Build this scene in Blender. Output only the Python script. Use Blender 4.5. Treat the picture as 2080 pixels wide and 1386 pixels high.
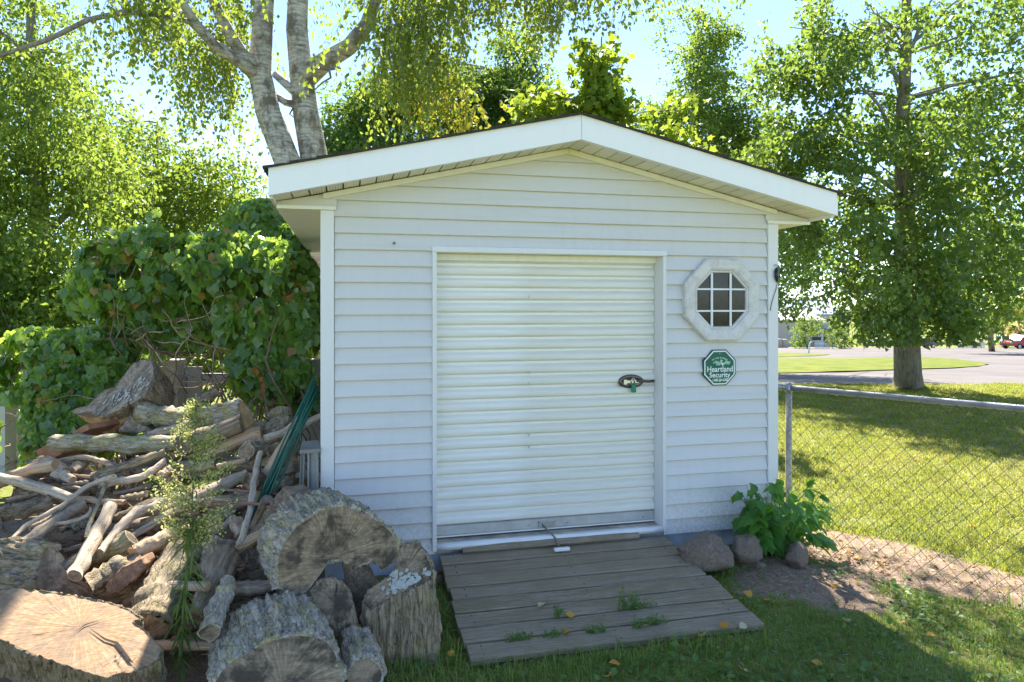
import bpy, bmesh, math, random
import numpy as np
from mathutils import Vector, Matrix, noise

for _o in list(bpy.data.objects):
    bpy.data.objects.remove(_o)
SC = bpy.context.scene
COL = SC.collection

# ------------------------------------------------------------------ camera
YAW = math.radians(13.5)
CAM = Vector((0.149, -4.386, 1.72))
FPX, CXP, HZ = 1400.0, 1040.0, 620.0          # focal length, centre column and eye-level row for a 2080 px wide frame
RIGHT = Vector((math.cos(YAW), -math.sin(YAW), 0))
FWD = Vector((math.sin(YAW), math.cos(YAW), 0))
cd = bpy.data.cameras.new('camera')
cam = bpy.data.objects.new('camera', cd)
COL.objects.link(cam)
cam.location = CAM
cam.rotation_euler = (math.radians(90), 0, -YAW)
cd.sensor_width = 36
cd.lens = FPX / 2080 * 36
cd.shift_y = -(693 - HZ) / 2080
cd.clip_start = 0.05
cd.clip_end = 2000
SC.camera = cam

# ------------------------------------------------------------------ light
SUN_EL, SUN_AZ = math.radians(49), math.radians(11)     # azimuth measured from +Y towards +X
w = bpy.data.worlds.new('World')
SC.world = w
w.use_nodes = True
nt = w.node_tree
bg = nt.nodes['Background']
sky = nt.nodes.new('ShaderNodeTexSky')
sky.sky_type = 'NISHITA'
sky.sun_disc = False
sky.sun_elevation = SUN_EL
sky.sun_rotation = SUN_AZ
sky.altitude = 300
sky.air_density = 0.65
sky.dust_density = 0.0
sky.ozone_density = 1.2
nt.links.new(sky.outputs[0], bg.inputs[0])
bg.inputs[1].default_value = 0.118
sd = bpy.data.lights.new('sun', 'SUN')
sd.energy = 5.0
sd.angle = math.radians(0.53)
sd.color = (1.0, 0.94, 0.84)
sun = bpy.data.objects.new('sun', sd)
COL.objects.link(sun)
SUNV = Vector((math.sin(SUN_AZ) * math.cos(SUN_EL), math.cos(SUN_AZ) * math.cos(SUN_EL), math.sin(SUN_EL)))
sun.rotation_euler = SUNV.to_track_quat('Z', 'Y').to_euler()
sun.location = SUNV * 60
vs = SC.view_settings
vs.view_transform = 'Standard'
vs.look = 'None'
vs.gamma = 1
vs.exposure = 1.88
vs.use_curve_mapping = False
SC.render.engine = 'CYCLES'
SC.cycles.use_denoising = True
SC.cycles.max_bounces = 8
SC.cycles.diffuse_bounces = 4
SC.cycles.glossy_bounces = 3
SC.cycles.transmission_bounces = 6
SC.cycles.transparent_max_bounces = 6
SC.cycles.sample_clamp_indirect = 8

# ------------------------------------------------------------------ helpers
rng = np.random.default_rng(7)
random.seed(7)


def P(px, py, D):
    """point seen at a place of the 2080 px frame, D metres ahead of the camera"""
    return CAM + RIGHT * ((px - CXP) / FPX * D) + FWD * D + Vector((0, 0, -(py - HZ) / FPX * D))


def sstep(a, b, x):
    t = np.clip((x - a) / (b - a), 0, 1)
    return t * t * (3 - 2 * t)


def depth_of(x, y):
    return (x - CAM.x) * FWD.x + (y - CAM.y) * FWD.y


def gz(x, y):
    """ground height"""
    x = np.asarray(x, float)
    y = np.asarray(y, float)
    D = depth_of(x, y)
    z = -0.12 * sstep(2.7, 3.7, x) - 0.03 * sstep(-0.6, -1.6, y) * (1 - sstep(2.7, 3.7, x))
    z = z - 0.12 * sstep(5, 9, y) * (1 - sstep(2.7, 3.7, x))
    z = z + 0.012 * np.sin(x * 2.3 + 0.7) * np.sin(y * 1.9 + 1.1) + 0.008 * np.sin(x * 5.1) * np.cos(y * 4.3 + .5)
    Dd = np.clip(D - 15, 0, 100)
    z = z - 0.051 * Dd * sstep(0, 4, D - 14)
    # small burrow in the bare patch
    hx, hy = 3.02, -0.83
    z = z - 0.10 * np.exp(-(((x - hx) / 0.10) ** 2 + ((y - hy) / 0.07) ** 2))
    return z


def G(px, py, lift=0.0):
    """ground point seen at a place of the frame"""
    lo, hi = 0.5, 400.0
    for _ in range(60):
        m = 0.5 * (lo + hi)
        p = P(px, py, m)
        if p.z > float(gz(p.x, p.y)):
            lo = m
        else:
            hi = m
    p = P(px, py, lo)
    p.z = float(gz(p.x, p.y)) + lift
    return p


def tag(o, label=None, cat=None, group=None, kind=None):
    if label:
        o['label'] = label
    if cat:
        o['category'] = cat
    if group:
        o['group'] = group
    if kind:
        o['kind'] = kind
    return o


def empty(name, loc=(0, 0, 0), label=None, cat=None, group=None):
    o = bpy.data.objects.new(name, None)
    o.location = loc
    o.empty_display_size = 0.1
    COL.objects.link(o)
    return tag(o, label, cat, group)


def link(name, me, parent=None, loc=None):
    o = bpy.data.objects.new(name, me)
    COL.objects.link(o)
    if parent is not None:
        o.parent = parent
        if loc is None:
            # children are modelled in world space: undo the parent's place
            pl = Vector((0, 0, 0))
            q = parent
            while q is not None:
                pl += q.location
                q = q.parent
            o.location = -pl
        else:
            o.location = loc
    elif loc is not None:
        o.location = loc
    return o


def npmesh(name, verts, tris, mat=None, lv=None, smooth=False, quads=False):
    """fast mesh from arrays"""
    verts = np.asarray(verts, np.float32).reshape(-1, 3)
    tris = np.asarray(tris, np.int32)
    k = tris.shape[1]
    me = bpy.data.meshes.new(name)
    me.vertices.add(len(verts))
    me.vertices.foreach_set('co', verts.ravel())
    me.loops.add(tris.size)
    me.loops.foreach_set('vertex_index', tris.ravel())
    me.polygons.add(len(tris))
    me.polygons.foreach_set('loop_start', np.arange(0, tris.size, k, dtype=np.int32))
    me.polygons.foreach_set('loop_total', np.full(len(tris), k, np.int32))
    if smooth:
        me.polygons.foreach_set('use_smooth', np.ones(len(tris), bool))
    if lv is not None:
        at = me.attributes.new('lv', 'FLOAT', 'FACE')
        at.data.foreach_set('value', np.asarray(lv, np.float32))
    if mat is not None:
        me.materials.append(mat)
    me.update(calc_edges=True)
    return me


class MB:
    """collects faces and links them as one mesh object"""

    def __init__(s):
        s.v, s.f, s.m, s.sm = [], [], [], []

    def add(s, vs, fs, mi=0, smooth=False):
        b = len(s.v)
        s.v.extend([tuple(p) for p in vs])
        for f in fs:
            s.f.append([b + i for i in f])
            s.m.append(mi)
            s.sm.append(smooth)
        return s

    def hexa(s, p, mi=0):
        """8 corners: bottom 0-3, top 4-7"""
        return s.add(p, [(3, 2, 1, 0), (4, 5, 6, 7), (0, 1, 5, 4), (1, 2, 6, 5), (2, 3, 7, 6), (3, 0, 4, 7)], mi)

    def box(s, x0, x1, y0, y1, z0, z1, mi=0):
        return s.hexa([(x0, y0, z0), (x1, y0, z0), (x1, y1, z0), (x0, y1, z0),
                       (x0, y0, z1), (x1, y0, z1), (x1, y1, z1), (x0, y1, z1)], mi)

    def prism(s, poly, d, mi=0):
        """closed polygon of 3D points pushed along d"""
        n = len(poly)
        d = Vector(d)
        a = [Vector(p) for p in poly]
        vs = a + [p + d for p in a]
        fs = [list(range(n))[::-1], list(range(n, 2 * n))]
        fs += [(i, (i + 1) % n, n + (i + 1) % n, n + i) for i in range(n)]
        return s.add(vs, fs, mi)

    def tube(s, pts, rad, n=8, mi=0, cap=True, smooth=True, squash=None):
        pts = [Vector(p) for p in pts]
        if not hasattr(rad, '__len__'):
            rad = [rad] * len(pts)
        vs = []
        prev = None
        for i, p in enumerate(pts):
            t = (pts[min(i + 1, len(pts) - 1)] - pts[max(i - 1, 0)])
            t = t.normalized() if t.length > 1e-9 else Vector((0, 0, 1))
            if prev is None:
                u = t.orthogonal().normalized()
            else:
                u = (prev - t * prev.dot(t))
                u = u.normalized() if u.length > 1e-6 else t.orthogonal().normalized()
            prev = u
            v = t.cross(u)
            for k in range(n):
                a = 2 * math.pi * k / n
                vs.append(p + (u * math.cos(a) + v * math.sin(a)) * rad[i])
        fs = []
        for i in range(len(pts) - 1):
            for k in range(n):
                k2 = (k + 1) % n
                fs.append((i * n + k, i * n + k2, (i + 1) * n + k2, (i + 1) * n + k))
        s.add(vs, fs, mi, smooth)
        if cap:
            b = len(s.v) - len(vs)
            s.f.append([b + k for k in range(n)][::-1]); s.m.append(mi); s.sm.append(False)
            e = b + (len(pts) - 1) * n
            s.f.append([e + k for k in range(n)]); s.m.append(mi); s.sm.append(False)
        return s

    def mesh(s, name, mats):
        me = bpy.data.meshes.new(name)
        me.from_pydata(s.v, [], s.f)
        if not isinstance(mats, (list, tuple)):
            mats = [mats]
        for m in mats:
            me.materials.append(m)
        me.polygons.foreach_set('material_index', s.m)
        me.polygons.foreach_set('use_smooth', s.sm)
        me.update()
        return me

    def build(s, name, mats, parent=None, loc=None):
        return link(name, s.mesh(name, mats), parent, loc)


def bevel(o, w=0.004, seg=1):
    m = o.modifiers.new('bevel', 'BEVEL')
    m.width = w
    m.segments = seg
    m.limit_method = 'ANGLE'
    m.angle_limit = math.radians(40)
    return o


# ------------------------------------------------------------------ materials
MATS = {}


class NT:
    """small node-tree writer"""

    def __init__(s, name, rough=0.6, spec=0.4):
        s.m = bpy.data.materials.new(name)
        s.m.use_nodes = True
        s.t = s.m.node_tree
        s.bsdf = s.t.nodes['Principled BSDF']
        s.out = s.t.nodes['Material Output']
        s.bsdf.inputs['Roughness'].default_value = rough
        s.bsdf.inputs['Specular IOR Level'].default_value = spec
        s._co = None
        MATS[name] = s.m

    def n(s, typ, **kw):
        nd = s.t.nodes.new(typ)
        for k, v in kw.items():
            setattr(nd, k, v)
        return nd

    def l(s, a, b):
        s.t.links.new(a, b)

    def co(s, kind='Object', scale=(1, 1, 1), loc=(0, 0, 0), rot=(0, 0, 0)):
        if s._co is None:
            s._co = s.n('ShaderNodeTexCoord')
        mp = s.n('ShaderNodeMapping')
        mp.inputs['Scale'].default_value = scale
        mp.inputs['Location'].default_value = loc
        mp.inputs['Rotation'].default_value = rot
        s.l(s._co.outputs[kind], mp.inputs['Vector'])
        return mp.outputs[0]

    def noise(s, vec, scale=5, detail=4, rough=0.55, dist=0.0):
        nd = s.n('ShaderNodeTexNoise')
        nd.inputs['Scale'].default_value = scale
        nd.inputs['Detail'].default_value = detail
        nd.inputs['Roughness'].default_value = rough
        nd.inputs['Distortion'].default_value = dist
        s.l(vec, nd.inputs['Vector'])
        return nd.outputs[0]

    def voro(s, vec, scale=5, feature='F1', rand=1.0):
        nd = s.n('ShaderNodeTexVoronoi', feature=feature)
        nd.inputs['Scale'].default_value = scale
        nd.inputs['Randomness'].default_value = rand
        s.l(vec, nd.inputs['Vector'])
        return nd.outputs['Distance']

    def ramp(s, fac, stops, interp='LINEAR'):
        nd = s.n('ShaderNodeValToRGB')
        nd.color_ramp.interpolation = interp
        el = nd.color_ramp.elements
        while len(el) < len(stops):
            el.new(0.5)
        for e, (p, c) in zip(el, stops):
            e.position = p
            e.color = (c[0], c[1], c[2], 1) if hasattr(c, '__len__') else (c, c, c, 1)
        s.l(fac, nd.inputs[0])
        return nd.outputs[0]

    def mix(s, fac, a, b, mode='MIX'):
        nd = s.n('ShaderNodeMix', data_type='RGBA', blend_type=mode)
        for sock, val in ((nd.inputs[0], fac), (nd.inputs[6], a), (nd.inputs[7], b)):
            if isinstance(val, (int, float)):
                sock.default_value = val if sock.type == 'VALUE' else (val, val, val, 1)
            elif isinstance(val, tuple):
                sock.default_value = (*val, 1)
            else:
                s.l(val, sock)
        return nd.outputs[2]

    def math(s, op, a, b=None, c=None):
        nd = s.n('ShaderNodeMath', operation=op)
        for i, val in enumerate((a, b, c)):
            if val is None:
                continue
            if isinstance(val, (int, float)):
                nd.inputs[i].default_value = val
            else:
                s.l(val, nd.inputs[i])
        return nd.outputs[0]

    def attr(s, name, out='Fac'):
        nd = s.n('ShaderNodeAttribute')
        nd.attribute_name = name
        return nd.outputs[out]

    def objrand(s):
        return s.n('ShaderNodeObjectInfo').outputs['Random']

    def col(s, c):
        if isinstance(c, tuple):
            s.bsdf.inputs['Base Color'].default_value = (*c, 1)
        else:
            s.l(c, s.bsdf.inputs['Base Color'])
        return s

    def rough(s, c):
        s.l(c, s.bsdf.inputs['Roughness'])
        return s

    def bump(s, h, strength=0.3, dist=0.01):
        nd = s.n('ShaderNodeBump')
        nd.inputs['Strength'].default_value = strength
        nd.inputs['Distance'].default_value = dist
        s.l(h, nd.inputs['Height'])
        s.l(nd.outputs[0], s.bsdf.inputs['Normal'])
        return s


def hexrgb(r, g, b):
    f = lambda c: ((c / 255 + 0.055) / 1.055) ** 2.4 if c > 10 else c / 255 / 12.92
    return (f(r), f(g), f(b))

# ---- vinyl, paint, metal
def mat_vinyl(name, c, stain=(0.42, 0.40, 0.33), stain_amt=0.25, grain=0.0, rough=0.42, splash=False):
    s = NT(name, rough, 0.35)
    v = s.co()
    big = s.noise(v, 1.3, 5, 0.6)
    streak = s.noise(s.co(scale=(9, 9, 0.7)), 2.2, 5, 0.6)
    f = s.math('MULTIPLY', s.ramp(streak, [(0.45, 0), (0.78, 1)]), s.ramp(big, [(0.40, 0), (0.7, 1)]))
    base = s.mix(s.math('MULTIPLY', f, stain_amt), c, stain)
    # tiny fly specks and dirt
    sp = s.ramp(s.voro(v, 23), [(0.0, 1), (0.045, 1), (0.06, 0)])
    sp = s.math('MULTIPLY', sp, s.ramp(s.noise(v, 6, 2), [(0.6, 0), (0.66, 1)]))
    base = s.mix(s.math('MULTIPLY', sp, 0.65), base, (0.08, 0.07, 0.06))
    if splash:
        sz_ = s.n('ShaderNodeSeparateXYZ')
        s.l(s.co('Object', loc=(0, 0, 0)), sz_.inputs[0])
        hgt = s.math('ADD', sz_.outputs[2], s.math('MULTIPLY', s.noise(v, 3.5, 5, 0.7), 0.5))
        f2 = s.math('MULTIPLY', s.ramp(hgt, [(0.40, 1), (0.80, 0)]), s.ramp(s.noise(v, 45, 4, 0.7), [(0.42, 0), (0.62, 1)]))
        base = s.mix(s.math('MULTIPLY', f2, 0.45), base, (0.30, 0.265, 0.21))
        f3 = s.math('MULTIPLY', s.ramp(s.noise(s.co(scale=(1.2, 1, 26)), 1.0, 4, 0.6), [(0.55, 0), (0.75, 1)]), 0.22)
        base = s.mix(f3, base, (0.40, 0.385, 0.30))
    s.col(base)
    h = s.noise(s.co(scale=(3, 3, 60)), 4, 3, 0.6) if grain else s.noise(v, 60, 2)
    h = s.math('ADD', h, s.math('MULTIPLY', s.noise(s.co(scale=(2.2, 2, 9)), 1.0, 2, 0.5), 2.5 if splash else 0.0))
    s.bump(h, grain or 0.04, 0.004)
    return s.m


M_SIDING = mat_vinyl('vinyl_siding', (0.655, 0.635, 0.61), grain=0.14, splash=True)
M_TRIM = mat_vinyl('vinyl_trim', (0.74, 0.725, 0.70), stain_amt=0.12)
M_FASCIA = mat_vinyl('fascia_white', (0.87, 0.855, 0.83), stain_amt=0.10, grain=0.25)
M_SOFFIT = mat_vinyl('soffit_bounce_tint', (0.80, 0.77, 0.68), stain_amt=0.30)  # white soffit with warm ground bounce tinted into its colour


def mat_vent():
    s = NT('soffit_vent', 0.5, 0.3)
    v = s.co()
    sep = s.n('ShaderNodeSeparateXYZ')
    s.l(v, sep.inputs[0])
    w = s.math('SINE', s.math('MULTIPLY', sep.outputs[1], 2 * math.pi / 0.014))
    w2 = s.math('SINE', s.math('MULTIPLY', sep.outputs[0], 2 * math.pi / 0.016))
    f = s.math('MULTIPLY', s.ramp(w, [(0.55, 0), (0.75, 1)]), s.ramp(w2, [(0.3, 0), (0.45, 1)]))
    s.col(s.mix(f, (0.78, 0.75, 0.66), (0.12, 0.11, 0.09)))  # panel tone holds the same warm bounce tint as the soffit
    s.bump(f, 0.5, -0.004)
    return s.m


M_VENT = mat_vent()


def mat_curtain():
    s = NT('door_curtain', 0.32, 0.5)
    v = s.co()
    a = s.noise(s.co(scale=(0.6, 1, 7)), 2.0, 5, 0.6)
    c = s.mix(s.ramp(a, [(0.45, 0), (0.8, 1)]), (0.82, 0.795, 0.725), (0.66, 0.62, 0.50))
    sp = s.math('MULTIPLY', s.ramp(s.voro(v, 17), [(0.0, 1), (0.03, 1), (0.05, 0)]), s.ramp(s.noise(v, 5, 2), [(0.58, 0), (0.64, 1)]))
    s.col(s.mix(s.math('MULTIPLY', sp, 0.6), c, (0.16, 0.13, 0.1)))
    s.bump(s.noise(v, 35, 2), 0.03, 0.003)
    return s.m


M_CURTAIN = mat_curtain()


def simple(name, c, rough=0.5, metal=0.0, spec=0.4, var=0.15, scale=8, bump=0.1):
    s = NT(name, rough, spec)
    s.bsdf.inputs['Metallic'].default_value = metal
    v = s.co()
    n1 = s.noise(v, scale, 6, 0.65)
    k = 1 - var
    s.col(s.mix(s.ramp(n1, [(0.3, 0), (0.72, 1)]), tuple(x * k for x in c), tuple(min(1, x * (1 + var)) for x in c)))
    if bump:
        s.bump(s.noise(v, scale * 5, 3), bump, 0.004)
    return s.m


M_DOORBAR = simple('galvanised_bar', (0.50, 0.50, 0.49), 0.4, 0.5)
M_CONCRETE = simple('concrete_block', (0.42, 0.46, 0.52), 0.8, var=0.3, scale=5, bump=0.3)
M_SILL = simple('sill_wood', (0.42, 0.37, 0.30), 0.8, var=0.5, scale=9, bump=0.3)
M_WHITEPLASTIC = simple('white_plastic', (0.78, 0.78, 0.77), 0.4, var=0.08)
M_SHINGLE = simple('asphalt_shingle', (0.045, 0.038, 0.034), 0.9, var=0.4, scale=30, bump=0.6)
M_DRIP = simple('drip_edge_brown', (0.10, 0.075, 0.05), 0.5)
M_DARK = simple('shed_inside_dark', (0.03, 0.028, 0.025), 0.8)
M_BRONZE = simple('handle_bronze', (0.12, 0.10, 0.08), 0.3, 0.8)
M_STEEL = simple('steel', (0.55, 0.55, 0.55), 0.3, 0.9)
M_GALV = simple('galvanised_pipe', (0.34, 0.36, 0.40), 0.38, 0.7, var=0.2, scale=14)
M_GALVPOST = simple('weathered_post', (0.42, 0.39, 0.34), 0.6, 0.2, var=0.25, scale=14)
M_WIRE = simple('fence_wire', (0.10, 0.10, 0.095), 0.5, 0.2, var=0.3, scale=20, bump=0)
M_GREENCORE = simple('green_coated_stake', (0.008, 0.09, 0.058), 0.4, var=0.3, scale=20)
M_ALU = simple('dull_aluminium', (0.24, 0.245, 0.23), 0.45, 0.35, var=0.2)
M_BLACK = simple('black_paint', (0.015, 0.015, 0.017), 0.35)
M_CORD = simple('cord', (0.24, 0.21, 0.15), 0.8)
M_TAGGREEN = simple('key_tag_green', (0.0, 0.22, 0.10), 0.4)


def mat_window_frame():
    s = NT('window_surround', 0.6, 0.3)
    v = s.co()
    a = s.noise(v, 14, 6, 0.7)
    b = s.noise(v, 55, 3, 0.6)
    f = s.math('MULTIPLY', s.ramp(a, [(0.42, 0), (0.62, 1)]), s.ramp(b, [(0.35, 0.3), (0.6, 1)]))
    s.col(s.mix(f, (0.68, 0.65, 0.61), (0.52, 0.485, 0.45)))
    s.bump(b, 0.12, 0.004)
    return s.m


M_WINFRAME = mat_window_frame()


def mat_pane():
    s = NT('dusty_pane', 0.12, 0.3)
    v = s.co()
    d = s.noise(v, 16, 6, 0.7)
    sp = s.ramp(s.voro(v, 60), [(0.0, 1), (0.10, 0)])
    f = s.math('ADD', s.math('MULTIPLY', s.ramp(d, [(0.4, 0), (0.75, 1)]), 0.5), s.math('MULTIPLY', sp, 0.35))
    s.col(s.mix(f, (0.012, 0.011, 0.009), (0.065, 0.056, 0.045)))
    return s.m


M_PANE = mat_pane()
M_SIGNGREEN = simple('sign_green', (0.0, 0.115, 0.062), 0.4, var=0.08)
M_SIGNDARK = simple('sign_dark_rim', (0.01, 0.045, 0.035), 0.4)
M_SIGNWHITE = simple('sign_white', (0.80, 0.82, 0.78), 0.4, var=0.04, bump=0)
M_SIGNPALE = simple('sign_pale_green', (0.30, 0.52, 0.38), 0.4, var=0.2, scale=60, bump=0)


# ---- wood
def mat_plank():
    s = NT('weathered_plank', 0.88, 0.15)
    r = s.objrand()
    sh = s.n('ShaderNodeVectorMath', operation='ADD')
    cb = s.n('ShaderNodeCombineXYZ')
    s.l(s.math('MULTIPLY', r, 31.0), cb.inputs[0]); s.l(s.math('MULTIPLY', r, 13.0), cb.inputs[1])
    s.l(s.co(), sh.inputs[0]); s.l(cb.outputs[0], sh.inputs[1])
    st = s.n('ShaderNodeMapping'); st.inputs['Scale'].default_value = (2.0, 55, 55)
    s.l(sh.outputs[0], st.inputs[0])
    g = s.noise(st.outputs[0], 1.6, 8, 0.75, 0.5)
    fine = s.noise(s.co(scale=(12, 160, 160)), 1.5, 4, 0.7)
    big = s.noise(sh.outputs[0], 3.2, 5, 0.65)
    c = s.ramp(g, [(0.25, (0.08, 0.06, 0.04)), (0.46, (0.30, 0.24, 0.165)), (0.72, (0.48, 0.40, 0.295))])
    c = s.mix(s.math('MULTIPLY', s.ramp(fine, [(0.35, 1), (0.55, 0)]), 0.45), c, (0.05, 0.04, 0.03))
    c = s.mix(s.ramp(big, [(0.42, 0), (0.68, 0.75)]), c, (0.215, 0.18, 0.095))
    c = s.mix(s.math('MULTIPLY', r, 0.30), c, (0.36, 0.295, 0.215))
    sc = s.math('MULTIPLY', s.ramp(s.noise(s.co(scale=(14, 60, 1), rot=(0, 0, 0.8)), 2.2, 2, 0.5, 1.5), [(0.62, 0), (0.68, 1)]), s.ramp(big, [(0.45, 1), (0.55, 0)]))
    c = s.mix(s.math('MULTIPLY', sc, 0.45), c, (0.36, 0.33, 0.27))
    s.col(c)
    s.bump(s.math('ADD', g, s.math('MULTIPLY', fine, 0.4)), 0.7, 0.008)
    return s.m


M_PLANK = mat_plank()


def mat_bark(name, dark, mid, light, lichen=None, lich_amt=0.0, moss=0.0, sx=26, sz=7, strength=0.9, white=0.0):
    """bark whose fissures run along local Z"""
    s = NT(name, 0.9, 0.15)
    r = s.objrand()
    off = s.n('ShaderNodeVectorMath', operation='ADD')
    s.l(s.co(scale=(sx, sx, sz)), off.inputs[0])
    cmb = s.n('ShaderNodeCombineXYZ')
    s.l(s.math('MULTIPLY', r, 37.0), cmb.inputs[2])
    s.l(s.math('MULTIPLY', r, 11.0), cmb.inputs[0])
    s.l(cmb.outputs[0], off.inputs[1])
    v = off.outputs[0]
    a = s.noise(v, 1.0, 7, 0.72, 0.9)
    dn = s.n('ShaderNodeVectorMath', operation='MULTIPLY_ADD')
    wn = s.n('ShaderNodeTexNoise')
    wn.inputs['Scale'].default_value = 1.7
    wn.inputs['Detail'].default_value = 3
    s.l(v, wn.inputs['Vector'])
    s.l(wn.outputs['Color'], dn.inputs[0])
    dn.inputs[1].default_value = (1.6, 1.6, 1.6)
    s.l(v, dn.inputs[2])
    vv = s.voro(dn.outputs[0], 1.1, 'DISTANCE_TO_EDGE')
    crack = s.ramp(vv, [(0.0, 0.25), (0.10, 1)])
    fine = s.noise(s.co(), 90, 4, 0.7)
    h = s.math('ADD', s.math('MULTIPLY', crack, 0.35), s.math('MULTIPLY', s.ramp(a, [(0.25, 0), (0.75, 1)]), 0.65))
    c = s.ramp(h, [(0.22, dark), (0.5, mid), (0.92, light)])
    c = s.mix(s.math('MULTIPLY', s.ramp(fine, [(0.35, 0), (0.7, 1)]), 0.35), c, light)
    if lichen:
        ln = s.noise(s.co(loc=(3, 1, 2)), 13, 5, 0.7)
        c = s.mix(s.math('MULTIPLY', s.ramp(ln, [(0.50, 0), (0.60, 1)]), lich_amt), c, lichen)
    if white:
        ln = s.noise(s.co(loc=(7, 4, 2)), 21, 5, 0.75)
        c = s.mix(s.math('MULTIPLY', s.ramp(ln, [(0.52, 0), (0.58, 1)]), white), c, (0.50, 0.475, 0.43))
    if moss:
        ln = s.noise(s.co(loc=(1, 9, 5)), 7, 5, 0.7)
        c = s.mix(s.math('MULTIPLY', s.ramp(ln, [(0.52, 0), (0.66, 1)]), moss), c, (0.24, 0.20, 0.03))
    s.col(c)
    s.bump(s.math('ADD', h, s.math('MULTIPLY', fine, 0.25)), strength, 0.02)
    return s.m


M_BARK_LICHEN = mat_bark('bark_pale_lichen', (0.033, 0.022, 0.015), (0.320, 0.260, 0.186), (0.752, 0.657, 0.510), (0.527, 0.453, 0.107), 0.5, 0.2, sx=30, sz=9, white=0.4)
M_BARK_GREY = mat_bark('bark_grey', (0.026, 0.018, 0.011), (0.215, 0.162, 0.104), (0.516, 0.417, 0.289), (0.401, 0.350, 0.142), 0.35, 0.25, sx=30, sz=5)
M_BARK_BROWN = mat_bark('bark_brown', (0.023, 0.015, 0.010), (0.179, 0.122, 0.077), (0.422, 0.320, 0.218), (0.384, 0.371, 0.230), 0.35, 0.3)
M_BARK_MOSS = mat_bark('bark_mossy', (0.043, 0.035, 0.021), (0.301, 0.255, 0.177), (0.631, 0.565, 0.436), (0.430, 0.376, 0.094), 0.5, 0.75)
M_STICK = mat_bark('bare_stick', (0.050, 0.038, 0.026), (0.258, 0.202, 0.147), (0.473, 0.383, 0.282), sx=40, sz=2.5, strength=0.35)
M_STICK_TAN = mat_bark('bare_tan_stick', (0.077, 0.045, 0.026), (0.371, 0.243, 0.147), (0.640, 0.474, 0.320), sx=30, sz=2.0, strength=0.3)
M_STICK_PALE = mat_bark('bare_pale_stick', (0.072, 0.054, 0.038), (0.352, 0.275, 0.194), (0.616, 0.498, 0.365), sx=40, sz=2.5, strength=0.3, white=0.2)
M_STICK_RED = mat_bark('red_twig', (0.06, 0.03, 0.02), (0.20, 0.11, 0.08), (0.34, 0.2, 0.15), sx=60, sz=4, strength=0.3)
M_TRUNK = mat_bark('trunk_bark', (0.03, 0.025, 0.018), (0.17, 0.145, 0.105), (0.34, 0.30, 0.23), (0.30, 0.24, 0.09), 0.4, 0.1, sx=16, sz=3, strength=1.0)
M_LIMB = mat_bark('limb_bark', (0.05, 0.045, 0.035), (0.20, 0.18, 0.15), (0.38, 0.35, 0.31), sx=22, sz=4, strength=0.6)


def mat_birch():
    s = NT('birch_bark', 0.75, 0.25)
    v = s.co(scale=(5, 5, 30))
    a = s.noise(v, 1.2, 6, 0.7, 0.4)
    patch = s.noise(s.co(scale=(4, 4, 3)), 1.5, 6, 0.7)
    fine = s.noise(s.co(scale=(30, 30, 120)), 1.0, 4, 0.7)
    c = s.ramp(a, [(0.30, (0.05, 0.045, 0.04)), (0.42, (0.36, 0.33, 0.29)), (0.55, (0.62, 0.585, 0.54)), (0.8, (0.74, 0.71, 0.67))])
    c = s.mix(s.ramp(patch, [(0.47, 0), (0.60, 0.9)]), c, (0.13, 0.115, 0.085))
    c = s.mix(s.ramp(s.noise(s.co(loc=(5, 2, 1), scale=(5, 5, 2)), 1.6, 5, 0.7), [(0.56, 0), (0.68, 0.6)]), c, (0.34, 0.22, 0.15))
    c = s.mix(s.math('MULTIPLY', s.ramp(fine, [(0.4, 1), (0.6, 0)]), 0.35), c, (0.16, 0.14, 0.12))
    s.col(c)
    s.bump(s.math('ADD', a, s.math('MULTIPLY', patch, 0.6)), 0.7, 0.02)
    return s.m


M_BIRCH = mat_birch()


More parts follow.
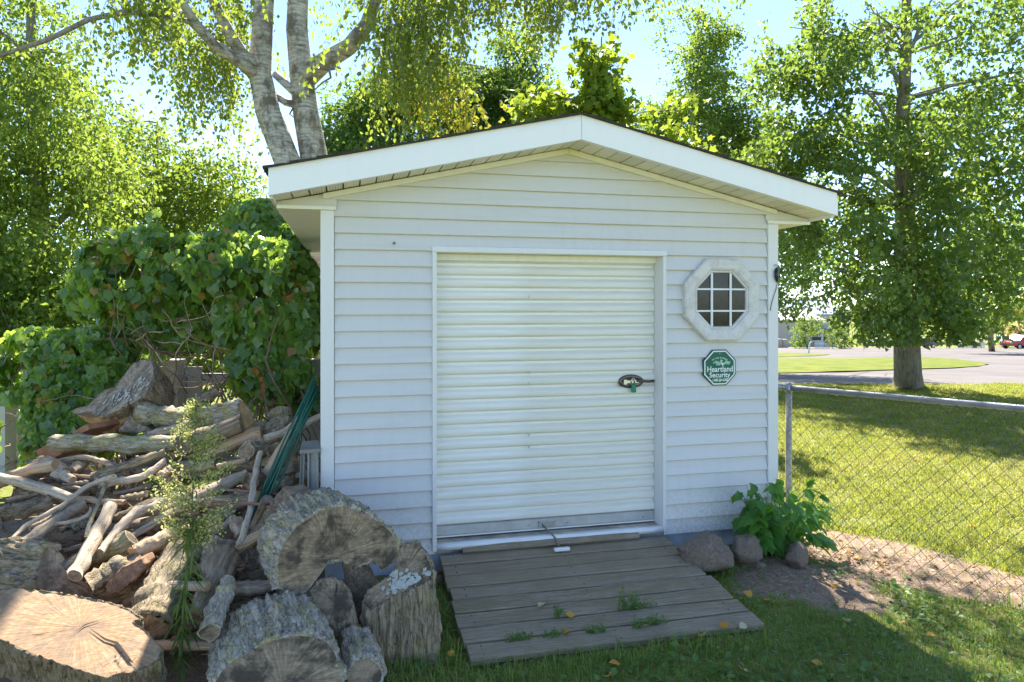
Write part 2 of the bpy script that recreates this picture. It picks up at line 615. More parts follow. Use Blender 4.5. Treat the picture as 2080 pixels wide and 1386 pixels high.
def mat_cut(name, pale, mid, dark, stain, stain_amt=0.6, rim=None, ring=190.0, crack=0.8):
    """sawn end grain: rings and radial checks about the local Z axis"""
    s = NT(name, 0.85, 0.2)
    r = s.objrand()
    v = s.co()
    sep = s.n('ShaderNodeSeparateXYZ')
    s.l(v, sep.inputs[0])
    X, Y = sep.outputs[0], sep.outputs[1]
    rad = s.math('SQRT', s.math('ADD', s.math('MULTIPLY', X, X), s.math('MULTIPLY', Y, Y)))
    wob = s.noise(v, 6, 4)
    rr = s.math('ADD', rad, s.math('MULTIPLY', wob, 0.035))
    rings = s.math('MULTIPLY_ADD', s.math('SINE', s.math('MULTIPLY', rr, ring)), 0.5, 0.5)
    ang = s.math('ARCTAN2', Y, X)
    cv = s.n('ShaderNodeCombineXYZ')
    s.l(s.math('COSINE', ang), cv.inputs[0])
    s.l(s.math('SINE', ang), cv.inputs[1])
    s.l(s.math('MULTIPLY_ADD', rad, 0.7, s.math('MULTIPLY', r, 19.0)), cv.inputs[2])
    ray = s.noise(cv.outputs[0], 16, 5, 0.75)
    ray2 = s.noise(cv.outputs[0], 5.5, 3, 0.6)
    saw = s.noise(s.co(scale=(4, 70, 4), rot=(0, 0, 0.5)), 1.5, 4, 0.6)
    offs = s.n('ShaderNodeVectorMath', operation='ADD')
    s.l(v, offs.inputs[0])
    cb = s.n('ShaderNodeCombineXYZ')
    s.l(s.math('MULTIPLY', r, 23.0), cb.inputs[0])
    s.l(cb.outputs[0], offs.inputs[1])
    st = s.noise(offs.outputs[0], 7, 6, 0.68, 0.4)
    c = s.ramp(ray, [(0.28, dark), (0.5, mid), (0.72, pale)])
    c = s.mix(s.math('MULTIPLY', rings, 0.22), c, dark)
    c = s.mix(s.math('MULTIPLY', s.ramp(saw, [(0.4, 0), (0.65, 1)]), 0.25), c, pale)
    c = s.mix(s.math('MULTIPLY', s.ramp(st, [(0.45, 0), (0.58, 1)]), stain_amt), c, stain)
    ck = s.ramp(ray2, [(0.30, 1), (0.335, 0)])
    c = s.mix(s.math('MULTIPLY', ck, crack), c, (0.03, 0.02, 0.014))
    s.col(c)
    s.bump(s.math('ADD', s.math('ADD', s.math('MULTIPLY', ray, 0.6), s.math('MULTIPLY', saw, 0.4)), s.math('MULTIPLY', ck, -1.0)), 0.5, 0.01)
    return s.m


M_CUT_GREY = mat_cut('cut_face_grey', (0.516, 0.390, 0.259), (0.272, 0.195, 0.118), (0.093, 0.064, 0.040), (0.050, 0.040, 0.029), 0.85)
M_CUT_TAN = mat_cut('cut_face_tan', (0.52, 0.37, 0.235), (0.38, 0.235, 0.125), (0.19, 0.10, 0.045), (0.17, 0.135, 0.105), 0.5, crack=0.55)
M_CUT_ORANGE = mat_cut('cut_face_orange', (0.704, 0.461, 0.230), (0.512, 0.301, 0.128), (0.256, 0.141, 0.064), (0.218, 0.179, 0.141), 0.5)
M_CUT_SILVER = mat_cut('cut_face_silver', (0.531, 0.417, 0.300), (0.301, 0.229, 0.159), (0.122, 0.087, 0.059), (0.072, 0.058, 0.042), 0.7)


def mat_split(name, pale, mid, dark):
    s = NT(name, 0.85, 0.2)
    v = s.co(scale=(30, 30, 2.2))
    g = s.noise(v, 1.2, 7, 0.7, 0.8)
    big = s.noise(s.co(), 8, 4)
    c = s.ramp(g, [(0.28, dark), (0.5, mid), (0.75, pale)])
    c = s.mix(s.ramp(big, [(0.5, 0), (0.7, 0.6)]), c, dark)
    s.col(c)
    s.bump(g, 0.7, 0.012)
    return s.m


M_SPLIT_GREY = mat_split('split_grey', (0.473, 0.376, 0.270), (0.230, 0.174, 0.118), (0.057, 0.040, 0.026))
M_SPLIT_RED = mat_split('split_red', (0.461, 0.294, 0.179), (0.256, 0.147, 0.090), (0.070, 0.044, 0.028))
M_SPLIT_ORANGE = mat_split('split_orange', (0.742, 0.448, 0.192), (0.486, 0.256, 0.102), (0.128, 0.070, 0.038))
M_BOARD = simple('cedar_board', (0.34, 0.16, 0.08), 0.8, var=0.4, scale=12)
M_LICHEN = simple('lichen', (0.40, 0.40, 0.345), 0.9, var=0.25, scale=40)
M_ROCK = None


def mat_rock():
    s = NT('granite_rock', 0.85, 0.25)
    v = s.co()
    r = s.objrand()
    a = s.noise(v, 9, 6, 0.7)
    sp = s.voro(v, 75)
    c = s.ramp(a, [(0.3, (0.19, 0.135, 0.10)), (0.55, (0.36, 0.27, 0.205)), (0.8, (0.48, 0.39, 0.31))])
    c = s.mix(s.ramp(sp, [(0.18, 0.8), (0.32, 0)]), c, (0.09, 0.075, 0.065))
    c = s.mix(s.math('MULTIPLY', r, 0.25), c, (0.45, 0.39, 0.30))
    dk = s.noise(s.co(loc=(2, 2, 2)), 5, 5, 0.7)
    c = s.mix(s.ramp(dk, [(0.54, 0), (0.66, 0.6)]), c, (0.10, 0.085, 0.075))
    s.col(c)
    s.bump(s.math('ADD', a, s.math('MULTIPLY', sp, 0.3)), 0.9, 0.02)
    return s.m


M_ROCK = mat_rock()


# ---- foliage
def mat_leaf(name, lo, mid, hi, trans, tr=0.42, rough=0.5, rare=None, objr=False, spec=0.35, dry=False):
    s = NT(name, rough, spec)
    f = s.objrand() if objr else s.attr('lv')
    stops = [(0.0, lo), (0.5, mid), (0.93, hi)]
    if rare:
        stops += [(0.965, rare), (1.0, rare)]
    if dry:
        stops = [(0.0, lo), (0.4, mid), (0.70, hi), (0.80, rare), (1.0, rare)]
    c = s.ramp(f, stops)
    s.col(c)
    t = s.n('ShaderNodeBsdfTranslucent')
    tc = s.mix(0.5, c, trans)
    s.l(s.mix(1.0, c, (3.2, 2.9, 1.6), 'MULTIPLY') if trans is None else s.mix(0.75, c, trans), t.inputs[0])
    mx = s.n('ShaderNodeMixShader')
    mx.inputs[0].default_value = tr
    s.l(s.bsdf.outputs[0], mx.inputs[1])
    s.l(t.outputs[0], mx.inputs[2])
    s.l(mx.outputs[0], s.out.inputs[0])
    return s.m


L_BIRCH = mat_leaf('leaf_birch', (0.067, 0.112, 0.017), (0.112, 0.174, 0.024), (0.190, 0.246, 0.033), (0.470, 0.582, 0.066), 0.48, rare=(0.560, 0.358, 0.033))
L_YELLOW = mat_leaf('leaf_yellowing', (0.12, 0.16, 0.02), (0.20, 0.22, 0.03), (0.36, 0.32, 0.035), (0.55, 0.52, 0.05), 0.45)
L_LEFT = mat_leaf('leaf_left_tree', (0.062, 0.118, 0.018), (0.112, 0.185, 0.026), (0.190, 0.258, 0.039), (0.470, 0.605, 0.077), 0.42, rare=(0.470, 0.381, 0.044))
L_MID = mat_leaf('leaf_mid_tree', (0.050, 0.095, 0.015), (0.084, 0.146, 0.022), (0.146, 0.202, 0.031), (0.403, 0.560, 0.066), 0.46)
L_DARK = mat_leaf('leaf_dark_tree', (0.039, 0.084, 0.017), (0.062, 0.118, 0.022), (0.101, 0.162, 0.031), (0.336, 0.493, 0.066), 0.44, rare=(0.403, 0.358, 0.044))
L_MAPLE = mat_leaf('leaf_maple', (0.08, 0.15, 0.016), (0.13, 0.21, 0.022), (0.20, 0.27, 0.03), (0.40, 0.50, 0.04), 0.5)
L_COTTON = mat_leaf('leaf_cottonwood', (0.039, 0.084, 0.020), (0.062, 0.112, 0.024), (0.112, 0.168, 0.033), (0.381, 0.538, 0.066), 0.46, rough=0.38, rare=(0.403, 0.381, 0.044), spec=0.5)
L_VINE = mat_leaf('leaf_grape', (0.068, 0.142, 0.024), (0.115, 0.209, 0.036), (0.189, 0.284, 0.048), (0.540, 0.783, 0.096), 0.44, rough=0.30, rare=(0.351, 0.162, 0.036), spec=0.7)
L_VINEO = mat_leaf('leaf_grape_single', (0.061, 0.135, 0.026), (0.108, 0.203, 0.036), (0.176, 0.270, 0.048), (0.513, 0.743, 0.096), 0.42, rough=0.30, objr=True, spec=0.7)
L_PLANT = mat_leaf('leaf_corner_plant', (0.047, 0.149, 0.029), (0.068, 0.196, 0.036), (0.101, 0.243, 0.042), (0.351, 0.675, 0.072), 0.38, rough=0.45, objr=True)
L_WEED = mat_leaf('leaf_weed', (0.04, 0.10, 0.02), (0.07, 0.15, 0.03), (0.14, 0.21, 0.04), (0.3, 0.42, 0.06), 0.4)
L_BLOOM = mat_leaf('weed_bloom', (0.18, 0.24, 0.06), (0.42, 0.42, 0.12), (0.62, 0.55, 0.22), (0.75, 0.7, 0.25), 0.45)
L_GRASS = mat_leaf('grass_blades', (0.10, 0.17, 0.03), (0.175, 0.265, 0.05), (0.27, 0.33, 0.08), (0.34, 0.48, 0.06), 0.40, rare=(0.33, 0.29, 0.14))
L_LAWN = mat_leaf('lawn_blades', (0.11, 0.17, 0.02), (0.20, 0.24, 0.03), (0.30, 0.30, 0.05), (0.55, 0.56, 0.07), 0.45, rare=(0.42, 0.36, 0.17), dry=True)
L_CLOVER = mat_leaf('broad_weeds', (0.06, 0.13, 0.03), (0.09, 0.18, 0.035), (0.14, 0.23, 0.05), (0.25, 0.42, 0.05), 0.35)
L_DRY = mat_leaf('dry_leaf', (0.36, 0.17, 0.05), (0.42, 0.26, 0.12), (0.50, 0.38, 0.26), (0.5, 0.3, 0.1), 0.25, rare=(0.30, 0.09, 0.02))
L_FALLEN = mat_leaf('fallen_yellow_leaf', (0.55, 0.24, 0.03), (0.62, 0.36, 0.05), (0.60, 0.52, 0.30), (0.6, 0.4, 0.05), 0.25, objr=True)
L_ORANGE = mat_leaf('leaf_autumn', (0.30, 0.16, 0.03), (0.38, 0.25, 0.05), (0.34, 0.30, 0.06), (0.5, 0.35, 0.06), 0.4)

# ================================================================== ground
def dirt_mask(x, y):
    """1 = bare soil"""
    x = np.asarray(x, float); y = np.asarray(y, float)
    n = 0.5 + 0.5 * (np.sin(x * 3.1 + 1.3 * np.sin(y * 2.3)) * np.cos(y * 3.7 + 1.1 * np.sin(x * 1.7)))
    n2 = 0.5 + 0.5 * np.sin(x * 9.1 + 2 * np.sin(y * 7.7)) * np.cos(y * 10.3 + 1.5 * np.sin(x * 6.1))
    # worn path just behind the fence, running from the shed corner to the front right
    fx, fy = FP0.x, FP0.y
    t = (x - fx) * FDIR.x + (y - fy) * FDIR.y
    q = (x - fx) * (-FDIR.y) + (y - fy) * FDIR.x        # + : beyond the fence
    wd = 0.42 + 0.10 * np.sin(t * 3.1)
    path = (1 - sstep(wd * 0.72, wd * 1.15, np.abs(q - 0.30))) * sstep(-1.1, -0.2, t)
    # trodden strip beside the ramp, in front of the fence
    e = np.sqrt(((x - 3.0) / 0.62) ** 2 + ((y + 0.55) / 0.48) ** 2)
    spot = 0.85 * (1 - sstep(0.55, 1.2, e + 0.35 * (n2 - 0.5)))
    spot = np.maximum(spot, 0.9 * (1 - sstep(0.5, 1.1, np.sqrt(((x - 3.04) / 0.26) ** 2 + ((y + 0.86) / 0.17) ** 2) + 0.3 * (n2 - 0.5))))
    # under the wood pile and along the walls
    pile = (1 - sstep(0.5, 0.9, np.abs(x + 1.4) / 2.0)) * sstep(-1.5, -0.9, y) * (1 - sstep(2.2, 3.0, y))
    wall = (1 - sstep(0.05, 0.25, -y)) * sstep(-0.3, 0, x) * (1 - sstep(3.2, 3.6, x)) * (y < 0.3)
    m = np.maximum.reduce([path * (0.75 + 0.5 * n2), spot, pile, wall])
    return np.clip(m, 0, 1)


FP0 = P(1602, 790, 5.2); FP0.z = 0
_f1 = P(2080, 830, 4.16); _f1.z = 0
FDIR = (_f1 - FP0).normalized()


def build_ground():
    def axis(a, b, st, far, ratio=1.22):
        c = list(np.arange(a, b, st))
        s_, p = st, c[-1]
        while p < far:
            s_ *= ratio; p += s_; c.append(p)
        s_, p = st, c[0]
        out = []
        while p > -far:
            s_ *= ratio; p -= s_; out.append(p)
        return np.array(out[::-1] + c)
    xs = axis(-3.0, 7.0, 0.05, 900)
    ys = axis(-3.0, 4.5, 0.05, 900)
    X, Y = np.meshgrid(xs, ys)
    Z = gz(X, Y)
    near = (np.abs(X - 2) < 6) & (np.abs(Y - 1) < 5)
    Z = Z + near * 0.006 * np.sin(X * 31 + 3 * np.sin(Y * 17)) * np.sin(Y * 29 + 2 * np.sin(X * 13))
    nx, ny = len(xs), len(ys)
    i = np.arange(nx * ny).reshape(ny, nx)
    q = np.stack([i[:-1, :-1], i[:-1, 1:], i[1:, 1:], i[1:, :-1]], -1).reshape(-1, 4)
    V = np.stack([X, Y, Z], -1).reshape(-1, 3)
    s = NT('lawn_and_soil', 0.95, 0.1)
    v = s.co()
    m = s.attr('dirt')
    n1 = s.noise(v, 2.5, 6, 0.65)
    n2 = s.noise(v, 14, 6, 0.7)
    n3 = s.noise(v, 70, 4, 0.7)
    soil = s.ramp(n2, [(0.3, (0.21, 0.145, 0.10)), (0.55, (0.34, 0.245, 0.175)), (0.75, (0.43, 0.32, 0.235))])
    soil = s.mix(s.ramp(n3, [(0.40, 0.55), (0.6, 0)]), soil, (0.12, 0.082, 0.055))
    gr = s.ramp(n2, [(0.3, (0.11, 0.14, 0.03)), (0.55, (0.19, 0.20, 0.05)), (0.8, (0.31, 0.27, 0.12))])
    gr = s.mix(s.ramp(n1, [(0.45, 0), (0.7, 0.5)]), gr, (0.20, 0.19, 0.06))
    mm = s.math('ADD', m, s.math('MULTIPLY_ADD', n2, 0.7, -0.35))
    s.col(s.mix(s.ramp(mm, [(0.38, 0), (0.58, 1)]), gr, soil))
    s.bump(s.math('ADD', n2, s.math('MULTIPLY', n3, 0.5)), 0.8, 0.02)
    me = npmesh('ground', V, q, s.m, smooth=True)
    at = me.attributes.new('dirt', 'FLOAT', 'POINT')
    at.data.foreach_set('value', dirt_mask(V[:, 0], V[:, 1]).astype(np.float32))
    o = link('ground', me)
    tag(o, 'lawn with worn bare soil around the shed and fence', kind='structure')


build_ground()

s = NT('pavement_grey', 0.9, 0.15)
_v = s.co()
_n = s.noise(_v, 0.5, 6, 0.6)
_n2 = s.noise(_v, 40, 4, 0.7)
_c = s.ramp(_n, [(0.35, (0.14, 0.122, 0.113)), (0.65, (0.19, 0.167, 0.155))])
s.col(s.mix(s.ramp(_n2, [(0.35, 0.3), (0.6, 0)]), _c, (0.22, 0.2, 0.19)))
s.bump(_n2, 0.4, 0.01)
_vc = s.ramp(s.voro(s.co(scale=(1, 1, 0.01)), 0.22, 'DISTANCE_TO_EDGE'), [(0.0, 1), (0.012, 0)])
_pt = s.ramp(s.noise(s.co(loc=(9, 3, 0)), 0.12, 4, 0.6), [(0.5, 0), (0.56, 0.5)])
_cc = s.mix(s.ramp(_n2, [(0.35, 0.3), (0.6, 0)]), _c, (0.10, 0.09, 0.085))
_cc = s.mix(_pt, _cc, (0.115, 0.105, 0.10))
s.col(s.mix(s.math('MULTIPLY', _vc, 0.7), _cc, (0.06, 0.055, 0.05)))
M_PAVE = s.m
s = NT('verge_grass', 0.95, 0.1)
_n = s.noise(s.co(), 1.2, 6, 0.65)
_n2 = s.noise(s.co(), 30, 5, 0.7)
_c = s.ramp(_n, [(0.35, (0.08, 0.12, 0.016)), (0.65, (0.21, 0.20, 0.035))])
s.col(s.mix(s.ramp(_n2, [(0.4, 0.5), (0.6, 0)]), _c, (0.10, 0.14, 0.018)))
s.bump(_n2, 0.8, 0.03)
M_VERGE = s.m


def slope_sheet(name, poly_px, mat, lift, label, crown=0.0):
    """a sheet lying on the sloping ground, its outline given by places in the frame"""
    pts = [G(px, py) for px, py in poly_px]
    c = sum(pts, Vector()) / len(pts)
    rings = 8
    vs, fs = [], []
    n = len(pts)
    for r in range(1, rings + 1):
        k = r / rings
        for p in pts:
            q = c + (p - c) * k
            q.z = float(gz(q.x, q.y)) + lift + crown * (1 - k ** 3)
            vs.append(q)
    c.z = float(gz(c.x, c.y)) + lift + crown
    vs.append(c)
    for r in range(rings - 1):
        for i in range(n):
            j = (i + 1) % n
            fs.append((r * n + i, (r + 1) * n + i, (r + 1) * n + j, r * n + j))
    for i in range(n):
        fs.append((len(vs) - 1, i, (i + 1) % n))
    mb = MB(); mb.add(vs, fs, 0, True)
    o = mb.build(name, mat)
    tag(o, label, kind='structure')
    return o


def pave_sheet():
    xs = np.linspace(-12, 140, 120)
    ds = np.concatenate([np.linspace(16.3, 40, 30), np.linspace(41, 96, 24)])
    V = []
    for d in ds:
        for x in xs:
            p = CAM + RIGHT * x + FWD * (d + (0.25 * math.sin(x * 0.5) if d < 17 else 0))
            V.append((p.x, p.y, float(gz(p.x, p.y)) + 0.02))
    n = len(xs)
    q = [(r * n + i, r * n + i + 1, (r + 1) * n + i + 1, (r + 1) * n + i) for r in range(len(ds) - 1) for i in range(n - 1)]
    o = link('driveway', npmesh('driveway', V, q, M_PAVE, smooth=True))
    tag(o, 'pale grey driveway and street beyond the lawn', kind='structure')


pave_sheet()
slope_sheet('grass_verge', [(1500, 732), (1640, 729), (1720, 730), (1800, 727), (1880, 727), (1940, 731), (1985, 737), (2009, 741), (1990, 746), (1930, 750), (1850, 752), (1780, 755), (1700, 757), (1620, 760), (1500, 762)],
            M_VERGE, 0.05, 'sunlit grass island between the driveway arms', 0.10)
slope_sheet('grass_verge', [(1500, 717.5), (1600, 718), (1650, 719.5), (1688, 721.5), (1650, 724.5), (1600, 726.5), (1500, 728)],
            M_VERGE, 0.05, 'narrow grass verge around the mailbox post', 0.06)

# ================================================================== shed
W_, DEP = 3.162, 3.6          # wall width and depth
EXPO, ZB = 0.1016, 0.134      # siding exposure and bottom edge
OS, OF = 0.28, 0.28           # eave and rake overhang
SLOPE = 0.226
ZE = 2.337                    # underside of the rake board at the eave corner
DX0, DX1, DZ0, DZ1 = 0.706, 2.268, 0.185, 2.055   # door opening


def z_rake(x):
    return ZE + SLOPE * ((x + OS) if x < W_ / 2 else (W_ + OS - x))


shed = empty('garden_shed', (W_ / 2, DEP / 2, 0), 'small white vinyl-sided shed with low gable roof and roll-up door', 'shed')
found = MB().box(0.02, W_ - 0.02, 0.03, DEP - 0.02, -0.4, ZB + 0.02).build('foundation', M_CONCRETE, shed)

# wall cores (behind the boards); the front one leaves the door opening free
core = MB()
core.box(0.015, DX0 - 0.02, 0.022, 0.10, ZB, 2.30)
core.box(DX1 + 0.02, W_ - 0.015, 0.022, 0.10, ZB, 2.30)
core.box(DX0 - 0.02, DX1 + 0.02, 0.022, 0.10, DZ1 + 0.03, 2.30)
core.prism([(0.02, 0.022, 2.30), (W_ - 0.02, 0.022, 2.30), (W_ / 2, 0.022, z_rake(W_ / 2) - 0.03)], (0, 0.078, 0))
front = core.build('front_wall', M_TRIM, shed)
core = MB()
core.box(0.015, 0.09, 0.101, DEP - 0.1, ZB, 2.30)
lwall = core.build('side_wall', M_TRIM, shed)
core = MB()
core.box(W_ - 0.09, W_ - 0.015, 0.101, DEP - 0.1, ZB, 2.30)
rwall = core.build('side_wall', M_TRIM, shed)
MB().box(0.015, W_ - 0.015, DEP - 0.099, DEP, ZB, 2.30).prism([(0.02, DEP - .09, 2.301), (W_ - 0.02, DEP - .09, 2.301), (W_ / 2, DEP - .09, z_rake(W_ / 2) - 0.03)], (0, 0.08, 0)).build('back_wall', M_TRIM, shed)
MB().box(0.1, W_ - 0.1, 0.35, DEP - 0.1, 0.1, 0.16).build('floor', M_SILL, shed)


def board(x0, x1, z0, z1, parent, xt0=None, xt1=None):
    """one siding course on the front: bottom edge proud, top edge tucked in"""
    xt0 = x0 if xt0 is None else xt0
    xt1 = x1 if xt1 is None else xt1
    yb, yt, yi = -0.010, 0.0150, 0.0215
    m = MB()
    dz = 0.001
    # rounded butt edge: lip, face, top
    vs = [(x0, yi, z0 + dz), (x0, yb + 0.003, z0), (x0, yb, z0 + 0.004), (xt0, yt, z1), (xt0, yi, z1),
          (x1, yi, z0 + dz), (x1, yb + 0.003, z0), (x1, yb, z0 + 0.004), (xt1, yt, z1), (xt1, yi, z1)]
    fs = [(0, 1, 6, 5), (1, 2, 7, 6), (2, 3, 8, 7), (3, 4, 9, 8), (4, 0, 5, 9), (0, 4, 3, 2, 1), (5, 6, 7, 8, 9)]
    m.add(vs, fs)
    m.build('siding_board', M_SIDING, parent)


TRIMW = 0.081
k = 0
while True:
    z0 = ZB + k * EXPO
    z1 = z0 + EXPO + 0.004
    if z0 > z_rake(W_ / 2) - 0.05:
        break
    k += 1
    # gable clip
    def xl(z):
        return max(TRIMW - 0.003, (z - ZE - 0.02) / SLOPE - OS + 0.08)
    a0, a1 = (TRIMW - 0.003, TRIMW - 0.003) if z1 < 2.29 else (xl(z0), xl(z1))
    if z0 > 2.2:
        a0, a1 = (xl(z0) if xl(z0) > TRIMW else 0.01), (xl(z1) if xl(z1) > TRIMW else 0.01)
    a1 = min(a1, W_ / 2)
    a0 = min(a0, W_ / 2)
    b0, b1 = W_ - a0, W_ - a1
    if z1 <= DZ1 + 0.05 or z0 < DZ1 + 0.045:
        if z0 < DZ1 - 0.01:
            board(a0, DX0 - 0.012, z0, z1, front, a1)
            board(DX1 + 0.012, b0, z0, z1, front, None, b1)
            continue
    board(a0, b0, z0, z1, front, a1, b1)

# side walls: full-length courses
for k in range(21):
    z0 = ZB + k * EXPO
    z1 = z0 + EXPO + 0.004
    for side, par in ((0, lwall), (1, rwall)):
        sx = (lambda d: d) if side == 0 else (lambda d: W_ - d)
        m = MB()
        m.add([(sx(0.0145), 0.06, z0 + 0.006), (sx(0.002), 0.06, z0), (sx(0.013), 0.06, z1), (sx(0.0145), 0.06, z1),
               (sx(0.0145), DEP, z0 + 0.006), (sx(0.002), DEP, z0), (sx(0.013), DEP, z1), (sx(0.0145), DEP, z1)],
              [(0, 1, 5, 4), (1, 2, 6, 5), (2, 3, 7, 6), (3, 0, 4, 7), (0, 3, 2, 1), (4, 5, 6, 7)])
        m.build('siding_board', M_SIDING, par)

# corner posts
for x0 in (-0.006, W_ - TRIMW + 0.006):
    o = MB().box(x0, x0 + TRIMW, -0.015, 0.055, ZB - 0.005, 2.302).build('corner_trim', M_TRIM, shed)
    bevel(o, 0.004, 2)
for x0 in (-0.006, W_ - TRIMW + 0.006):
    MB().box(x0, x0 + TRIMW, DEP - 0.05, DEP + 0.01, ZB - 0.005, 2.302).build('corner_trim', M_TRIM, shed)

# roof: deck, shingle courses, fascias
YF, YR = -OF, DEP + OF
roof = MB()
zt = lambda x: z_rake(x) + 0.155
roof.prism([(-OS, YF + 0.02, zt(-OS)), (W_ / 2, YF + 0.02, zt(W_ / 2)), (W_ + OS, YF + 0.02, zt(W_ + OS)),
            (W_ + OS, YF + 0.02, zt(W_ + OS) - 0.02), (W_ / 2, YF + 0.02, zt(W_ / 2) - 0.02), (-OS, YF + 0.02, zt(-OS) - 0.02)], (0, YR - YF - 0.04, 0))
roofo = roof.build('roof', M_DRIP, shed)
run = W_ / 2 + OS + 0.03
NC = 13
for sgn in (-1, 1):
    for i in range(NC):
        d0 = i * run / NC
        d1 = (i + 1) * run / NC + 0.03
        f = lambda d, h: (W_ / 2 + sgn * (run - d), zt(-OS) + SLOPE * (d - 0.03) + h)
        (xa, za), (xb, zb) = f(d0, 0.002), f(min(d1, run), 0.002)
        (xa2, za2), (xb2, zb2) = f(d0, 0.016), f(min(d1, run), 0.006)
        # ragged shingle edge along the front
        n = 7
        m = MB()
        for j in range(n):
            y0 = YF - 0.025 + (YR - YF + 0.05) * j / n + (0.008 if j else random.uniform(-.006, .006))
            y1 = YF - 0.025 + (YR - YF + 0.05) * (j + 1) / n
            h = random.uniform(0, 0.004)
            m.hexa([(xa, y0, za), (xb, y0, zb), (xb, y1, zb), (xa, y1, za), (xa2, y0, za2 + h), (xb2, y0, zb2 + h), (xb2, y1, zb2 + h), (xa2, y1, za2 + h)])
        m.build('shingle_course', M_SHINGLE, roofo)

for sgn in (0, 1):
    X = (lambda x: x) if sgn == 0 else (lambda x: W_ - x)
    e, c = -OS, W_ / 2
    # rake board with a recessed strip above it
    for (h0, h1, yo, nm) in ((0.0, 0.118, -0.012, 'rake_board'), (0.1185, 0.165, -0.003, 'rake_strip')):
        gap = 0.0015
        o = MB().prism([(X(e), YF + yo, z_rake(e) + h0), (X(c - gap), YF + yo, z_rake(c) + h0), (X(c - gap), YF + yo, z_rake(c) + h1), (X(e), YF + yo, z_rake(e) + h1)],
                       (0, 0.03 - yo, 0)).build(nm, M_FASCIA, roofo)
    # eave fascia
    x0, x1 = sorted((X(e), X(e + 0.018)))
    MB().box(x0, x1, YF + 0.032, YR - 0.03, ZE - 0.01, zt(e) - 0.022).build('eave_fascia', M_SOFFIT, roofo)
    # sloped soffit under the rake: one piece per rib
    wid = 0.0985
    n = int((c - e) / wid)
    for i in range(n + 1):
        xa, xb = e + 0.02 + i * wid, min(e + 0.02 + (i + 1) * wid - 0.009, c - 0.002)
        if xb - xa < 0.01:
            continue
        vent = (i % 4) in (2, 3)
        za, zb_ = z_rake(xa) + 0.008, z_rake(xb) + 0.008
        xa_, xb_ = X(xa), X(xb)
        m = MB().prism([(xa_, YF + 0.032, za), (xb_, YF + 0.032, zb_), (xb_, 0.018, zb_), (xa_, 0.018, za)], (0, 0, 0.014))
        o = m.build('soffit_panel', M_VENT if vent else M_SOFFIT, roofo)
    # backing above the panels closes the joints
    MB().prism([(X(e + .02), YF + 0.034, z_rake(e + .02) + 0.0245), (X(c), YF + 0.034, z_rake(c) + 0.0245), (X(c), 0.02, z_rake(c) + 0.0245), (X(e + .02), 0.02, z_rake(e + .02) + 0.0245)],
               (0, 0, 0.01)).build('soffit_backing', M_DRIP, roofo)
    # mould under the rake where it meets the wall
    MB().prism([(X(0.01), -0.024, z_rake(0.0) - 0.030), (X(c - .001), -0.024, z_rake(c) - 0.032), (X(c - .001), -0.024, z_rake(c) + 0.004), (X(0.01), -0.024, z_rake(0.0) + 0.002)],
               (0, 0.038, 0)).build('rake_mould', M_SOFFIT, roofo)
    # return trim from the eave to the wall and the flat side soffit
    x0, x1 = sorted((X(e + 0.02), X(0.085)))
    MB().box(x0, x1, -0.026, -0.0155, 2.303, 2.325).build('eave_return_trim', M_SOFFIT, roofo)
    xa, xb = sorted((X(e + 0.019), X(-0.001)))
    for i in range(int((DEP + OF) / 0.102)):
        y0 = -0.0065 + i * 0.102
        o = MB().box(xa, xb, y0, y0 + 0.046, 2.309, 2.318).box(xa, xb, y0 + 0.05, y0 + 0.098, 2.309, 2.318).build('soffit_panel', M_SOFFIT, roofo)
    MB().box(xa, xb, -0.006, DEP + OF - 0.04, 2.3185, 2.324).build('soffit_backing', M_DRIP, roofo)

# closed ends of the eave boxes at the wall plane
for sgn in (0, 1):
    X = (lambda x: x) if sgn == 0 else (lambda x: W_ - x)
    MB().prism([(X(-OS + .021), -0.0055, 2.3265), (X(0.09), -0.0055, 2.3265), (X(0.09), -0.0055, z_rake(0.09) - 0.003), (X(-OS + .021), -0.0055, z_rake(-OS + .021) + 0.004)], (0, 0.005, 0)).build('eave_return', M_SIDING, shed)

# ------------------------------------------------------------------ door
frm = MB().box(DX0 - 0.026, DX0, -0.018, 0.0215, DZ0 - 0.03, DZ1 + 0.0005).build('door_frame', M_TRIM, shed)
MB().box(DX1, DX1 + 0.012, -0.018, 0.0215, DZ0 - 0.02, DZ1).build('jamb_trim', M_TRIM, frm)
MB().box(DX1 + 0.0125, DX1 + 0.027, -0.012, 0.0215, DZ0 - 0.02, DZ1).build('jamb_trim', M_TRIM, frm)
bevel(MB().box(DX0 - 0.030, DX1 + 0.030, -0.022, 0.0215, DZ1 + 0.001, DZ1 + 0.040).build('head_trim', M_TRIM, frm), 0.004)
MB().box(DX1 - 0.002, DX1 + 0.02, 0.022, 0.30, DZ0 - 0.01, DZ1 + 0.03).build('jamb', M_TRIM, frm)
MB().box(DX0 - 0.02, DX0 + 0.002, 0.022, 0.30, DZ0 - 0.01, DZ1 + 0.03).build('jamb', M_TRIM, frm)
MB().box(DX0 + 0.0025, DX1 - 0.0025, 0.022, 0.30, DZ1 + 0.001, DZ1 + 0.03).build('head_jamb', M_SOFFIT, frm)
MB().box(DX0 + 0.0025, DX1 - 0.0025, 0.085, 0.125, DZ1 - 0.042, DZ1).build('head_stop', M_SOFFIT, frm)

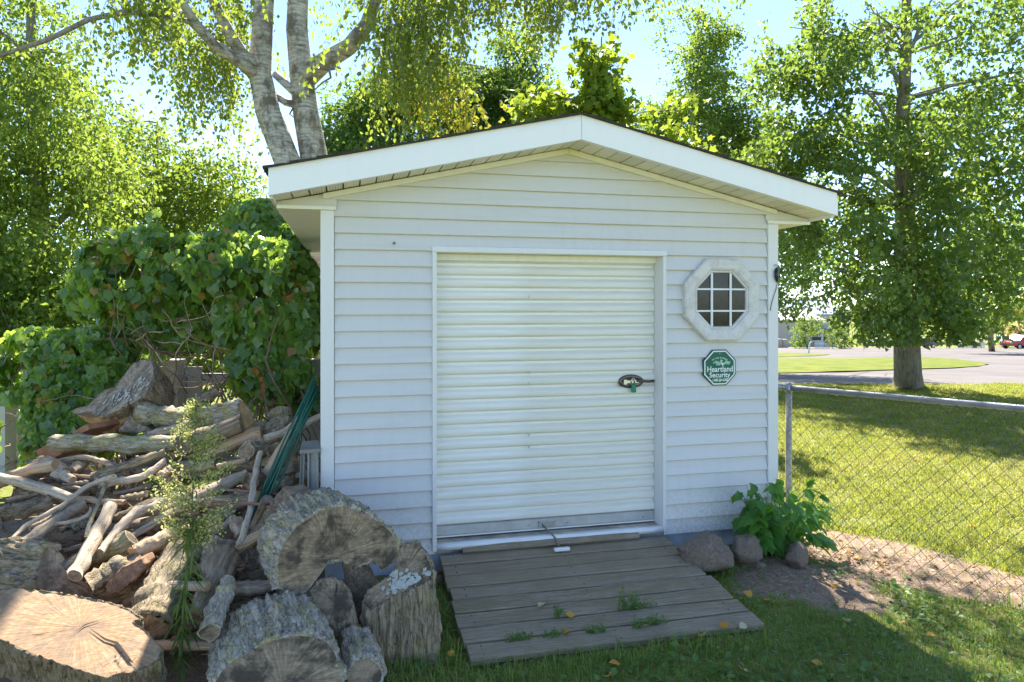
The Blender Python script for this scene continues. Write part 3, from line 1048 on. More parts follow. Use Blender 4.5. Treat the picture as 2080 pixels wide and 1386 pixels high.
YC = 0.135
door = empty('door', (0, 0, 0)); door.parent = shed; door.location = -shed.location
rib = 0.0822
zc, i = DZ0 + 0.085, 0
ribmesh = None
prof = []
for t, dp in ((0, 0.0), (0.13, 0.0200), (0.19, 0.0235), (0.34, 0.0250), (0.52, 0.0240), (0.64, 0.0205), (0.74, 0.0110), (0.80, 0.0030), (0.84, 0.0), (1.0, 0.0)):
    # broad pan, sharp lower edge, flat valley with a small bead
    prof.append((YC - dp, t * rib))
while zc < DZ1 + 0.04:
    if ribmesh is None:
        m = MB()
        vs = [(DX0 + 0.004, y, z) for y, z in prof] + [(DX1 - 0.004, y, z) for y, z in prof]
        n = len(prof)
        m.add(vs, [(j, n + j, n + j + 1, j + 1) for j in range(n - 1)], 0, False)
        ribmesh = m.mesh('slat', M_CURTAIN)
    o = bpy.data.objects.new('slat', ribmesh)
    COL.objects.link(o); o.parent = door; o.location = (0, 0, zc)
    zc += rib
bar = MB().box(DX0 + 0.006, DX1 - 0.006, YC - 0.018, YC + 0.012, DZ0 + 0.022, DZ0 + 0.085).build('bottom_bar', M_DOORBAR, door, (0, 0, 0))
MB().box(DX0 + 0.006, DX1 - 0.006, YC - 0.030, YC + 0.012, DZ0 + 0.014, DZ0 + 0.0215).build('bottom_lip', M_CURTAIN, door, (0, 0, 0))
bevel(bar, 0.004)
for x in (0.78, 1.35, 1.62, 2.18):
    MB().tube([(x, YC - 0.019, DZ0 + 0.047), (x, YC - 0.026, DZ0 + 0.047)], 0.008, 8).build('bolt', M_STEEL, door, (0, 0, 0))
MB().box(1.415, 1.535, YC - 0.021, YC - 0.0185, DZ0 + 0.030, DZ0 + 0.074).box(1.415, 1.430, YC - 0.034, YC - 0.0215, DZ0 + 0.032, DZ0 + 0.072).box(1.430, 1.525, YC - 0.030, YC - 0.0215, DZ0 + 0.038, DZ0 + 0.068).build('bottom_latch', M_STEEL, door, (0, 0, 0))
# small plastic clips and scuffs down the curtain
for (zz, xx) in ((1.775, 1.345), (1.267, 1.345), (1.19, 1.345), (0.845, 1.345), (0.765, 1.345)):
    MB().box(xx - 0.004, xx + 0.006, YC - 0.0285, YC - 0.0200, zz - 0.011, zz + 0.011).build('curtain_clip', M_DOORBAR, door, (0, 0, 0))

# oval latch handle
hc = Vector((2.083, YC - 0.0255, 1.187))
hd = MB()
ring1, ring2, ring3 = [], [], []
for k in range(28):
    a = 2 * math.pi * k / 28
    ring1.append((hc.x + 0.095 * math.cos(a), hc.y, hc.z + 0.048 * math.sin(a)))
    ring2.append((hc.x + 0.090 * math.cos(a), hc.y - 0.014, hc.z + 0.044 * math.sin(a)))
    ring3.append((hc.x + 0.070 * math.cos(a), hc.y - 0.006, hc.z + 0.027 * math.sin(a)))
hd.add(ring1 + ring2 + ring3, [(k, (k + 1) % 28, 28 + (k + 1) % 28, 28 + k) for k in range(28)] + [(28 + k, 28 + (k + 1) % 28, 56 + (k + 1) % 28, 56 + k) for k in range(28)] + [[56 + k for k in range(28)]], 0, True)
hdo = hd.build('handle_plate', M_BRONZE, door, (0, 0, 0))
MB().box(hc.x - 0.055, hc.x + 0.050, hc.y - 0.024, hc.y - 0.010, hc.z - 0.010, hc.z + 0.008).box(hc.x - 0.062, hc.x - 0.040, hc.y - 0.027, hc.y - 0.008, hc.z - 0.018, hc.z + 0.014).build('slide_bolt', M_STEEL, hdo, (0, 0, 0))
MB().tube([(hc.x + 0.028, hc.y - 0.012, hc.z + 0.002), (hc.x + 0.060, hc.y - 0.03, hc.z + 0.004), (hc.x + 0.125, hc.y - 0.026, hc.z - 0.002), (hc.x + 0.165, hc.y - 0.02, hc.z)], 0.010, 8).build('latch_arm', M_BRONZE, hdo, (0, 0, 0))
pl = empty('padlock', hc + Vector((0.005, -0.03, -0.02)), 'small padlock with green body hanging from the oval door latch', 'padlock')
c = pl.location
MB().tube([c + Vector((-0.012, 0, 0.0)), c + Vector((-0.012, 0, 0.03)), c + Vector((-0.004, 0, 0.042)), c + Vector((0.006, 0, 0.042)), c + Vector((0.012, 0, 0.03)), c + Vector((0.012, 0, 0.0))], 0.004, 6).build('shackle', M_STEEL, pl)
bevel(MB().box(c.x - 0.014, c.x + 0.020, c.y - 0.009, c.y + 0.009, c.z - 0.055, c.z).build('lock_body', M_TAGGREEN, pl), 0.004, 2)

# threshold
MB().box(DX0 - 0.01, DX1 + 0.01, 0.0235, 0.34, DZ0 - 0.06, DZ0 + 0.002).build('door_sill', M_SILL, shed)
m = MB()
vs, fs = [], []
N = 18
for i in range(N + 1):
    t = i / N
    x = DX0 - 0.012 + (DX1 - DX0 + 0.016) * t
    wv = 0.010 * math.sin(t * 7.5) + 0.006 * math.sin(t * 17)
    vs += [(x, -0.014 - max(0, wv), DZ0 - 0.030 + wv * 0.4), (x, -0.018 - max(0, wv), DZ0 + 0.006 + wv * 0.7), (x, 0.035, DZ0 + 0.008)]
for i in range(N):
    for j in range(2):
        fs.append((3 * i + j, 3 * i + 3 + j, 3 * i + 4 + j, 3 * i + 1 + j))
m.add(vs, fs, 0, True)
MB_th = m.build('threshold_strip', M_WHITEPLASTIC, shed)
sm = MB_th.modifiers.new('thick', 'SOLIDIFY'); sm.thickness = 0.003; sm.offset = -1

# pull cord with T handle lying on the ramp
pc = empty('pull_cord', (1.50, -0.05, 0.2), 'thin pull cord with white T-shaped handle hanging below the door', 'pull cord')
MB().tube([(1.44, YC - 0.03, DZ0 + 0.045), (1.455, 0.06, DZ0 + 0.03), (1.475, 0.0, DZ0 + 0.016), (1.49, -0.035, DZ0 - 0.005), (1.495, -0.08, 0.150), (1.50, -0.125, 0.142)], 0.0055, 6).build('cord', M_CORD, pc)
bevel(MB().box(1.447, 1.553, -0.150, -0.122, 0.134, 0.156).build('cord_handle', M_WHITEPLASTIC, pc), 0.006, 2)

# ------------------------------------------------------------------ octagonal window
WC = Vector((2.708, 0, 1.757))


def octa(r, y):
    return [(WC.x + r / math.cos(math.pi / 8) * math.cos(math.pi / 8 + k * math.pi / 4), y, WC.z + r / math.cos(math.pi / 8) * math.sin(math.pi / 8 + k * math.pi / 4)) for k in range(8)]


win = empty('window', (0, 0, 0)); win.parent = shed; win.location = -shed.location


def ringmesh(levels, name, mat, par):
    m = MB()
    vs = []
    for r, y in levels:
        vs += octa(r, y)
    fs = []
    for l in range(len(levels) - 1):
        for k in range(8):
            fs.append((l * 8 + k, l * 8 + (k + 1) % 8, (l + 1) * 8 + (k + 1) % 8, (l + 1) * 8 + k))
    m.add(vs, fs)
    return m.build(name, mat, par, (0, 0, 0))


ringmesh([(0.288, 0.012), (0.288, -0.040), (0.278, -0.050), (0.222, -0.046), (0.206, -0.036), (0.206, -0.030)], 'window_surround', M_WINFRAME, win)
ringmesh([(0.2055, -0.029), (0.203, -0.034), (0.192, -0.034), (0.188, -0.022), (0.188, 0.0)], 'sash', M_WINFRAME, win)
pane_y = -0.018
# panes between the bars, clipped to the octagon
R8 = 0.188
cut = R8 * math.tan(math.pi / 8)


def pane_poly(x0, x1, z0, z1):
    poly = [(x0, z0), (x1, z0), (x1, z1), (x0, z1)]
    for k in range(8):
        a = k * math.pi / 4
        nx_, nz_ = math.cos(a), math.sin(a)
        out = []
        for i in range(len(poly)):
            p, q = poly[i], poly[(i + 1) % len(poly)]
            dp, dq = p[0] * nx_ + p[1] * nz_ - R8, q[0] * nx_ + q[1] * nz_ - R8
            if dp <= 1e-9:
                out.append(p)
            if dp * dq < -1e-12:
                t = dp / (dp - dq)
                out.append((p[0] + (q[0] - p[0]) * t, p[1] + (q[1] - p[1]) * t))
        poly = out
        if len(poly) < 3:
            return None
    return poly


bars = (-0.0755, 0.0705)
xs = (-R8, bars[0] , bars[1], R8)
zs = (-R8, -0.078, 0.074, R8)
for i in range(3):
    for j in range(3):
        h = 0.0045
        pp = pane_poly(xs[i] + h, xs[i + 1] - h, zs[j] + h, zs[j + 1] - h)
        if pp:
            MB().prism([(WC.x + a, pane_y, WC.z + b) for a, b in pp], (0, 0.004, 0)).build('pane', M_PANE, win, (0, 0, 0))
for x in bars:
    MB().box(WC.x + x - 0.007, WC.x + x + 0.007, -0.030, -0.012, WC.z - R8 + 0.001, WC.z + R8 - 0.001).build('muntin', M_WHITEPLASTIC, win, (0, 0, 0))
for z in zs[1:3]:
    MB().box(WC.x - R8 + 0.001, WC.x + R8 - 0.001, -0.0285, -0.0135, WC.z + z - 0.006, WC.z + z + 0.006).build('muntin', M_WHITEPLASTIC, win, (0, 0, 0))
MB().box(WC.x - R8 + .002, WC.x + R8 - .002, -0.0085, 0.001, WC.z - cut * 0.9, WC.z + cut * 0.9).build('dark_backing', M_DARK, win, (0, 0, 0))  # panel coloured dark to stand for the unlit shed inside

# ------------------------------------------------------------------ security sign
SG = Vector((2.698, -0.012, 1.281))
sign = empty('security_sign', SG, 'green and white octagonal security sign on the siding below the window', 'sign')


def octp(r, y0, y1, mat, name, par=sign):
    pts = [(SG.x + r / math.cos(math.pi / 8) * math.cos(math.pi / 8 + k * math.pi / 4), y0, SG.z + r / math.cos(math.pi / 8) * math.sin(math.pi / 8 + k * math.pi / 4)) for k in range(8)]
    return MB().prism(pts, (0, y1 - y0, 0)).build(name, mat, par)


octp(0.1255, -0.017, -0.004, M_SIGNDARK, 'plate')
octp(0.1185, -0.0182, -0.0171, M_SIGNWHITE, 'border')
octp(0.1095, -0.0196, -0.0184, M_SIGNGREEN, 'face')
ysg = -0.0200


def text(body, x, z, size, mat, par, y=ysg, bold=0.0, width=None, name='lettering', rot=0.0):
    cu = bpy.data.curves.new(name, 'FONT')
    cu.body = body
    cu.size = size
    cu.align_x = 'CENTER'
    cu.align_y = 'CENTER'
    cu.offset = bold
    cu.extrude = 0.0004
    to = bpy.data.objects.new(name, cu)
    COL.objects.link(to)
    dg = bpy.context.evaluated_depsgraph_get()
    me = bpy.data.meshes.new_from_object(to.evaluated_get(dg))
    bpy.data.objects.remove(to)
    co = np.array([v.co[:] for v in me.vertices])
    sc = 1.0
    if width:
        sc = width / (co[:, 0].max() - co[:, 0].min())
    ca, sa = math.cos(rot), math.sin(rot)
    for v in me.vertices:
        a, b = v.co.x * sc, v.co.y
        v.co = (x + a * ca - b * sa, y - v.co.z, z + a * sa + b * ca)
    me.materials.clear(); me.materials.append(mat)
    me.flip_normals()
    return link(name, me, par)


text('Heartland', SG.x + 0.002, SG.z - 0.012, 0.056, M_SIGNWHITE, sign, bold=0.0008, width=0.198)
text('Security', SG.x, SG.z - 0.053, 0.050, M_SIGNWHITE, sign, bold=0.0008, width=0.162)
text('1-888-264-6380', SG.x + 0.002, SG.z - 0.088, 0.026, M_SIGNWHITE, sign, bold=0.0005, width=0.118)
wd = 'THE POWER TO PROTECT'
for i, ch in enumerate(wd):
    if ch == ' ':
        continue
    a = math.radians(90 + 32 - 64 * i / (len(wd) - 1))
    text(ch, SG.x + 0.108 * math.cos(a), SG.z - 0.040 + 0.108 * math.sin(a), 0.013, M_SIGNWHITE, sign, rot=a - math.pi / 2)
# tree emblem: overlapping leaf clumps, trunk and roots
m = MB()
rs = random.Random(3)
for i in range(34):
    a = rs.uniform(0, math.pi * 2); r = math.sqrt(rs.random())
    cx_, cz_ = SG.x + 0.012 + 0.072 * r * math.cos(a), SG.z + 0.036 + 0.015 * r * math.sin(a)
    rr = rs.uniform(0.006, 0.012)
    n = 7
    pts = [(cx_ + rr * math.cos(2 * math.pi * k / n + i) * rs.uniform(.8, 1.2), ysg - 0.0001 * i / 34, cz_ + 0.75 * rr * math.sin(2 * math.pi * k / n + i)) for k in range(n)]
    m.add(pts, [list(range(n))])
m.build('tree_emblem', M_SIGNPALE, sign)
MB().prism([(SG.x + 0.013, ysg, SG.z + 0.032), (SG.x + 0.031, ysg, SG.z + 0.032), (SG.x + 0.0245, ysg, SG.z + 0.018), (SG.x + 0.0245, ysg, SG.z + 0.010), (SG.x + 0.0195, ysg, SG.z + 0.010), (SG.x + 0.0195, ysg, SG.z + 0.018)], (0, -0.0004, 0)).build('emblem_trunk', M_SIGNWHITE, sign)
for z in (SG.z + 0.098, SG.z - 0.100):
    MB().tube([(SG.x, -0.0196, z), (SG.x, -0.0225, z)], 0.003, 8).build('screw', M_STEEL, sign)

# loose cable and cap by the right corner; small hook on the wall
cb = empty('cable', (W_ - 0.04, -0.01, 1.85), 'thin dark cable stub with black cap on the right corner trim', 'cable')
MB().tube([(W_ - 0.034, -0.019, 2.00), (W_ - 0.022, -0.026, 2.012), (W_ - 0.008, -0.026, 2.0), (W_ + 0.002, -0.024, 1.965), (W_ - 0.002, -0.022, 1.90), (W_ - 0.015, -0.021, 1.84), (W_ - 0.05, -0.019, 1.74), (W_ - 0.062, -0.0185, 1.68)], 0.0025, 5).build('wire', M_WIRE, cb)
vs = [(W_ - 0.012, -0.021, 1.99), (W_ - 0.020, -0.028, 1.965), (W_ - 0.020, -0.032, 1.92), (W_ - 0.012, -0.022, 1.885)]
MB().tube(vs, [0.004, 0.015, 0.015, 0.005], 8).build('cap', M_BLACK, cb)
hk = MB().tube([(0.438, 0.004, 2.115), (0.438, -0.018, 2.115), (0.445, -0.024, 2.106), (0.437, -0.026, 2.100), (0.430, -0.024, 2.106)], 0.003, 6).build('screw_hook', M_BLACK)
tag(hk, 'tiny dark screw hook on the upper left siding', 'hook')

# ------------------------------------------------------------------ ramp
ramp = empty('ramp', (1.5, -0.55, 0), 'weathered grey plank ramp leading up to the shed door', 'ramp')
RY0, RZ0, RY1, RZ1 = -0.022, 0.132, -1.15, 0.028
L = math.hypot(RY1 - RY0, RZ1 - RZ0)
u = Vector((0, (RY1 - RY0) / L, (RZ1 - RZ0) / L)); nrm = Vector((0, -u.z, u.y));
if nrm.z < 0:
    nrm = -nrm
rs = random.Random(5)
NB = 8
for i in range(NB):
    a, b = L * i / NB + 0.006, L * (i + 1) / NB - 0.007
    xa, xb = 0.722 + rs.uniform(-.012, .008) + 0.0 * i, 2.272 + 0.005 * i + rs.uniform(-.012, .012)
    m = MB()
    # plank with a softened, slightly uneven top
    nx_ = 14
    h = rs.uniform(-0.003, 0.003)
    vs = []
    for j in range(nx_ + 1):
        x = xa + (xb - xa) * j / nx_
        for (t, hh) in ((a, -0.032), (a, -0.004), (a + 0.005, 0.0), (0.5 * (a + b), 0.0005), (b - 0.005, 0.0), (b, -0.004), (b, -0.032)):
            wob = 0.0022 * math.sin(x * 7 + i * 2.1 + t * 9)
            ee = 0.0015 * math.sin(x * 23 + i * 5)
            p = Vector((x, RY0, RZ0)) + u * (t + (ee if hh < 0 else 0)) + nrm * (hh + h + wob)
            vs.append(p)
    fs = []
    for j in range(nx_):
        for q in range(6):
            fs.append((j * 7 + q, j * 7 + q + 1, (j + 1) * 7 + q + 1, (j + 1) * 7 + q))
    fs.append([0, 1, 2, 3, 4, 5, 6][::-1]); fs.append([nx_ * 7 + q for q in range(7)])
    m.add(vs, fs)
    me = m.mesh('plank', M_PLANK)
    po_ = link('plank', me, ramp)
    for sx_ in (0.80, 1.5, 2.2):
        for tt_ in (a + 0.03, b - 0.03):
            pc_ = Vector((sx_ + rs.uniform(-.006, .006), RY0, RZ0)) + u * tt_ + nrm * 0.0008
            m2 = MB().tube([pc_ - nrm * 0.004, pc_ + nrm * 0.0022], 0.0038, 7, smooth=False)
            so_ = bpy.data.objects.new('screw', m2.mesh('screw', M_DRIP)); COL.objects.link(so_); so_.parent = po_
            so_.location = (0, 0, 0)
# narrow filler strip at the threshold
MB().hexa([(0.87, -0.045, 0.136), (2.08, -0.045, 0.136), (2.08, -0.019, 0.138), (0.87, -0.019, 0.138), (0.87, -0.058, 0.150), (2.08, -0.058, 0.150), (2.08, -0.0185, 0.176), (0.87, -0.0185, 0.176)]).build('filler_strip', M_PLANK, ramp)
for x in (0.80, 1.5, 2.2):
    m = MB()
    p0, p1 = Vector((x, RY0 - 0.02, RZ0)) - nrm * 0.034, Vector((x, RY1 + 0.03, RZ1)) - nrm * 0.034
    m.hexa([(x - .02, p1.y, -0.10), (x + .02, p1.y, -0.10), (x + .02, p0.y, -0.10), (x - .02, p0.y, -0.10), (x - .02, p1.y, p1.z), (x + .02, p1.y, p1.z), (x + .02, p0.y, p0.z), (x - .02, p0.y, p0.z)])
    m.build('stringer', M_PLANK, ramp)

# ================================================================== chain-link fence
fence = empty('chain_link_fence', (FP0.x, FP0.y, -0.12), 'galvanised chain-link fence with top rail right of the shed', 'fence')
ZR, ZG = 1.096, -0.13
FL = 6.5
post = MB().tube([(FP0.x, FP0.y, -0.4), (FP0.x, FP0.y, ZR - 0.02)], 0.023, 14).build('post', M_GALVPOST, fence)
capo = MB().tube([(FP0.x, FP0.y, ZR - 0.035), (FP0.x, FP0.y, ZR - 0.005), (FP0.x, FP0.y, ZR + 0.03), (FP0.x, FP0.y, ZR + 0.04)], [0.028, 0.029, 0.024, 0.008], 14).build('rail_cap', M_GALV, post)
pend = FP0 + FDIR * 3.05
MB().tube([(pend.x, pend.y, -0.4), (pend.x, pend.y, ZR - 0.02)], 0.023, 12).build('post', M_GALVPOST, fence)
pe = FP0 + FDIR * FL
MB().tube([(FP0.x, FP0.y, ZR), (pe.x, pe.y, ZR)], 0.0215, 14).build('top_rail', M_GALV, fence)
pb = Vector((W_ + 0.012, FP0.y + 0.42, 0))
BDIR = (pb - FP0).normalized(); BL = (pb - FP0).length
MB().tube([(FP0.x, FP0.y, ZR), (pb.x, pb.y, ZR + 0.012)], 0.0215, 14).build('top_rail', M_GALV, fence)
FN = Vector((-FDIR.y, FDIR.x, 0))


def chain(origin, d, length, nrmv, name):
    """woven zigzag wires, each one a thin square tube"""
    dm, st_ = 0.050, 0.0545
    nz = int((ZR - 0.01 - ZG) / st_)
    V, F = [], []
    nw = int(length / dm) + 1
    r = 0.0022
    for wI in range(nw):
        pts = []
        for k in range(nz + 1):
            s_ = wI * dm + (dm / 2 if ((k + wI) % 2) else -dm / 2)
            off = 0.003 if k % 2 else -0.003
            z = ZR - 0.012 - k * st_
            p = origin + d * max(0.0, min(length, s_ + dm / 2)) + nrmv * off
            pts.append(np.array((p.x, p.y, z)))
        # barbs above the rail
        b = len(V)
        for p in pts:
            for (a, c_) in ((r, 0), (0, r), (-r, 0), (0, -r)):
                V.append(p + np.array((d.x * a + nrmv.x * c_, d.y * a + nrmv.y * c_, 0)))
        for k in range(len(pts) - 1):
            for j in range(4):
                F.append((b + k * 4 + j, b + k * 4 + (j + 1) % 4, b + (k + 1) * 4 + (j + 1) % 4, b + (k + 1) * 4 + j))
        p = pts[0]
        b = len(V)
        for dz, sl in ((0, 0), (0.035, 0.006)):
            for (a, c_) in ((r, 0), (0, r), (-r, 0), (0, -r)):
                V.append(p + np.array((d.x * (a + sl) + nrmv.x * (c_ + 0.024), d.y * (a + sl) + nrmv.y * (c_ + 0.024), dz)))
        for j in range(4):
            F.append((b + j, b + (j + 1) % 4, b + 4 + (j + 1) % 4, b + 4 + j))
    o = link(name, npmesh(name, V, F, M_WIRE), fence)
    o['kind'] = 'stuff'
    return o


chain(Vector((FP0.x, FP0.y, 0)) + FN * -0.028, FDIR, FL, FN, 'wire_mesh')
BN = Vector((-BDIR.y, BDIR.x, 0))
chain(Vector((FP0.x, FP0.y, 0)) + BN * 0.028 + BDIR * 0.02, BDIR, BL - 0.02, BN, 'wire_mesh')
for t in np.arange(0.35, FL, 0.55):
    p = FP0 + FDIR * t
    ring = [(p + FDIR * 0.0 + FN * (0.026 * math.cos(a)) + Vector((0, 0, ZR + 0.026 * math.sin(a)))) for a in np.linspace(-2.4, 2.6, 12)]
    MB().tube(ring, 0.0017, 4).build('wire_tie', M_STEEL, fence)

# ================================================================== foliage tools
def fan(outline, c=(0.38, 0.0, -0.04)):
    n = len(outline)
    return np.array([c] + outline, float), np.array([(0, 1 + i, 1 + (i + 1) % n) for i in range(n)])


T_DIAMOND = (np.array([(0, 0, 0), (.42, .33, .07), (1, 0, -.04), (.42, -.33, .07)], float), np.array([(0, 3, 2), (0, 2, 1)]))
T_DELTA = (np.array([(0, 0, 0), (.12, .46, .06), (1, 0, -.06), (.12, -.46, .06)], float), np.array([(0, 3, 2), (0, 2, 1)]))
T_LANCE = (np.array([(0, 0, 0), (.35, .13, .03), (1, 0, -.18), (.35, -.13, .03)], float), np.array([(0, 3, 2), (0, 2, 1)]))
T_GRAPE = fan([(0.10, 0, 0), (-.08, .26, .03), (.12, .47, .02), (.32, .47, .05), (.52, .50, 0), (.70, .30, .04), (1, 0, -.10),
               (.70, -.30, .04), (.52, -.50, 0), (.32, -.47, .05), (.12, -.47, .02), (-.08, -.26, .03)])
T_MAPLE = fan([(0.05, 0, 0), (.05, .40, 0), (.28, .30, .04), (.52, .55, -.02), (.60, .20, .04), (1, 0, -.08), (.60, -.20, .04), (.52, -.55, -.02), (.28, -.30, .04), (.05, -.40, 0)])
T_OVATE = (np.array([(0, 0, 0), (.22, .26, .05), (.55, .30, .04), (1, 0, -.10), (.55, -.30, .04), (.22, -.26, .05), (.5, 0, -.02)], float),
           np.array([(0, 6, 1), (1, 6, 2), (2, 6, 3), (3, 6, 4), (4, 6, 5), (5, 6, 0)]))


def unit(a):
    return a / np.maximum(np.linalg.norm(a, axis=1, keepdims=True), 1e-9)


def leaves(pos, dirs, nrm, size, tmpl):
    """place a leaf template at every position"""
    tv, tf = tmpl
    d = unit(dirs)
    n = nrm - d * np.sum(nrm * d, 1, keepdims=True)
    n = unit(n)
    s_ = np.cross(n, d)
    V = (pos[:, None, :] + size[:, None, None] * (tv[None, :, 0:1] * d[:, None, :] + tv[None, :, 1:2] * s_[:, None, :] + tv[None, :, 2:3] * n[:, None, :]))
    k = len(tv)
    F = (tf[None, :, :] + (np.arange(len(pos)) * k)[:, None, None]).reshape(-1, 3)
    return V.reshape(-1, 3), F, len(tf)


def smooth_noise3(p, f, seed=0):
    """cheap band-limited noise for clumping"""
    r = np.random.default_rng(seed)
    o = np.zeros(len(p))
    for _ in range(5):
        k = r.normal(size=3) * f
        o += np.sin(p @ k + r.uniform(0, 6.28))
    return o / 5


def crown_leaves(clumps, n, tmpl, size, r, twig=0.35, droop=0.25, up=0.5, out=0.6, gap=None, seed=0, shell=0.5):
    """leaf positions on twigs that leave each clump's middle. clumps: (centre, (rx,ry,rz))"""
    vol = np.array([c[1][0] * c[1][1] * c[1][2] for c in clumps]) ** (2 / 3)
    cnt = np.maximum(3, (n * vol / vol.sum())).astype(int)
    PP, DD, NN = [], [], []
    for (c, rad), k in zip(clumps, cnt):
        per = 7
        nt = max(2, k // per)
        u_ = unit(r.normal(size=(nt, 3)))
        rr = shell + (1 - shell) * r.random((nt, 1)) ** 0.6
        org = np.array(c)[None] + u_ * rr * np.array(rad)[None] * 0.85
        dr = unit(u_ * out + r.normal(size=(nt, 3)) * 0.6 + np.array((0, 0, -droop)))
        t = r.random((nt, per, 1)) * twig
        pos = org[:, None] + dr[:, None] * t + np.array((0, 0, -1.0)) * (t ** 2) * droop * 1.4
        pos = pos + r.normal(size=pos.shape) * size * 0.45
        ld = dr[:, None] * 0.5 + r.normal(size=pos.shape) * 0.7 + np.array((0, 0, -droop * 1.5 - 0.2))
        nn = r.normal(size=pos.shape) * 0.8 + np.array((0, 0, up))
        PP.append(pos.reshape(-1, 3)); DD.append(ld.reshape(-1, 3)); NN.append(nn.reshape(-1, 3))
    PP, DD, NN = np.concatenate(PP), np.concatenate(DD), np.concatenate(NN)
    if gap:
        f, thr = gap
        keep = smooth_noise3(PP, f, seed) > thr
        PP, DD, NN = PP[keep], DD[keep], NN[keep]
    return PP, DD, NN


SUNA = np.array(SUNV)
GAPS = []     # openings in the canopy: (point that receives sun, radius)


def open_gaps(pos):
    keep = np.ones(len(pos), bool)
    for (q, rad) in GAPS:
        d = pos - np.array(q)[None]
        t = d @ SUNA
        dist = np.linalg.norm(d - t[:, None] * SUNA[None], axis=1)
        keep &= ~((dist < rad) & (t > 0))
    return keep


def foliage(name, PP, DD, NN, size, tmpl, mat, r, parent, var=0.3, tone=None, gaps=True, stuff=False):
    if gaps and GAPS:
        kp = open_gaps(PP)
        PP, DD, NN = PP[kp], DD[kp], NN[kp]
    sz = size * (1 + var * r.uniform(-1, 1, len(PP)))
    V, F, k = leaves(PP, DD, NN, sz, tmpl)
    lv = r.random(len(PP)) * 0.75 + 0.25 * (0.5 + 0.5 * smooth_noise3(PP, 2.0, 5)) if tone is None else tone(PP, r)
    lv = np.repeat(np.clip(lv, 0, 1), k)
    o = link(name, npmesh(name, V, F, mat, lv), parent)
    if stuff:
        o['kind'] = 'stuff'
    return o


def wander(a, b, n, amp, r, sag=0.0):
    """slightly crooked way from a to b"""
    a, b = Vector(a), Vector(b)
    L_ = (b - a).length
    pts = []
    ph = r.uniform(0, 6.28, 6)
    for i in range(n + 1):
        t = i / n
        p = a.lerp(b, t)
        w_ = math.sin(math.pi * t) * amp * L_
        p = p + Vector((math.sin(ph[0] + 5 * t), math.sin(ph[1] + 6 * t), 0.6 * math.sin(ph[2] + 5 * t))) * w_
        p.z += sag * math.sin(math.pi * t) * L_
        pts.append(p)
    return pts


def limb(name, pts, r0, r1, mat, parent, n=8, power=1.0):
    k = len(pts)
    rad = [r0 + (r1 - r0) * (i / (k - 1)) ** power for i in range(k)]
    return MB().tube(pts, rad, n).build(name, mat, parent)


def clumps_in(env, n, r, rad, mind=0.5, reject=None):
    """spread clump centres through a list of ellipsoids (centre, radii, weight)"""
    out = []
    w_ = np.array([e[2] if len(e) > 2 else e[1][0] * e[1][1] * e[1][2] for e in env], float)
    w_ /= w_.sum()
    tries = 0
    while len(out) < n and tries < n * 40:
        tries += 1
        c, R = env[r.choice(len(env), p=w_)][:2]
        u_ = r.normal(size=3); u_ /= np.linalg.norm(u_)
        p = np.array(c) + u_ * np.array(R) * (r.random() ** 0.42)
        if reject is not None and reject(p):
            continue
        rr = r.uniform(*rad)
        if any(np.linalg.norm(p - q[0]) < mind * (rr + q[1][0]) for q in out):
            continue
        out.append((p, (rr, rr, rr * 0.75)))
    return out


def generic_tree(name, label, base, top, trunk_r, env, nclump, clump_r, nleaf, leafsize, tmpl, mat, seed, barkmat=None, group=None, droop=0.2, twig=0.4,
                 up=0.5, gap=None, mind=0.5, nlimb=14, trunk_pts=None, cat='tree', tone=None, shell=0.45, reject=None):
    r = np.random.default_rng(seed)
    barkmat = barkmat or M_LIMB
    t = empty(name, base, label, cat, group)
    tp = trunk_pts or wander(base, top, 8, 0.015, r)
    limb('trunk', tp, trunk_r, trunk_r * 0.18, barkmat, t, 10)
    cl = clumps_in(env, nclump, r, clump_r, mind, reject)
    # limbs reach from the trunk to the biggest clumps
    order = sorted(range(len(cl)), key=lambda i: -cl[i][1][0])
    for i in order[:nlimb]:
        c = Vector(cl[i][0])
        best = None
        for j, p in enumerate(tp[1:], 1):
            if p.z < c.z + 0.2:
                d = (p - c).length + 0.6 * abs((c.z - p.z) - 0.5 * math.hypot(c.x - p.x, c.y - p.y))
                if best is None or d < best[0]:
                    best = (d, p, j)
        if best:
            fr = best[2] / len(tp)
            limb('limb', wander(best[1], c, 6, 0.05, r, 0.04), trunk_r * (0.42 - 0.28 * fr), trunk_r * 0.05, barkmat, t, 6)
    PP, DD, NN = crown_leaves(cl, nleaf, tmpl, leafsize, r, twig, droop, up, 0.7, gap, seed, shell)
    foliage('crown', PP, DD, NN, leafsize, tmpl, mat, r, t, tone=tone)
    return t, cl


def E(px, py, D, rpx, rpy, rd=None, w=None):
    """crown ellipsoid given by its look in the frame; upright radii in metres follow from the distance"""
    c = P(px, py, D)
    rx, rz = rpx / FPX * D, rpy / FPX * D
    rr = rd if rd is not None else 0.5 * (rx + rz)
    e = (np.array(c), np.array((rx, rr, rz)))
    return e if w is None else (*e, w)


def ground_at(px, D):
    p = P(px, 700, D)
    p.z = float(gz(p.x, p.y))
    return p


GAPS.append((tuple(P(120, 1280, 2.95)), 0.48))
GAPS.append((tuple(P(160, 930, 4.7)), 0.22))
GAPS.append((tuple(P(395, 970, 3.1)), 0.34))
for _px, _py, _r in ((250, 500, .45), (330, 510, .7), (430, 510, .6), (520, 520, .6), (600, 540, .4), (60, 690, .55), (160, 690, .6), (120, 780, .45), (180, 860, .4)):
    GAPS.append((tuple(P(_px, _py, 6.2)), _r))

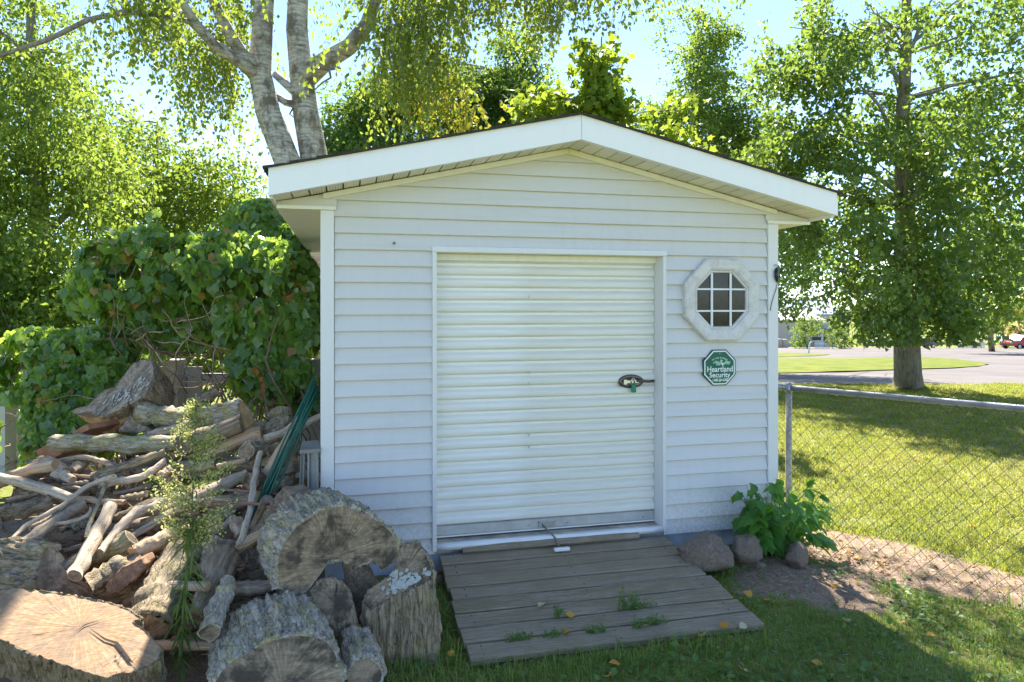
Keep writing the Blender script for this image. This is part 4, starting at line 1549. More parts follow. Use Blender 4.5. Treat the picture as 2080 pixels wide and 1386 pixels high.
# ================================================================== birch behind the shed
rb = np.random.default_rng(21)
BB = ground_at(662, 8.6)
birch = empty('birch_tree', BB, 'white-barked birch with two leaning trunks rising behind the shed roof', 'tree')
DB = 8.5
t1 = [BB, P(652, 640, DB), P(628, 470, DB), P(590, 345, DB), P(545, 230, DB), P(528, 150, DB), P(533, 60, DB), P(540, -60, DB), P(560, -220, DB), P(600, -420, DB)]
limb('trunk', t1, 0.20, 0.085, M_BIRCH, birch, 18, 1.0)
t2 = [P(655, 600, DB + .1), P(648, 450, DB + .15), P(640, 330, DB + .2), P(622, 235, DB + .2), P(612, 150, DB + .2), P(603, 60, DB + .2), P(608, -60, DB + .2), P(640, -260, DB + .3), P(650, -420, DB + .3)]
limb('trunk', t2, 0.20, 0.09, M_BIRCH, birch, 18, 1.0)
limb('limb', [P(620, 160, DB + .2), P(660, 125, DB + .15), P(710, 95, DB + .1), P(745, 50, DB), P(765, -10, DB), P(790, -120, DB - .2), P(850, -260, DB - .4)], 0.135, 0.04, M_BIRCH, birch, 14)
limb('limb', [P(530, 150, DB), P(490, 110, DB - .2), P(462, 60, DB - .3), P(425, -15, DB - .4), P(380, -120, DB - .6)], 0.10, 0.035, M_BIRCH, birch, 12)
limb('limb', [P(528, 160, DB), P(490, 128, DB - .25), P(440, 98, DB - .5), P(395, 45, DB - .7), P(355, -20, DB - .9), P(300, -110, DB - 1.2)], 0.085, 0.03, M_BIRCH, birch, 12)
limb('limb', [P(510, 140, DB - .05), P(462, 105, DB - .3), P(420, 78, DB - .5), P(385, 45, DB - .7), P(330, 32, DB - .9)], 0.06, 0.022, M_BIRCH, birch, 10)
limb('limb', [P(617, 205, DB + .2), P(590, 180, DB + .1), P(558, 150, DB + .1)], 0.055, 0.05, M_BIRCH, birch, 10)
limb('limb', [P(607, 215, DB + .2), P(580, 208, DB + .1), P(560, 195, DB + .1)], 0.05, 0.04, M_BIRCH, birch, 10)
limb('limb', [P(640, 135, DB + .1), P(665, 140, DB), P(692, 138, DB)], 0.035, 0.02, M_BIRCH, birch, 8)
limb('limb', [P(668, 140, DB), P(672, 158, DB), P(655, 168, DB), P(640, 182, DB)], 0.018, 0.008, M_LIMB, birch, 6)
limb('limb', [P(330, 30, 7.3), P(250, 25, 7.2), P(180, 40, 7.1), P(100, 80, 7.0), P(-20, 120, 6.9)], 0.032, 0.022, M_LIMB, birch, 8)
limb('limb', [P(595, 220, DB + .1), P(588, 232, DB), P(596, 238, DB)], 0.012, 0.006, M_LIMB, birch, 5)

# hanging sprays: each twig falls from a point above and carries leaves
def sprays(starts, length, n, r, spread, spacing=0.035):
    PP, DD, NN, tw = [], [], [], []
    for (c, L_) in starts:
        for _ in range(n):
            o = np.array(c) + r.normal(size=3) * np.array(spread)
            l_ = L_ * r.uniform(0.55, 1.15)
            k = max(4, int(l_ / spacing))
            t = (np.arange(k) + r.random(k)) / k
            hd = r.normal(size=2) * 0.22
            pos = o + np.stack([hd[0] * t * l_ + 0.03 * np.sin(t * 9 + o[0] * 9), hd[1] * t * l_ + 0.03 * np.cos(t * 8), -t * l_], 1)
            tw.append(pos[::max(1, k // 5)])
            pos = pos + r.normal(size=pos.shape) * 0.022
            PP.append(pos)
            DD.append(r.normal(size=pos.shape) * 0.55 + np.array((0, 0, -0.9)))
            NN.append(r.normal(size=pos.shape) + np.array((0, 0, 0.3)))
    return np.concatenate(PP), np.concatenate(DD), np.concatenate(NN), tw


st = []
def spray_fan(px0, px1, ytop, yb, k, D0, D1):
    """yb: bottom row as a function of column"""
    for i in range(k):
        px = rb.uniform(px0, px1)
        D = rb.uniform(D0, D1)
        bot = yb(px) + rb.uniform(-40, 15)
        top = ytop(px) if callable(ytop) else ytop
        if bot - top < 25:
            continue
        st.append((P(px, top, D), (bot - top) / FPX * D))


# left sprays
spray_fan(215, 330, -40, lambda p: 130, 12, 7.0, 7.8)
spray_fan(330, 500, lambda p: 40 + 60 * math.sin(p * .05), lambda p: 235 + 40 * math.sin(p * .035), 20, 8.7, 9.4)
spray_fan(380, 480, lambda p: 120, lambda p: 300, 7, 8.6, 9.2)
spray_fan(300, 380, -30, lambda p: 150, 8, 8.2, 9.0)
spray_fan(440, 520, -40, lambda p: 60, 5, 7.6, 8.2)
spray_fan(60, 230, lambda p: 130 - .35 * (p - 60), lambda p: 150, 6, 6.9, 7.3)
# right: heavy curtain left of centre and thinner fringes beyond
spray_fan(765, 925, -60, lambda p: 235 - 0.25 * abs(p - 820), 22, 7.4, 8.6)
spray_fan(775, 850, 20, lambda p: 285, 9, 7.4, 8.2)
spray_fan(900, 1010, -60, lambda p: 100, 13, 7.2, 8.4)
spray_fan(1000, 1130, -60, lambda p: 60 + 0.55 * max(0, p - 1060), 13, 7.2, 8.2)
spray_fan(1085, 1125, -10, lambda p: 120, 6, 7.4, 7.8)
spray_fan(1150, 1290, -60, lambda p: 38 + 22 * math.sin(p * .08), 8, 7.0, 7.8)
PP, DD, NN, tw = sprays(st, 1, 6, rb, (0.13, 0.20, 0.10), 0.042)
foliage('crown', PP, DD, NN, 0.064, T_DIAMOND, L_BIRCH, rb, birch, gaps=False)
m = MB()
for q in tw:
    if len(q) > 2:
        m.tube([Vector(x) for x in q], 0.0018, 3, cap=False)
m.build('twigs', M_LIMB, birch)['kind'] = 'stuff'
# thin hanging branches inside the curtain
for (a, b, c, d) in ((800, -20, 790, 80), (790, 80, 800, 190), (800, 150, 860, 220)):
    limb('branch', wander(P(a, b, 8), P(c, d, 8), 6, 0.05, rb), 0.016, 0.008, M_LIMB, birch, 6)
# yellowing low sprays over the roof
st = []
for i in range(20):
    px = rb.uniform(800, 985)
    D = rb.uniform(7.6, 8.4)
    y0 = 130 + 0.45 * (px - 800) + rb.uniform(-30, 45)
    st.append((P(px, y0, D), rb.uniform(0.2, 0.5)))
PP, DD, NN, tw = sprays(st, 1, 5, rb, (0.10, 0.16, 0.08))
kp = PP[:, 2] > 2.75 + 0.0 * PP[:, 0]
foliage('yellowing_sprays', PP[kp], DD[kp], NN[kp], 0.068, T_DIAMOND, L_YELLOW, rb, birch)
# the high crown above the frame shades the pile and the front lawn
env = [(np.array(P(560, -330, 8.5)), np.array((3.2, 2.8, 1.6)), 3), (np.array(P(1050, -300, 8.0)), np.array((2.6, 2.3, 1.3)), 2.2), (np.array(P(180, -260, 7.6)), np.array((2.2, 2.0, 1.3)), 1.6),
       (np.array((4.7, 4.3, 7.2)), np.array((1.9, 1.5, 0.8)), 3.0)]
cl = clumps_in(env, 130, rb, (0.35, 0.7), 0.35, lambda p: p[2] < 6.0)
PP, DD, NN = crown_leaves(cl, 24000, T_DIAMOND, 0.075, rb, 0.4, 0.6, 0.3, 0.6)
kp = PP[:, 2] > 5.9
foliage('upper_crown', PP[kp], DD[kp], NN[kp], 0.08, T_DIAMOND, L_BIRCH, rb, birch)
for c, R in [cl[i] for i in range(0, 40, 3)]:
    limb('branch', wander(t1[-2] if c[0] < 0 else P(850, -260, DB - .4), Vector(c), 6, 0.06, rb, 0.03), 0.035, 0.01, M_LIMB, birch, 6)

# ================================================================== trees of the background
def not_over(px0, px1, y1):
    return None


# big yellow-green tree filling the left edge
generic_tree('willow_like_tree', 'tall yellow-green tree filling the left edge behind the vines', ground_at(60, 11.5), P(70, -120, 11.5), 0.22,
             [E(60, 420, 11, 190, 260, 1.6), E(-20, 200, 11.5, 210, 250, 1.8), E(150, 330, 10.8, 130, 190, 1.2), E(215, 520, 10.2, 110, 120, 1.0), E(60, 560, 10.2, 170, 110, 1.0), E(120, 110, 11.5, 100, 100, 1.0), E(40, 40, 11.5, 110, 90, 1.0), E(-100, 420, 11, 150, 300, 1.4)],
             310, (0.26, 0.48), 74000, 0.075, T_DIAMOND, L_LEFT, 31, droop=0.55, twig=0.45, up=0.5, gap=(2.6, -0.45), mind=0.38)
generic_tree('leafy_tree', 'leafy green tree between the yellow-green tree and the birch', ground_at(330, 14), P(320, 250, 14), 0.11,
             [E(330, 430, 14, 110, 120, 1.4), E(430, 390, 14, 90, 85, 1.1), E(300, 330, 14, 80, 70, 1.0), E(240, 300, 14, 60, 70, 1.0), E(480, 450, 14, 70, 75, 1.0), E(390, 510, 13.5, 130, 90, 1.1), E(240, 420, 13.5, 80, 110, 1.0)],
             130, (0.3, 0.5), 26000, 0.085, T_DIAMOND, L_LEFT, 32, barkmat=M_TRUNK, droop=0.2, gap=(2.2, -0.30), mind=0.4)
generic_tree('shade_tree', 'dark green tree behind the birch trunks and the roof', ground_at(740, 18), P(740, 160, 18), 0.16,
             [E(745, 250, 18, 75, 75, 1.3), E(700, 270, 18, 40, 50, .8), E(800, 210, 18, 50, 60, 1.0), E(770, 330, 17.5, 130, 60, 1.2), E(680, 330, 17, 50, 50, .8)],
             100, (0.32, 0.55), 28000, 0.10, T_DIAMOND, L_DARK, 33, droop=0.15, gap=(2.2, -0.35), mind=0.4)
generic_tree('shade_tree', 'rounded dark tree behind the roof left of the peak', ground_at(1010, 20), P(1030, 70, 20), 0.18,
             [E(1030, 180, 20, 75, 95, 1.6), E(980, 240, 20, 70, 70, 1.3), E(1060, 260, 19.5, 80, 60, 1.2), E(1035, 110, 20, 50, 50, 1.0), E(920, 220, 20, 80, 95, 1.2), E(860, 180, 20, 60, 80, 1.0)],
             130, (0.34, 0.6), 34000, 0.105, T_DIAMOND, L_DARK, 34, droop=0.15, gap=(2.0, -0.4), mind=0.4)
generic_tree('maple_tree', 'bright young maple with large leaves rising above the roof peak', ground_at(1200, 12), P(1222, 75, 12), 0.07,
             [E(1222, 130, 12, 28, 60, .5, 1.0), E(1225, 200, 12, 42, 60, .6, 1.6), E(1110, 230, 12, 65, 42, .6, 1.8), E(1165, 260, 12, 80, 40, .6, 1.6), E(1230, 270, 12, 60, 40, .6, 1.2), E(1390, 270, 12, 38, 60, .4, .9)],
             64, (0.18, 0.30), 3400, 0.15, T_MAPLE, L_MAPLE, 35, droop=0.35, twig=0.3, up=0.9, mind=0.35, nlimb=20)
generic_tree('ash_tree', 'tall pointed green tree above the right roof slope', ground_at(1430, 20), P(1420, 20, 20), 0.14,
             [E(1420, 90, 20, 52, 75, .8, 1.0), E(1430, 190, 20, 82, 90, 1.3, 2.0), E(1420, 280, 20, 125, 70, 1.5, 2.0), E(1330, 270, 20, 55, 60, 1.0, .8), E(1510, 280, 19.5, 60, 70, 1, .9), E(1365, 60, 20, 16, 40, .4, .25), E(1475, 70, 20, 16, 45, .4, .25)],
             140, (0.26, 0.46), 32000, 0.10, T_DIAMOND, L_MID, 36, droop=0.0, gap=(2.4, -0.30), mind=0.38)

# ---- cottonwood on the lawn
rc = np.random.default_rng(41)
DC = 14.6
CB = G(1845, 785)
ctree = empty('cottonwood_tree', CB, 'large cottonwood with thick furrowed trunk on the right lawn', 'tree')
tp = [CB + Vector((0, 0, -0.1)), G(1845, 785) + Vector((0, 0, 0.05)), P(1844, 760, DC), P(1842, 700, DC), P(1840, 560, DC), P(1838, 420, DC), P(1833, 300, DC), P(1835, 200, DC), P(1840, 110, DC), P(1842, 60, DC), P(1838, -60, DC), P(1840, -260, DC)]
rad = [0.36, 0.31, 0.265, 0.25, 0.22, 0.18, 0.155, 0.13, 0.11, 0.095, 0.07, 0.03]
MB().tube(tp, rad, 18).build('trunk', M_TRUNK, ctree)
for a, b, r0 in ((P(1835, 230, DC), P(1780, 20, DC), .07), (P(1838, 110, DC), P(1860, -60, DC), .06), (P(1840, 120, DC), P(1905, -20, DC), .05), (P(1840, 115, DC), P(1828, -40, DC), .05), (P(1842, 100, DC), P(1960, -10, DC), .04),
                 (P(1836, 330, DC), P(1730, 150, DC - .6), .06), (P(1838, 420, DC), P(2000, 230, DC + .4), .07), (P(1839, 480, DC), P(2060, 330, DC - .3), .06), (P(1838, 400, DC), P(1660, 300, DC), .06),
                 (P(1840, 540, DC), P(1690, 470, DC + .5), .06), (P(1841, 560, DC), P(2020, 480, DC - 1), .06), (P(1841, 600, DC), P(1950, 640, DC - 1.4), .05), (P(1841, 590, DC), P(1740, 600, DC - 1.2), .05),
                 (P(1838, 420, DC), P(1850, 300, DC - 2.4), .05), (P(1840, 540, DC), P(1840, 500, DC - 2.6), .05)):
    limb('limb', wander(a, b, 7, 0.035, rc, 0.03), r0, 0.014, M_LIMB, ctree, 8)
env = [E(1840, 300, DC, 260, 330, 3.0, 5.0), E(1700, 330, DC, 150, 210, 2.0, 2.6), E(1590, 330, DC, 75, 170, 1.2, 1.4), E(1650, 210, DC, 110, 150, 1.5, 1.8), E(1985, 360, DC, 150, 270, 2.4, 2.8), E(1840, 580, DC, 185, 95, 2.4, 2.4), E(1980, 590, DC, 120, 90, 2.2, 1.3), E(1710, 560, DC + .5, 80, 60, 1.4, .7),
       E(1600, 260, DC, 70, 130, 1.2, .8), E(2090, 200, DC, 120, 260, 2.2, 1.6), E(1870, 20, DC, 230, 130, 2.6, 2.2), E(1680, 100, DC, 110, 130, 1.6, 1.2), E(1790, 640, DC - 1.4, 70, 42, .9, .5), E(1930, 655, DC - 1.5, 75, 48, .9, .6), E(1840, 430, DC - 1.9, 120, 200, .7, 2.4), E(1850, 560, DC - 2.0, 90, 90, .6, 1.0)]


def cot_reject(p):
    # keep the low gaps seen left of the trunk and under the crown
    d = depth_of(p[0], p[1])
    px = CXP + ((p[0] - CAM.x) * RIGHT.x + (p[1] - CAM.y) * RIGHT.y) / d * FPX
    py = HZ - (p[2] - CAM.z) / d * FPX
    if py > 665 and abs(px - 1845) < 30:
        return True
    if px < 1700 and py > 560:
        return True
    if px < 1735 and py > 625:
        return True
    if px > 2000 and py > 610:
        return True
    return py > 690


cl = clumps_in(env, 510, rc, (0.30, 0.52), 0.40, cot_reject)
for c, R in sorted(cl, key=lambda c: -c[1][0])[:44]:
    c = Vector(c)
    j = min(range(4, len(tp)), key=lambda i: (tp[i] - c).length + 1.2 * max(0, tp[i].z - c.z + 0.3))
    limb('limb', wander(tp[j], c, 6, 0.05, rc, 0.03), 0.032, 0.008, M_LIMB, ctree, 6)
PP, DD, NN = crown_leaves(cl, 76000, T_DELTA, 0.1, rc, 0.42, 0.35, 0.35, 0.7, (2.2, -0.14), 4)
kp = PP[:, 2] > 0.95
foliage('crown', PP[kp], DD[kp], NN[kp], 0.098, T_DELTA, L_COTTON, rc, ctree, var=0.25)

# trees further back on the right
generic_tree('shade_tree', 'dark tree whose foliage hangs right of the shed wall', ground_at(1560, 22), P(1540, 330, 22), 0.2,
             [E(1575, 520, 22, 85, 95, 1.8), E(1620, 430, 22, 80, 90, 1.8), E(1530, 420, 22, 90, 110, 1.8), E(1650, 520, 22.5, 55, 45, 1.2), E(1600, 590, 22, 40, 45, 1)],
             85, (0.4, 0.7), 17000, 0.12, T_DIAMOND, L_DARK, 37, droop=0.2, gap=(1.8, -0.35), mind=0.4)
generic_tree('street_tree', 'slender tree with bare trunk beside the far white picket fence', G(2015, 715), P(2010, 450, 55), 0.27,
             [E(2010, 520, 55, 90, 110, 3), E(2070, 560, 55, 50, 60, 2.5), E(1960, 560, 55, 55, 70, 2.5), E(2015, 640, 55, 45, 30, 2)],
             60, (0.9, 1.6), 9000, 0.28, T_DELTA, L_MID, 38, barkmat=M_TRUNK, mind=0.4)
generic_tree('autumn_tree', 'small tree with orange-tinged leaves at the far right edge', G(2075, 703), P(2072, 600, 88), 0.2,
             [E(2072, 640, 88, 28, 45, 2.5), E(2095, 620, 88, 30, 60, 2.5)], 30, (0.8, 1.4), 3500, 0.3, T_DELTA, L_ORANGE, 39, mind=0.4)
for i, (px, D, y0, lab) in enumerate(((1480, 120, 560, 'far tree row seen left of the cottonwood behind the warehouse'), (1760, 125, 560, 'far tree crown behind the warehouse roof and cottonwood'), (1900, 130, 540, 'far tree behind the picket fence and cottonwood'))):
    generic_tree('far_tree', lab, ground_at(px, D), P(px, y0, D), 0.3, [E(px, y0 + 70, D, 55, 65, 4), E(px + 30, y0 + 95, D, 40, 45, 3)], 30, (1.5, 2.6), 2600, 0.5, T_DELTA, L_MID, 50 + i, mind=0.4)

# ================================================================== far side of the street
M_BEIGE = simple('beige_metal_wall', (0.46, 0.41, 0.38), 0.6, var=0.06, scale=0.5)
M_ROOFW = simple('white_metal_roof', (0.70, 0.66, 0.65), 0.4, var=0.06, scale=0.5)
M_ROOFB = simple('blue_grey_metal_roof', (0.30, 0.34, 0.45), 0.5, var=0.06, scale=0.5)
M_ROOFD = simple('roof_edge_dark', (0.12, 0.12, 0.15), 0.5)
M_BLUE = simple('blue_trim', (0.05, 0.08, 0.28), 0.5)
M_COLUMN = simple('pale_column', (0.50, 0.54, 0.62), 0.5)
M_GLASSFAR = simple('far_glass', (0.03, 0.035, 0.045), 0.1, spec=0.6, var=0.1, bump=0)
M_PICKET = simple('white_picket', (0.76, 0.76, 0.77), 0.6, var=0.06)
M_TANBOX = simple('tan_cabinet', (0.42, 0.37, 0.27), 0.6, var=0.08, scale=1)
M_TYRE = simple('tyre', (0.012, 0.012, 0.013), 0.8)
M_RIM = simple('wheel_rim', (0.5, 0.5, 0.5), 0.3, 0.8)


def local(px, D, ang=0.0, y=None):
    """frame on the ground at a column and distance, turned by ang"""
    o = P(px, 700, D)
    o.z = float(gz(o.x, o.y))
    c, s_ = math.cos(ang), math.sin(ang)
    ux = RIGHT * c + FWD * s_
    uy = -RIGHT * s_ + FWD * c
    return o, (lambda x, y_, z: o + ux * x + uy * y_ + Vector((0, 0, z)))


def lbox(T, x0, x1, y0, y1, z0, z1, m=None, mi=0):
    m = m or MB()
    return m.hexa([T(x0, y0, z0), T(x1, y0, z0), T(x1, y1, z0), T(x0, y1, z0), T(x0, y0, z1), T(x1, y0, z1), T(x1, y1, z1), T(x0, y1, z1)], mi)


# low commercial building with white metal roof
o, T = local(1577, 112, 0.02)
b = empty('commercial_building', o, 'low beige building with white ribbed metal roof across the street', 'building')
lbox(T, -10, 7.6, 0, 14, -0.4, 4.15).build('wall', M_BEIGE, b)
m = MB()
m.hexa([T(-10.4, -0.4, 4.16), T(7.9, -0.4, 4.16), T(7.9, 6.5, 4.16), T(-10.4, 6.5, 4.16), T(-10.4, -0.4, 4.36), T(7.9, -0.4, 4.36), T(7.9, 6.5, 5.9), T(-10.4, 6.5, 5.9)])
rf = m.build('roof', M_ROOFW, b)
for x in np.arange(-10.2, 7.9, 0.62):
    MB().hexa([T(x, -0.42, 4.30), T(x + .07, -0.42, 4.30), T(x + .07, 6.5, 5.86), T(x, 6.5, 5.86), T(x, -0.42, 4.42), T(x + .07, -0.42, 4.42), T(x + .07, 6.5, 5.98), T(x, 6.5, 5.98)]).build('roof_rib', M_ROOFW, rf)
lbox(T, -10.4, 7.9, -0.5, -0.41, 4.1, 4.30).build('gutter', simple('red_brown_gutter', (0.30, 0.16, 0.13), 0.5), rf)
lbox(T, -3.0, 2.4, 6.6, 9.5, 4.2, 6.2).build('roof_block', M_ROOFW, b)
lbox(T, -3.2, 2.5, 6.5, 9.6, 6.2, 6.45).build('roof_block_edge', M_ROOFD, b)
# entrance wing
lbox(T, 7.61, 9.6, 1.0, 10, -0.4, 4.0).build('wing_wall', M_BEIGE, b)
lbox(T, 6.2, 9.0, -1.6, 0.9, 2.75, 3.05).build('canopy', M_BLUE, b)
for x in (6.5, 8.6):
    lbox(T, x, x + 0.5, -1.5, -1.0, -0.2, 2.74).build('column', M_COLUMN, b)
d = lbox(T, 7.2, 8.3, -0.06, -0.01, 0, 2.4).build('door', M_GLASSFAR, b)

o, T = local(1640, 145, 0.03)
b2 = empty('warehouse', o, 'large warehouse with blue-grey metal roof beyond the beige building', 'building')
lbox(T, -9, 9, 0, 20, -0.5, 4.8).build('wall', M_BEIGE, b2)
MB().hexa([T(-9.3, -0.3, 4.81), T(9.3, -0.3, 4.81), T(9.3, 10, 4.81), T(-9.3, 10, 4.81), T(-9.3, -0.3, 5.05), T(9.3, -0.3, 5.05), T(9.3, 10, 8.0), T(-9.3, 10, 8.0)]).build('roof', M_ROOFB, b2)
lbox(T, -9.4, 9.4, 9.9, 10.3, 7.9, 8.25).build('ridge_cap', M_ROOFW, b2)

# utility cabinets
for i, (px, wd_, h, lab) in enumerate(((1583, 1.0, 1.25, 'tan utility cabinet nearer the shed wall across the street'), (1596, 0.75, 1.2, 'narrower tan utility cabinet beside the green bush'))):
    o, T = local(px, 96, 0.1)
    c = empty('utility_cabinet', o, lab, 'cabinet')
    bevel(lbox(T, -wd_ / 2, wd_ / 2, 0, 0.9, -0.2, h).build('housing', M_TANBOX, c), 0.03)
    lbox(T, -wd_ / 2 + 0.06, wd_ / 2 - 0.06, -0.03, -0.005, 0.12, h - 0.12).build('cabinet_door', M_TANBOX, c)
    lbox(T, wd_ / 2 - 0.2, wd_ / 2 - 0.15, -0.06, -0.031, 0.5, 0.7).build('handle', M_STEEL, c)

# mailbox on a bent pipe
o = G(1642, 720)
Dm = depth_of(o.x, o.y)
mbx = empty('mailbox', o, 'black mailbox on a bent white pipe at the street verge', 'mailbox')
pts = [o + Vector((0, 0, -0.2)), P(1643, 712, Dm), P(1644, 701, Dm), P(1647, 695.5, Dm), P(1652, 692.8, Dm), P(1662, 692.3, Dm)]
MB().tube(pts, 0.055, 8).build('bent_pipe', M_COLUMN, mbx)
c = P(1657, 692, Dm)
T = lambda x, y, z: c + RIGHT * x + FWD * y + Vector((0, 0, z))
prof = [(-.13, 0), (.13, 0), (.13, .13)] + [(.13 * math.cos(a), .13 + .13 * math.sin(a)) for a in np.linspace(0.3, math.pi - 0.3, 7)] + [(-.13, .13)]
MB().prism([T(-0.33, y, z + 0.03) for y, z in prof], RIGHT * 0.68).build('box', M_BLACK, mbx)
MB().prism([T(-0.345, y * 1.04, z + 0.03) for y, z in prof], RIGHT * 0.012).build('box_door', M_BLACK, mbx)


# ---- cars
def car(label, px, D, ang, paint, kind='sedan', name='parked_car', base_y=None):
    o, T = local(px, D, ang)
    t = empty(name, o, label, 'car', 'cars parked across the street')
    Wd = 0.88 if kind == 'sedan' else 0.95
    if kind == 'sedan':
        low = [(-2.25, .35), (-2.25, .62), (-2.15, .78), (-1.2, .92), (1.55, .96), (2.15, .90), (2.25, .60), (2.2, .35)]
        cab = [(-1.15, .92), (-.35, 1.40), (.75, 1.43), (1.65, .95)]
    elif kind == 'suv':
        low = [(-2.3, .42), (-2.32, .75), (-2.2, .98), (-1.2, 1.10), (2.2, 1.12), (2.3, .8), (2.28, .42)]
        cab = [(-1.2, 1.10), (-.45, 1.70), (1.85, 1.72), (2.22, 1.12)]
    else:
        low = [(-2.7, .5), (-2.72, .9), (-2.6, 1.08), (-1.5, 1.18), (2.7, 1.15), (2.75, .5)]
        cab = [(-1.5, 1.18), (-.8, 1.82), (.7, 1.84), (.85, 1.16)]
    m = MB()
    n = len(low)
    vs = [T(x, -Wd, z) for x, z in low] + [T(x, Wd, z) for x, z in low]
    m.add(vs, [list(range(n)), list(range(n, 2 * n))[::-1]] + [(i, n + i, n + (i + 1) % n, (i + 1) % n) for i in range(n)])
    body = m.build('body', paint, t)
    bevel(body, 0.07, 2)
    m = MB()
    k = len(cab)
    wi = [Wd - 0.04, Wd - 0.2, Wd - 0.2, Wd - 0.04]
    vs = [T(x, -wi[i], z) for i, (x, z) in enumerate(cab)] + [T(x, wi[i], z) for i, (x, z) in enumerate(cab)]
    m.add(vs, [list(range(k)), list(range(k, 2 * k))[::-1]] + [(i, k + i, k + (i + 1) % k, (i + 1) % k) for i in range(k)])
    bevel(m.build('cabin', paint, t), 0.05, 2)
    # glass: side windows, windscreen and rear window set just proud of the cabin
    def lerp(a, b, u_):
        return a + (b - a) * u_
    for s_ in (-1, 1):
        for (u0, u1) in ((0.06, 0.48), (0.52, 0.94)):
            def q(u_, v_):
                xb, zb = lerp(cab[0][0], cab[3][0], u_), lerp(cab[0][1], cab[3][1], u_)
                xt, zt_ = lerp(cab[1][0], cab[2][0], u_), lerp(cab[1][1], cab[2][1], u_)
                y = lerp(wi[0], wi[1], v_) + 0.012
                return T(lerp(xb, xt, v_), s_ * y, lerp(zb, zt_, v_))
            pl_ = [q(u0, .14), q(u1, .14), q(u1, .88), q(u0, .88)]
            MB().add(pl_, [(0, 1, 2, 3)]).build('side_window', M_GLASSFAR, t)
    for (a, b_, ww0, ww1, nm) in ((0, 1, wi[0], wi[1], 'windscreen'), (3, 2, wi[3], wi[2], 'rear_window')):
        ox = -0.02 if a == 0 else 0.02
        (x0, z0), (x1, z1) = cab[a], cab[b_]
        f = lambda u_, v_: T(lerp(x0, x1, v_) + ox, u_ * lerp(ww0, ww1, v_), lerp(z0, z1, v_) + 0.012)
        MB().add([f(-.88, .12), f(.88, .12), f(.88, .9), f(-.88, .9)], [(0, 1, 2, 3)]).build(nm, M_GLASSFAR, t)
    R = 0.31 if kind == 'sedan' else 0.37
    wb = (-1.35, 1.35) if kind != 'pickup' else (-1.75, 1.7)
    for x in wb:
        for s_ in (-1, 1):
            y0, y1 = (s_ * (Wd - 0.16), s_ * (Wd + 0.012))
            c0, c1 = T(x, y0, R), T(x, y1, R)
            wo = MB().tube([c0, c1], R, 16, smooth=False).build('wheel', M_TYRE, t)
            MB().tube([c1, T(x, y1 + s_ * 0.012, R)], R * 0.62, 12, smooth=False).build('rim', M_RIM, wo)
    for s_ in (-1, 1):
        zf = low[2][1] - 0.10
        lbox(T, low[1][0] - 0.015, low[1][0] + 0.06, s_ * 0.66 - 0.15, s_ * 0.66 + 0.15, zf - 0.10, zf + 0.05).build('headlight', M_COLUMN, t)
    lbox(T, low[1][0] - 0.02, low[1][0] + 0.05, -0.55, 0.55, low[0][1] + 0.03, low[0][1] + 0.17).build('grille', M_BLACK, t)
    return t


def paint(name, c):
    s = NT(name, 0.3, 0.5)
    s.col(s.mix(s.noise(s.co(), 3, 3), tuple(x * 0.9 for x in c), c))
    s.bsdf.inputs['Coat Weight'].default_value = 0.6
    return s.m


car('dark green-grey hatchback parked left of the cottonwood trunk', 1783, 98, math.radians(32), paint('paint_green_grey', (0.06, 0.10, 0.10)), 'sedan')
car('dark purple-grey car half hidden behind the cottonwood trunk', 1868, 95, math.radians(5), paint('paint_plum', (0.08, 0.065, 0.08)), 'sedan')
sv = car('red sport utility car at the far right edge', 2074, 86, math.radians(14), paint('paint_red', (0.42, 0.02, 0.03)), 'suv')
car('white pickup parked behind the red car', 2040, 104, math.radians(75), paint('paint_white', (0.75, 0.75, 0.76)), 'pickup', 'pickup_truck')

# white picket fence, picket by picket
o, T = local(1945, 92, 0.0)
pf = empty('picket_fence', o, 'low white picket fence across the street right of the cottonwood', 'fence')
lbox(T, 0, 3.7, 0.03, 0.07, 0.25, 0.34).build('rail', M_PICKET, pf)
lbox(T, 0, 3.7, 0.03, 0.07, 0.72, 0.81).build('rail', M_PICKET, pf)
for x in np.arange(0.02, 3.65, 0.16):
    MB().prism([T(x, 0, 0.02), T(x + .085, 0, 0.02), T(x + .085, 0, .92), T(x + .042, 0, 1.0), T(x, 0, .92)], FWD * 0.025).build('picket', M_PICKET, pf)
o, T = local(1655, 84, 0.0)
pf = empty('picket_fence', o, 'short grey-white picket fence between the bushes by the mailbox', 'fence')
lbox(T, 0, 1.9, 0.03, 0.07, 0.6, 0.69).build('rail', M_PICKET, pf)
for x in np.arange(0.02, 1.85, 0.17):
    MB().prism([T(x, 0, 0.02), T(x + .08, 0, 0.02), T(x + .08, 0, .82), T(x + .04, 0, .9), T(x, 0, .82)], FWD * 0.025).build('picket', M_PICKET, pf)

# shrubs across the street
def shrub(name, label, env, nc, cr, nl, ls, mat, seed, tmpl=T_DIAMOND, base=None, cat='shrub', mind=0.4):
    r = np.random.default_rng(seed)
    c = np.mean([np.array(e[0]) for e in env], 0)
    b = Vector((c[0], c[1], float(gz(c[0], c[1])))) if base is None else base
    t = empty(name, b, label, cat)
    cl = clumps_in(env, nc, r, cr, mind)
    for i in range(min(9, len(cl))):
        limb('stem', wander(b + Vector(r.normal(size=3) * np.array((.1, .1, 0))), Vector(cl[i][0]), 5, 0.06, r), 0.02, 0.006, M_LIMB, t, 5)
    PP, DD, NN = crown_leaves(cl, nl, tmpl, ls, r, 0.25 + cr[0] * 0.3, 0.15, 0.5, 0.7)
    kp = PP[:, 2] > gz(PP[:, 0], PP[:, 1]) + 0.03
    foliage('foliage', PP[kp], DD[kp], NN[kp], ls, tmpl, mat, r, t)
    return t


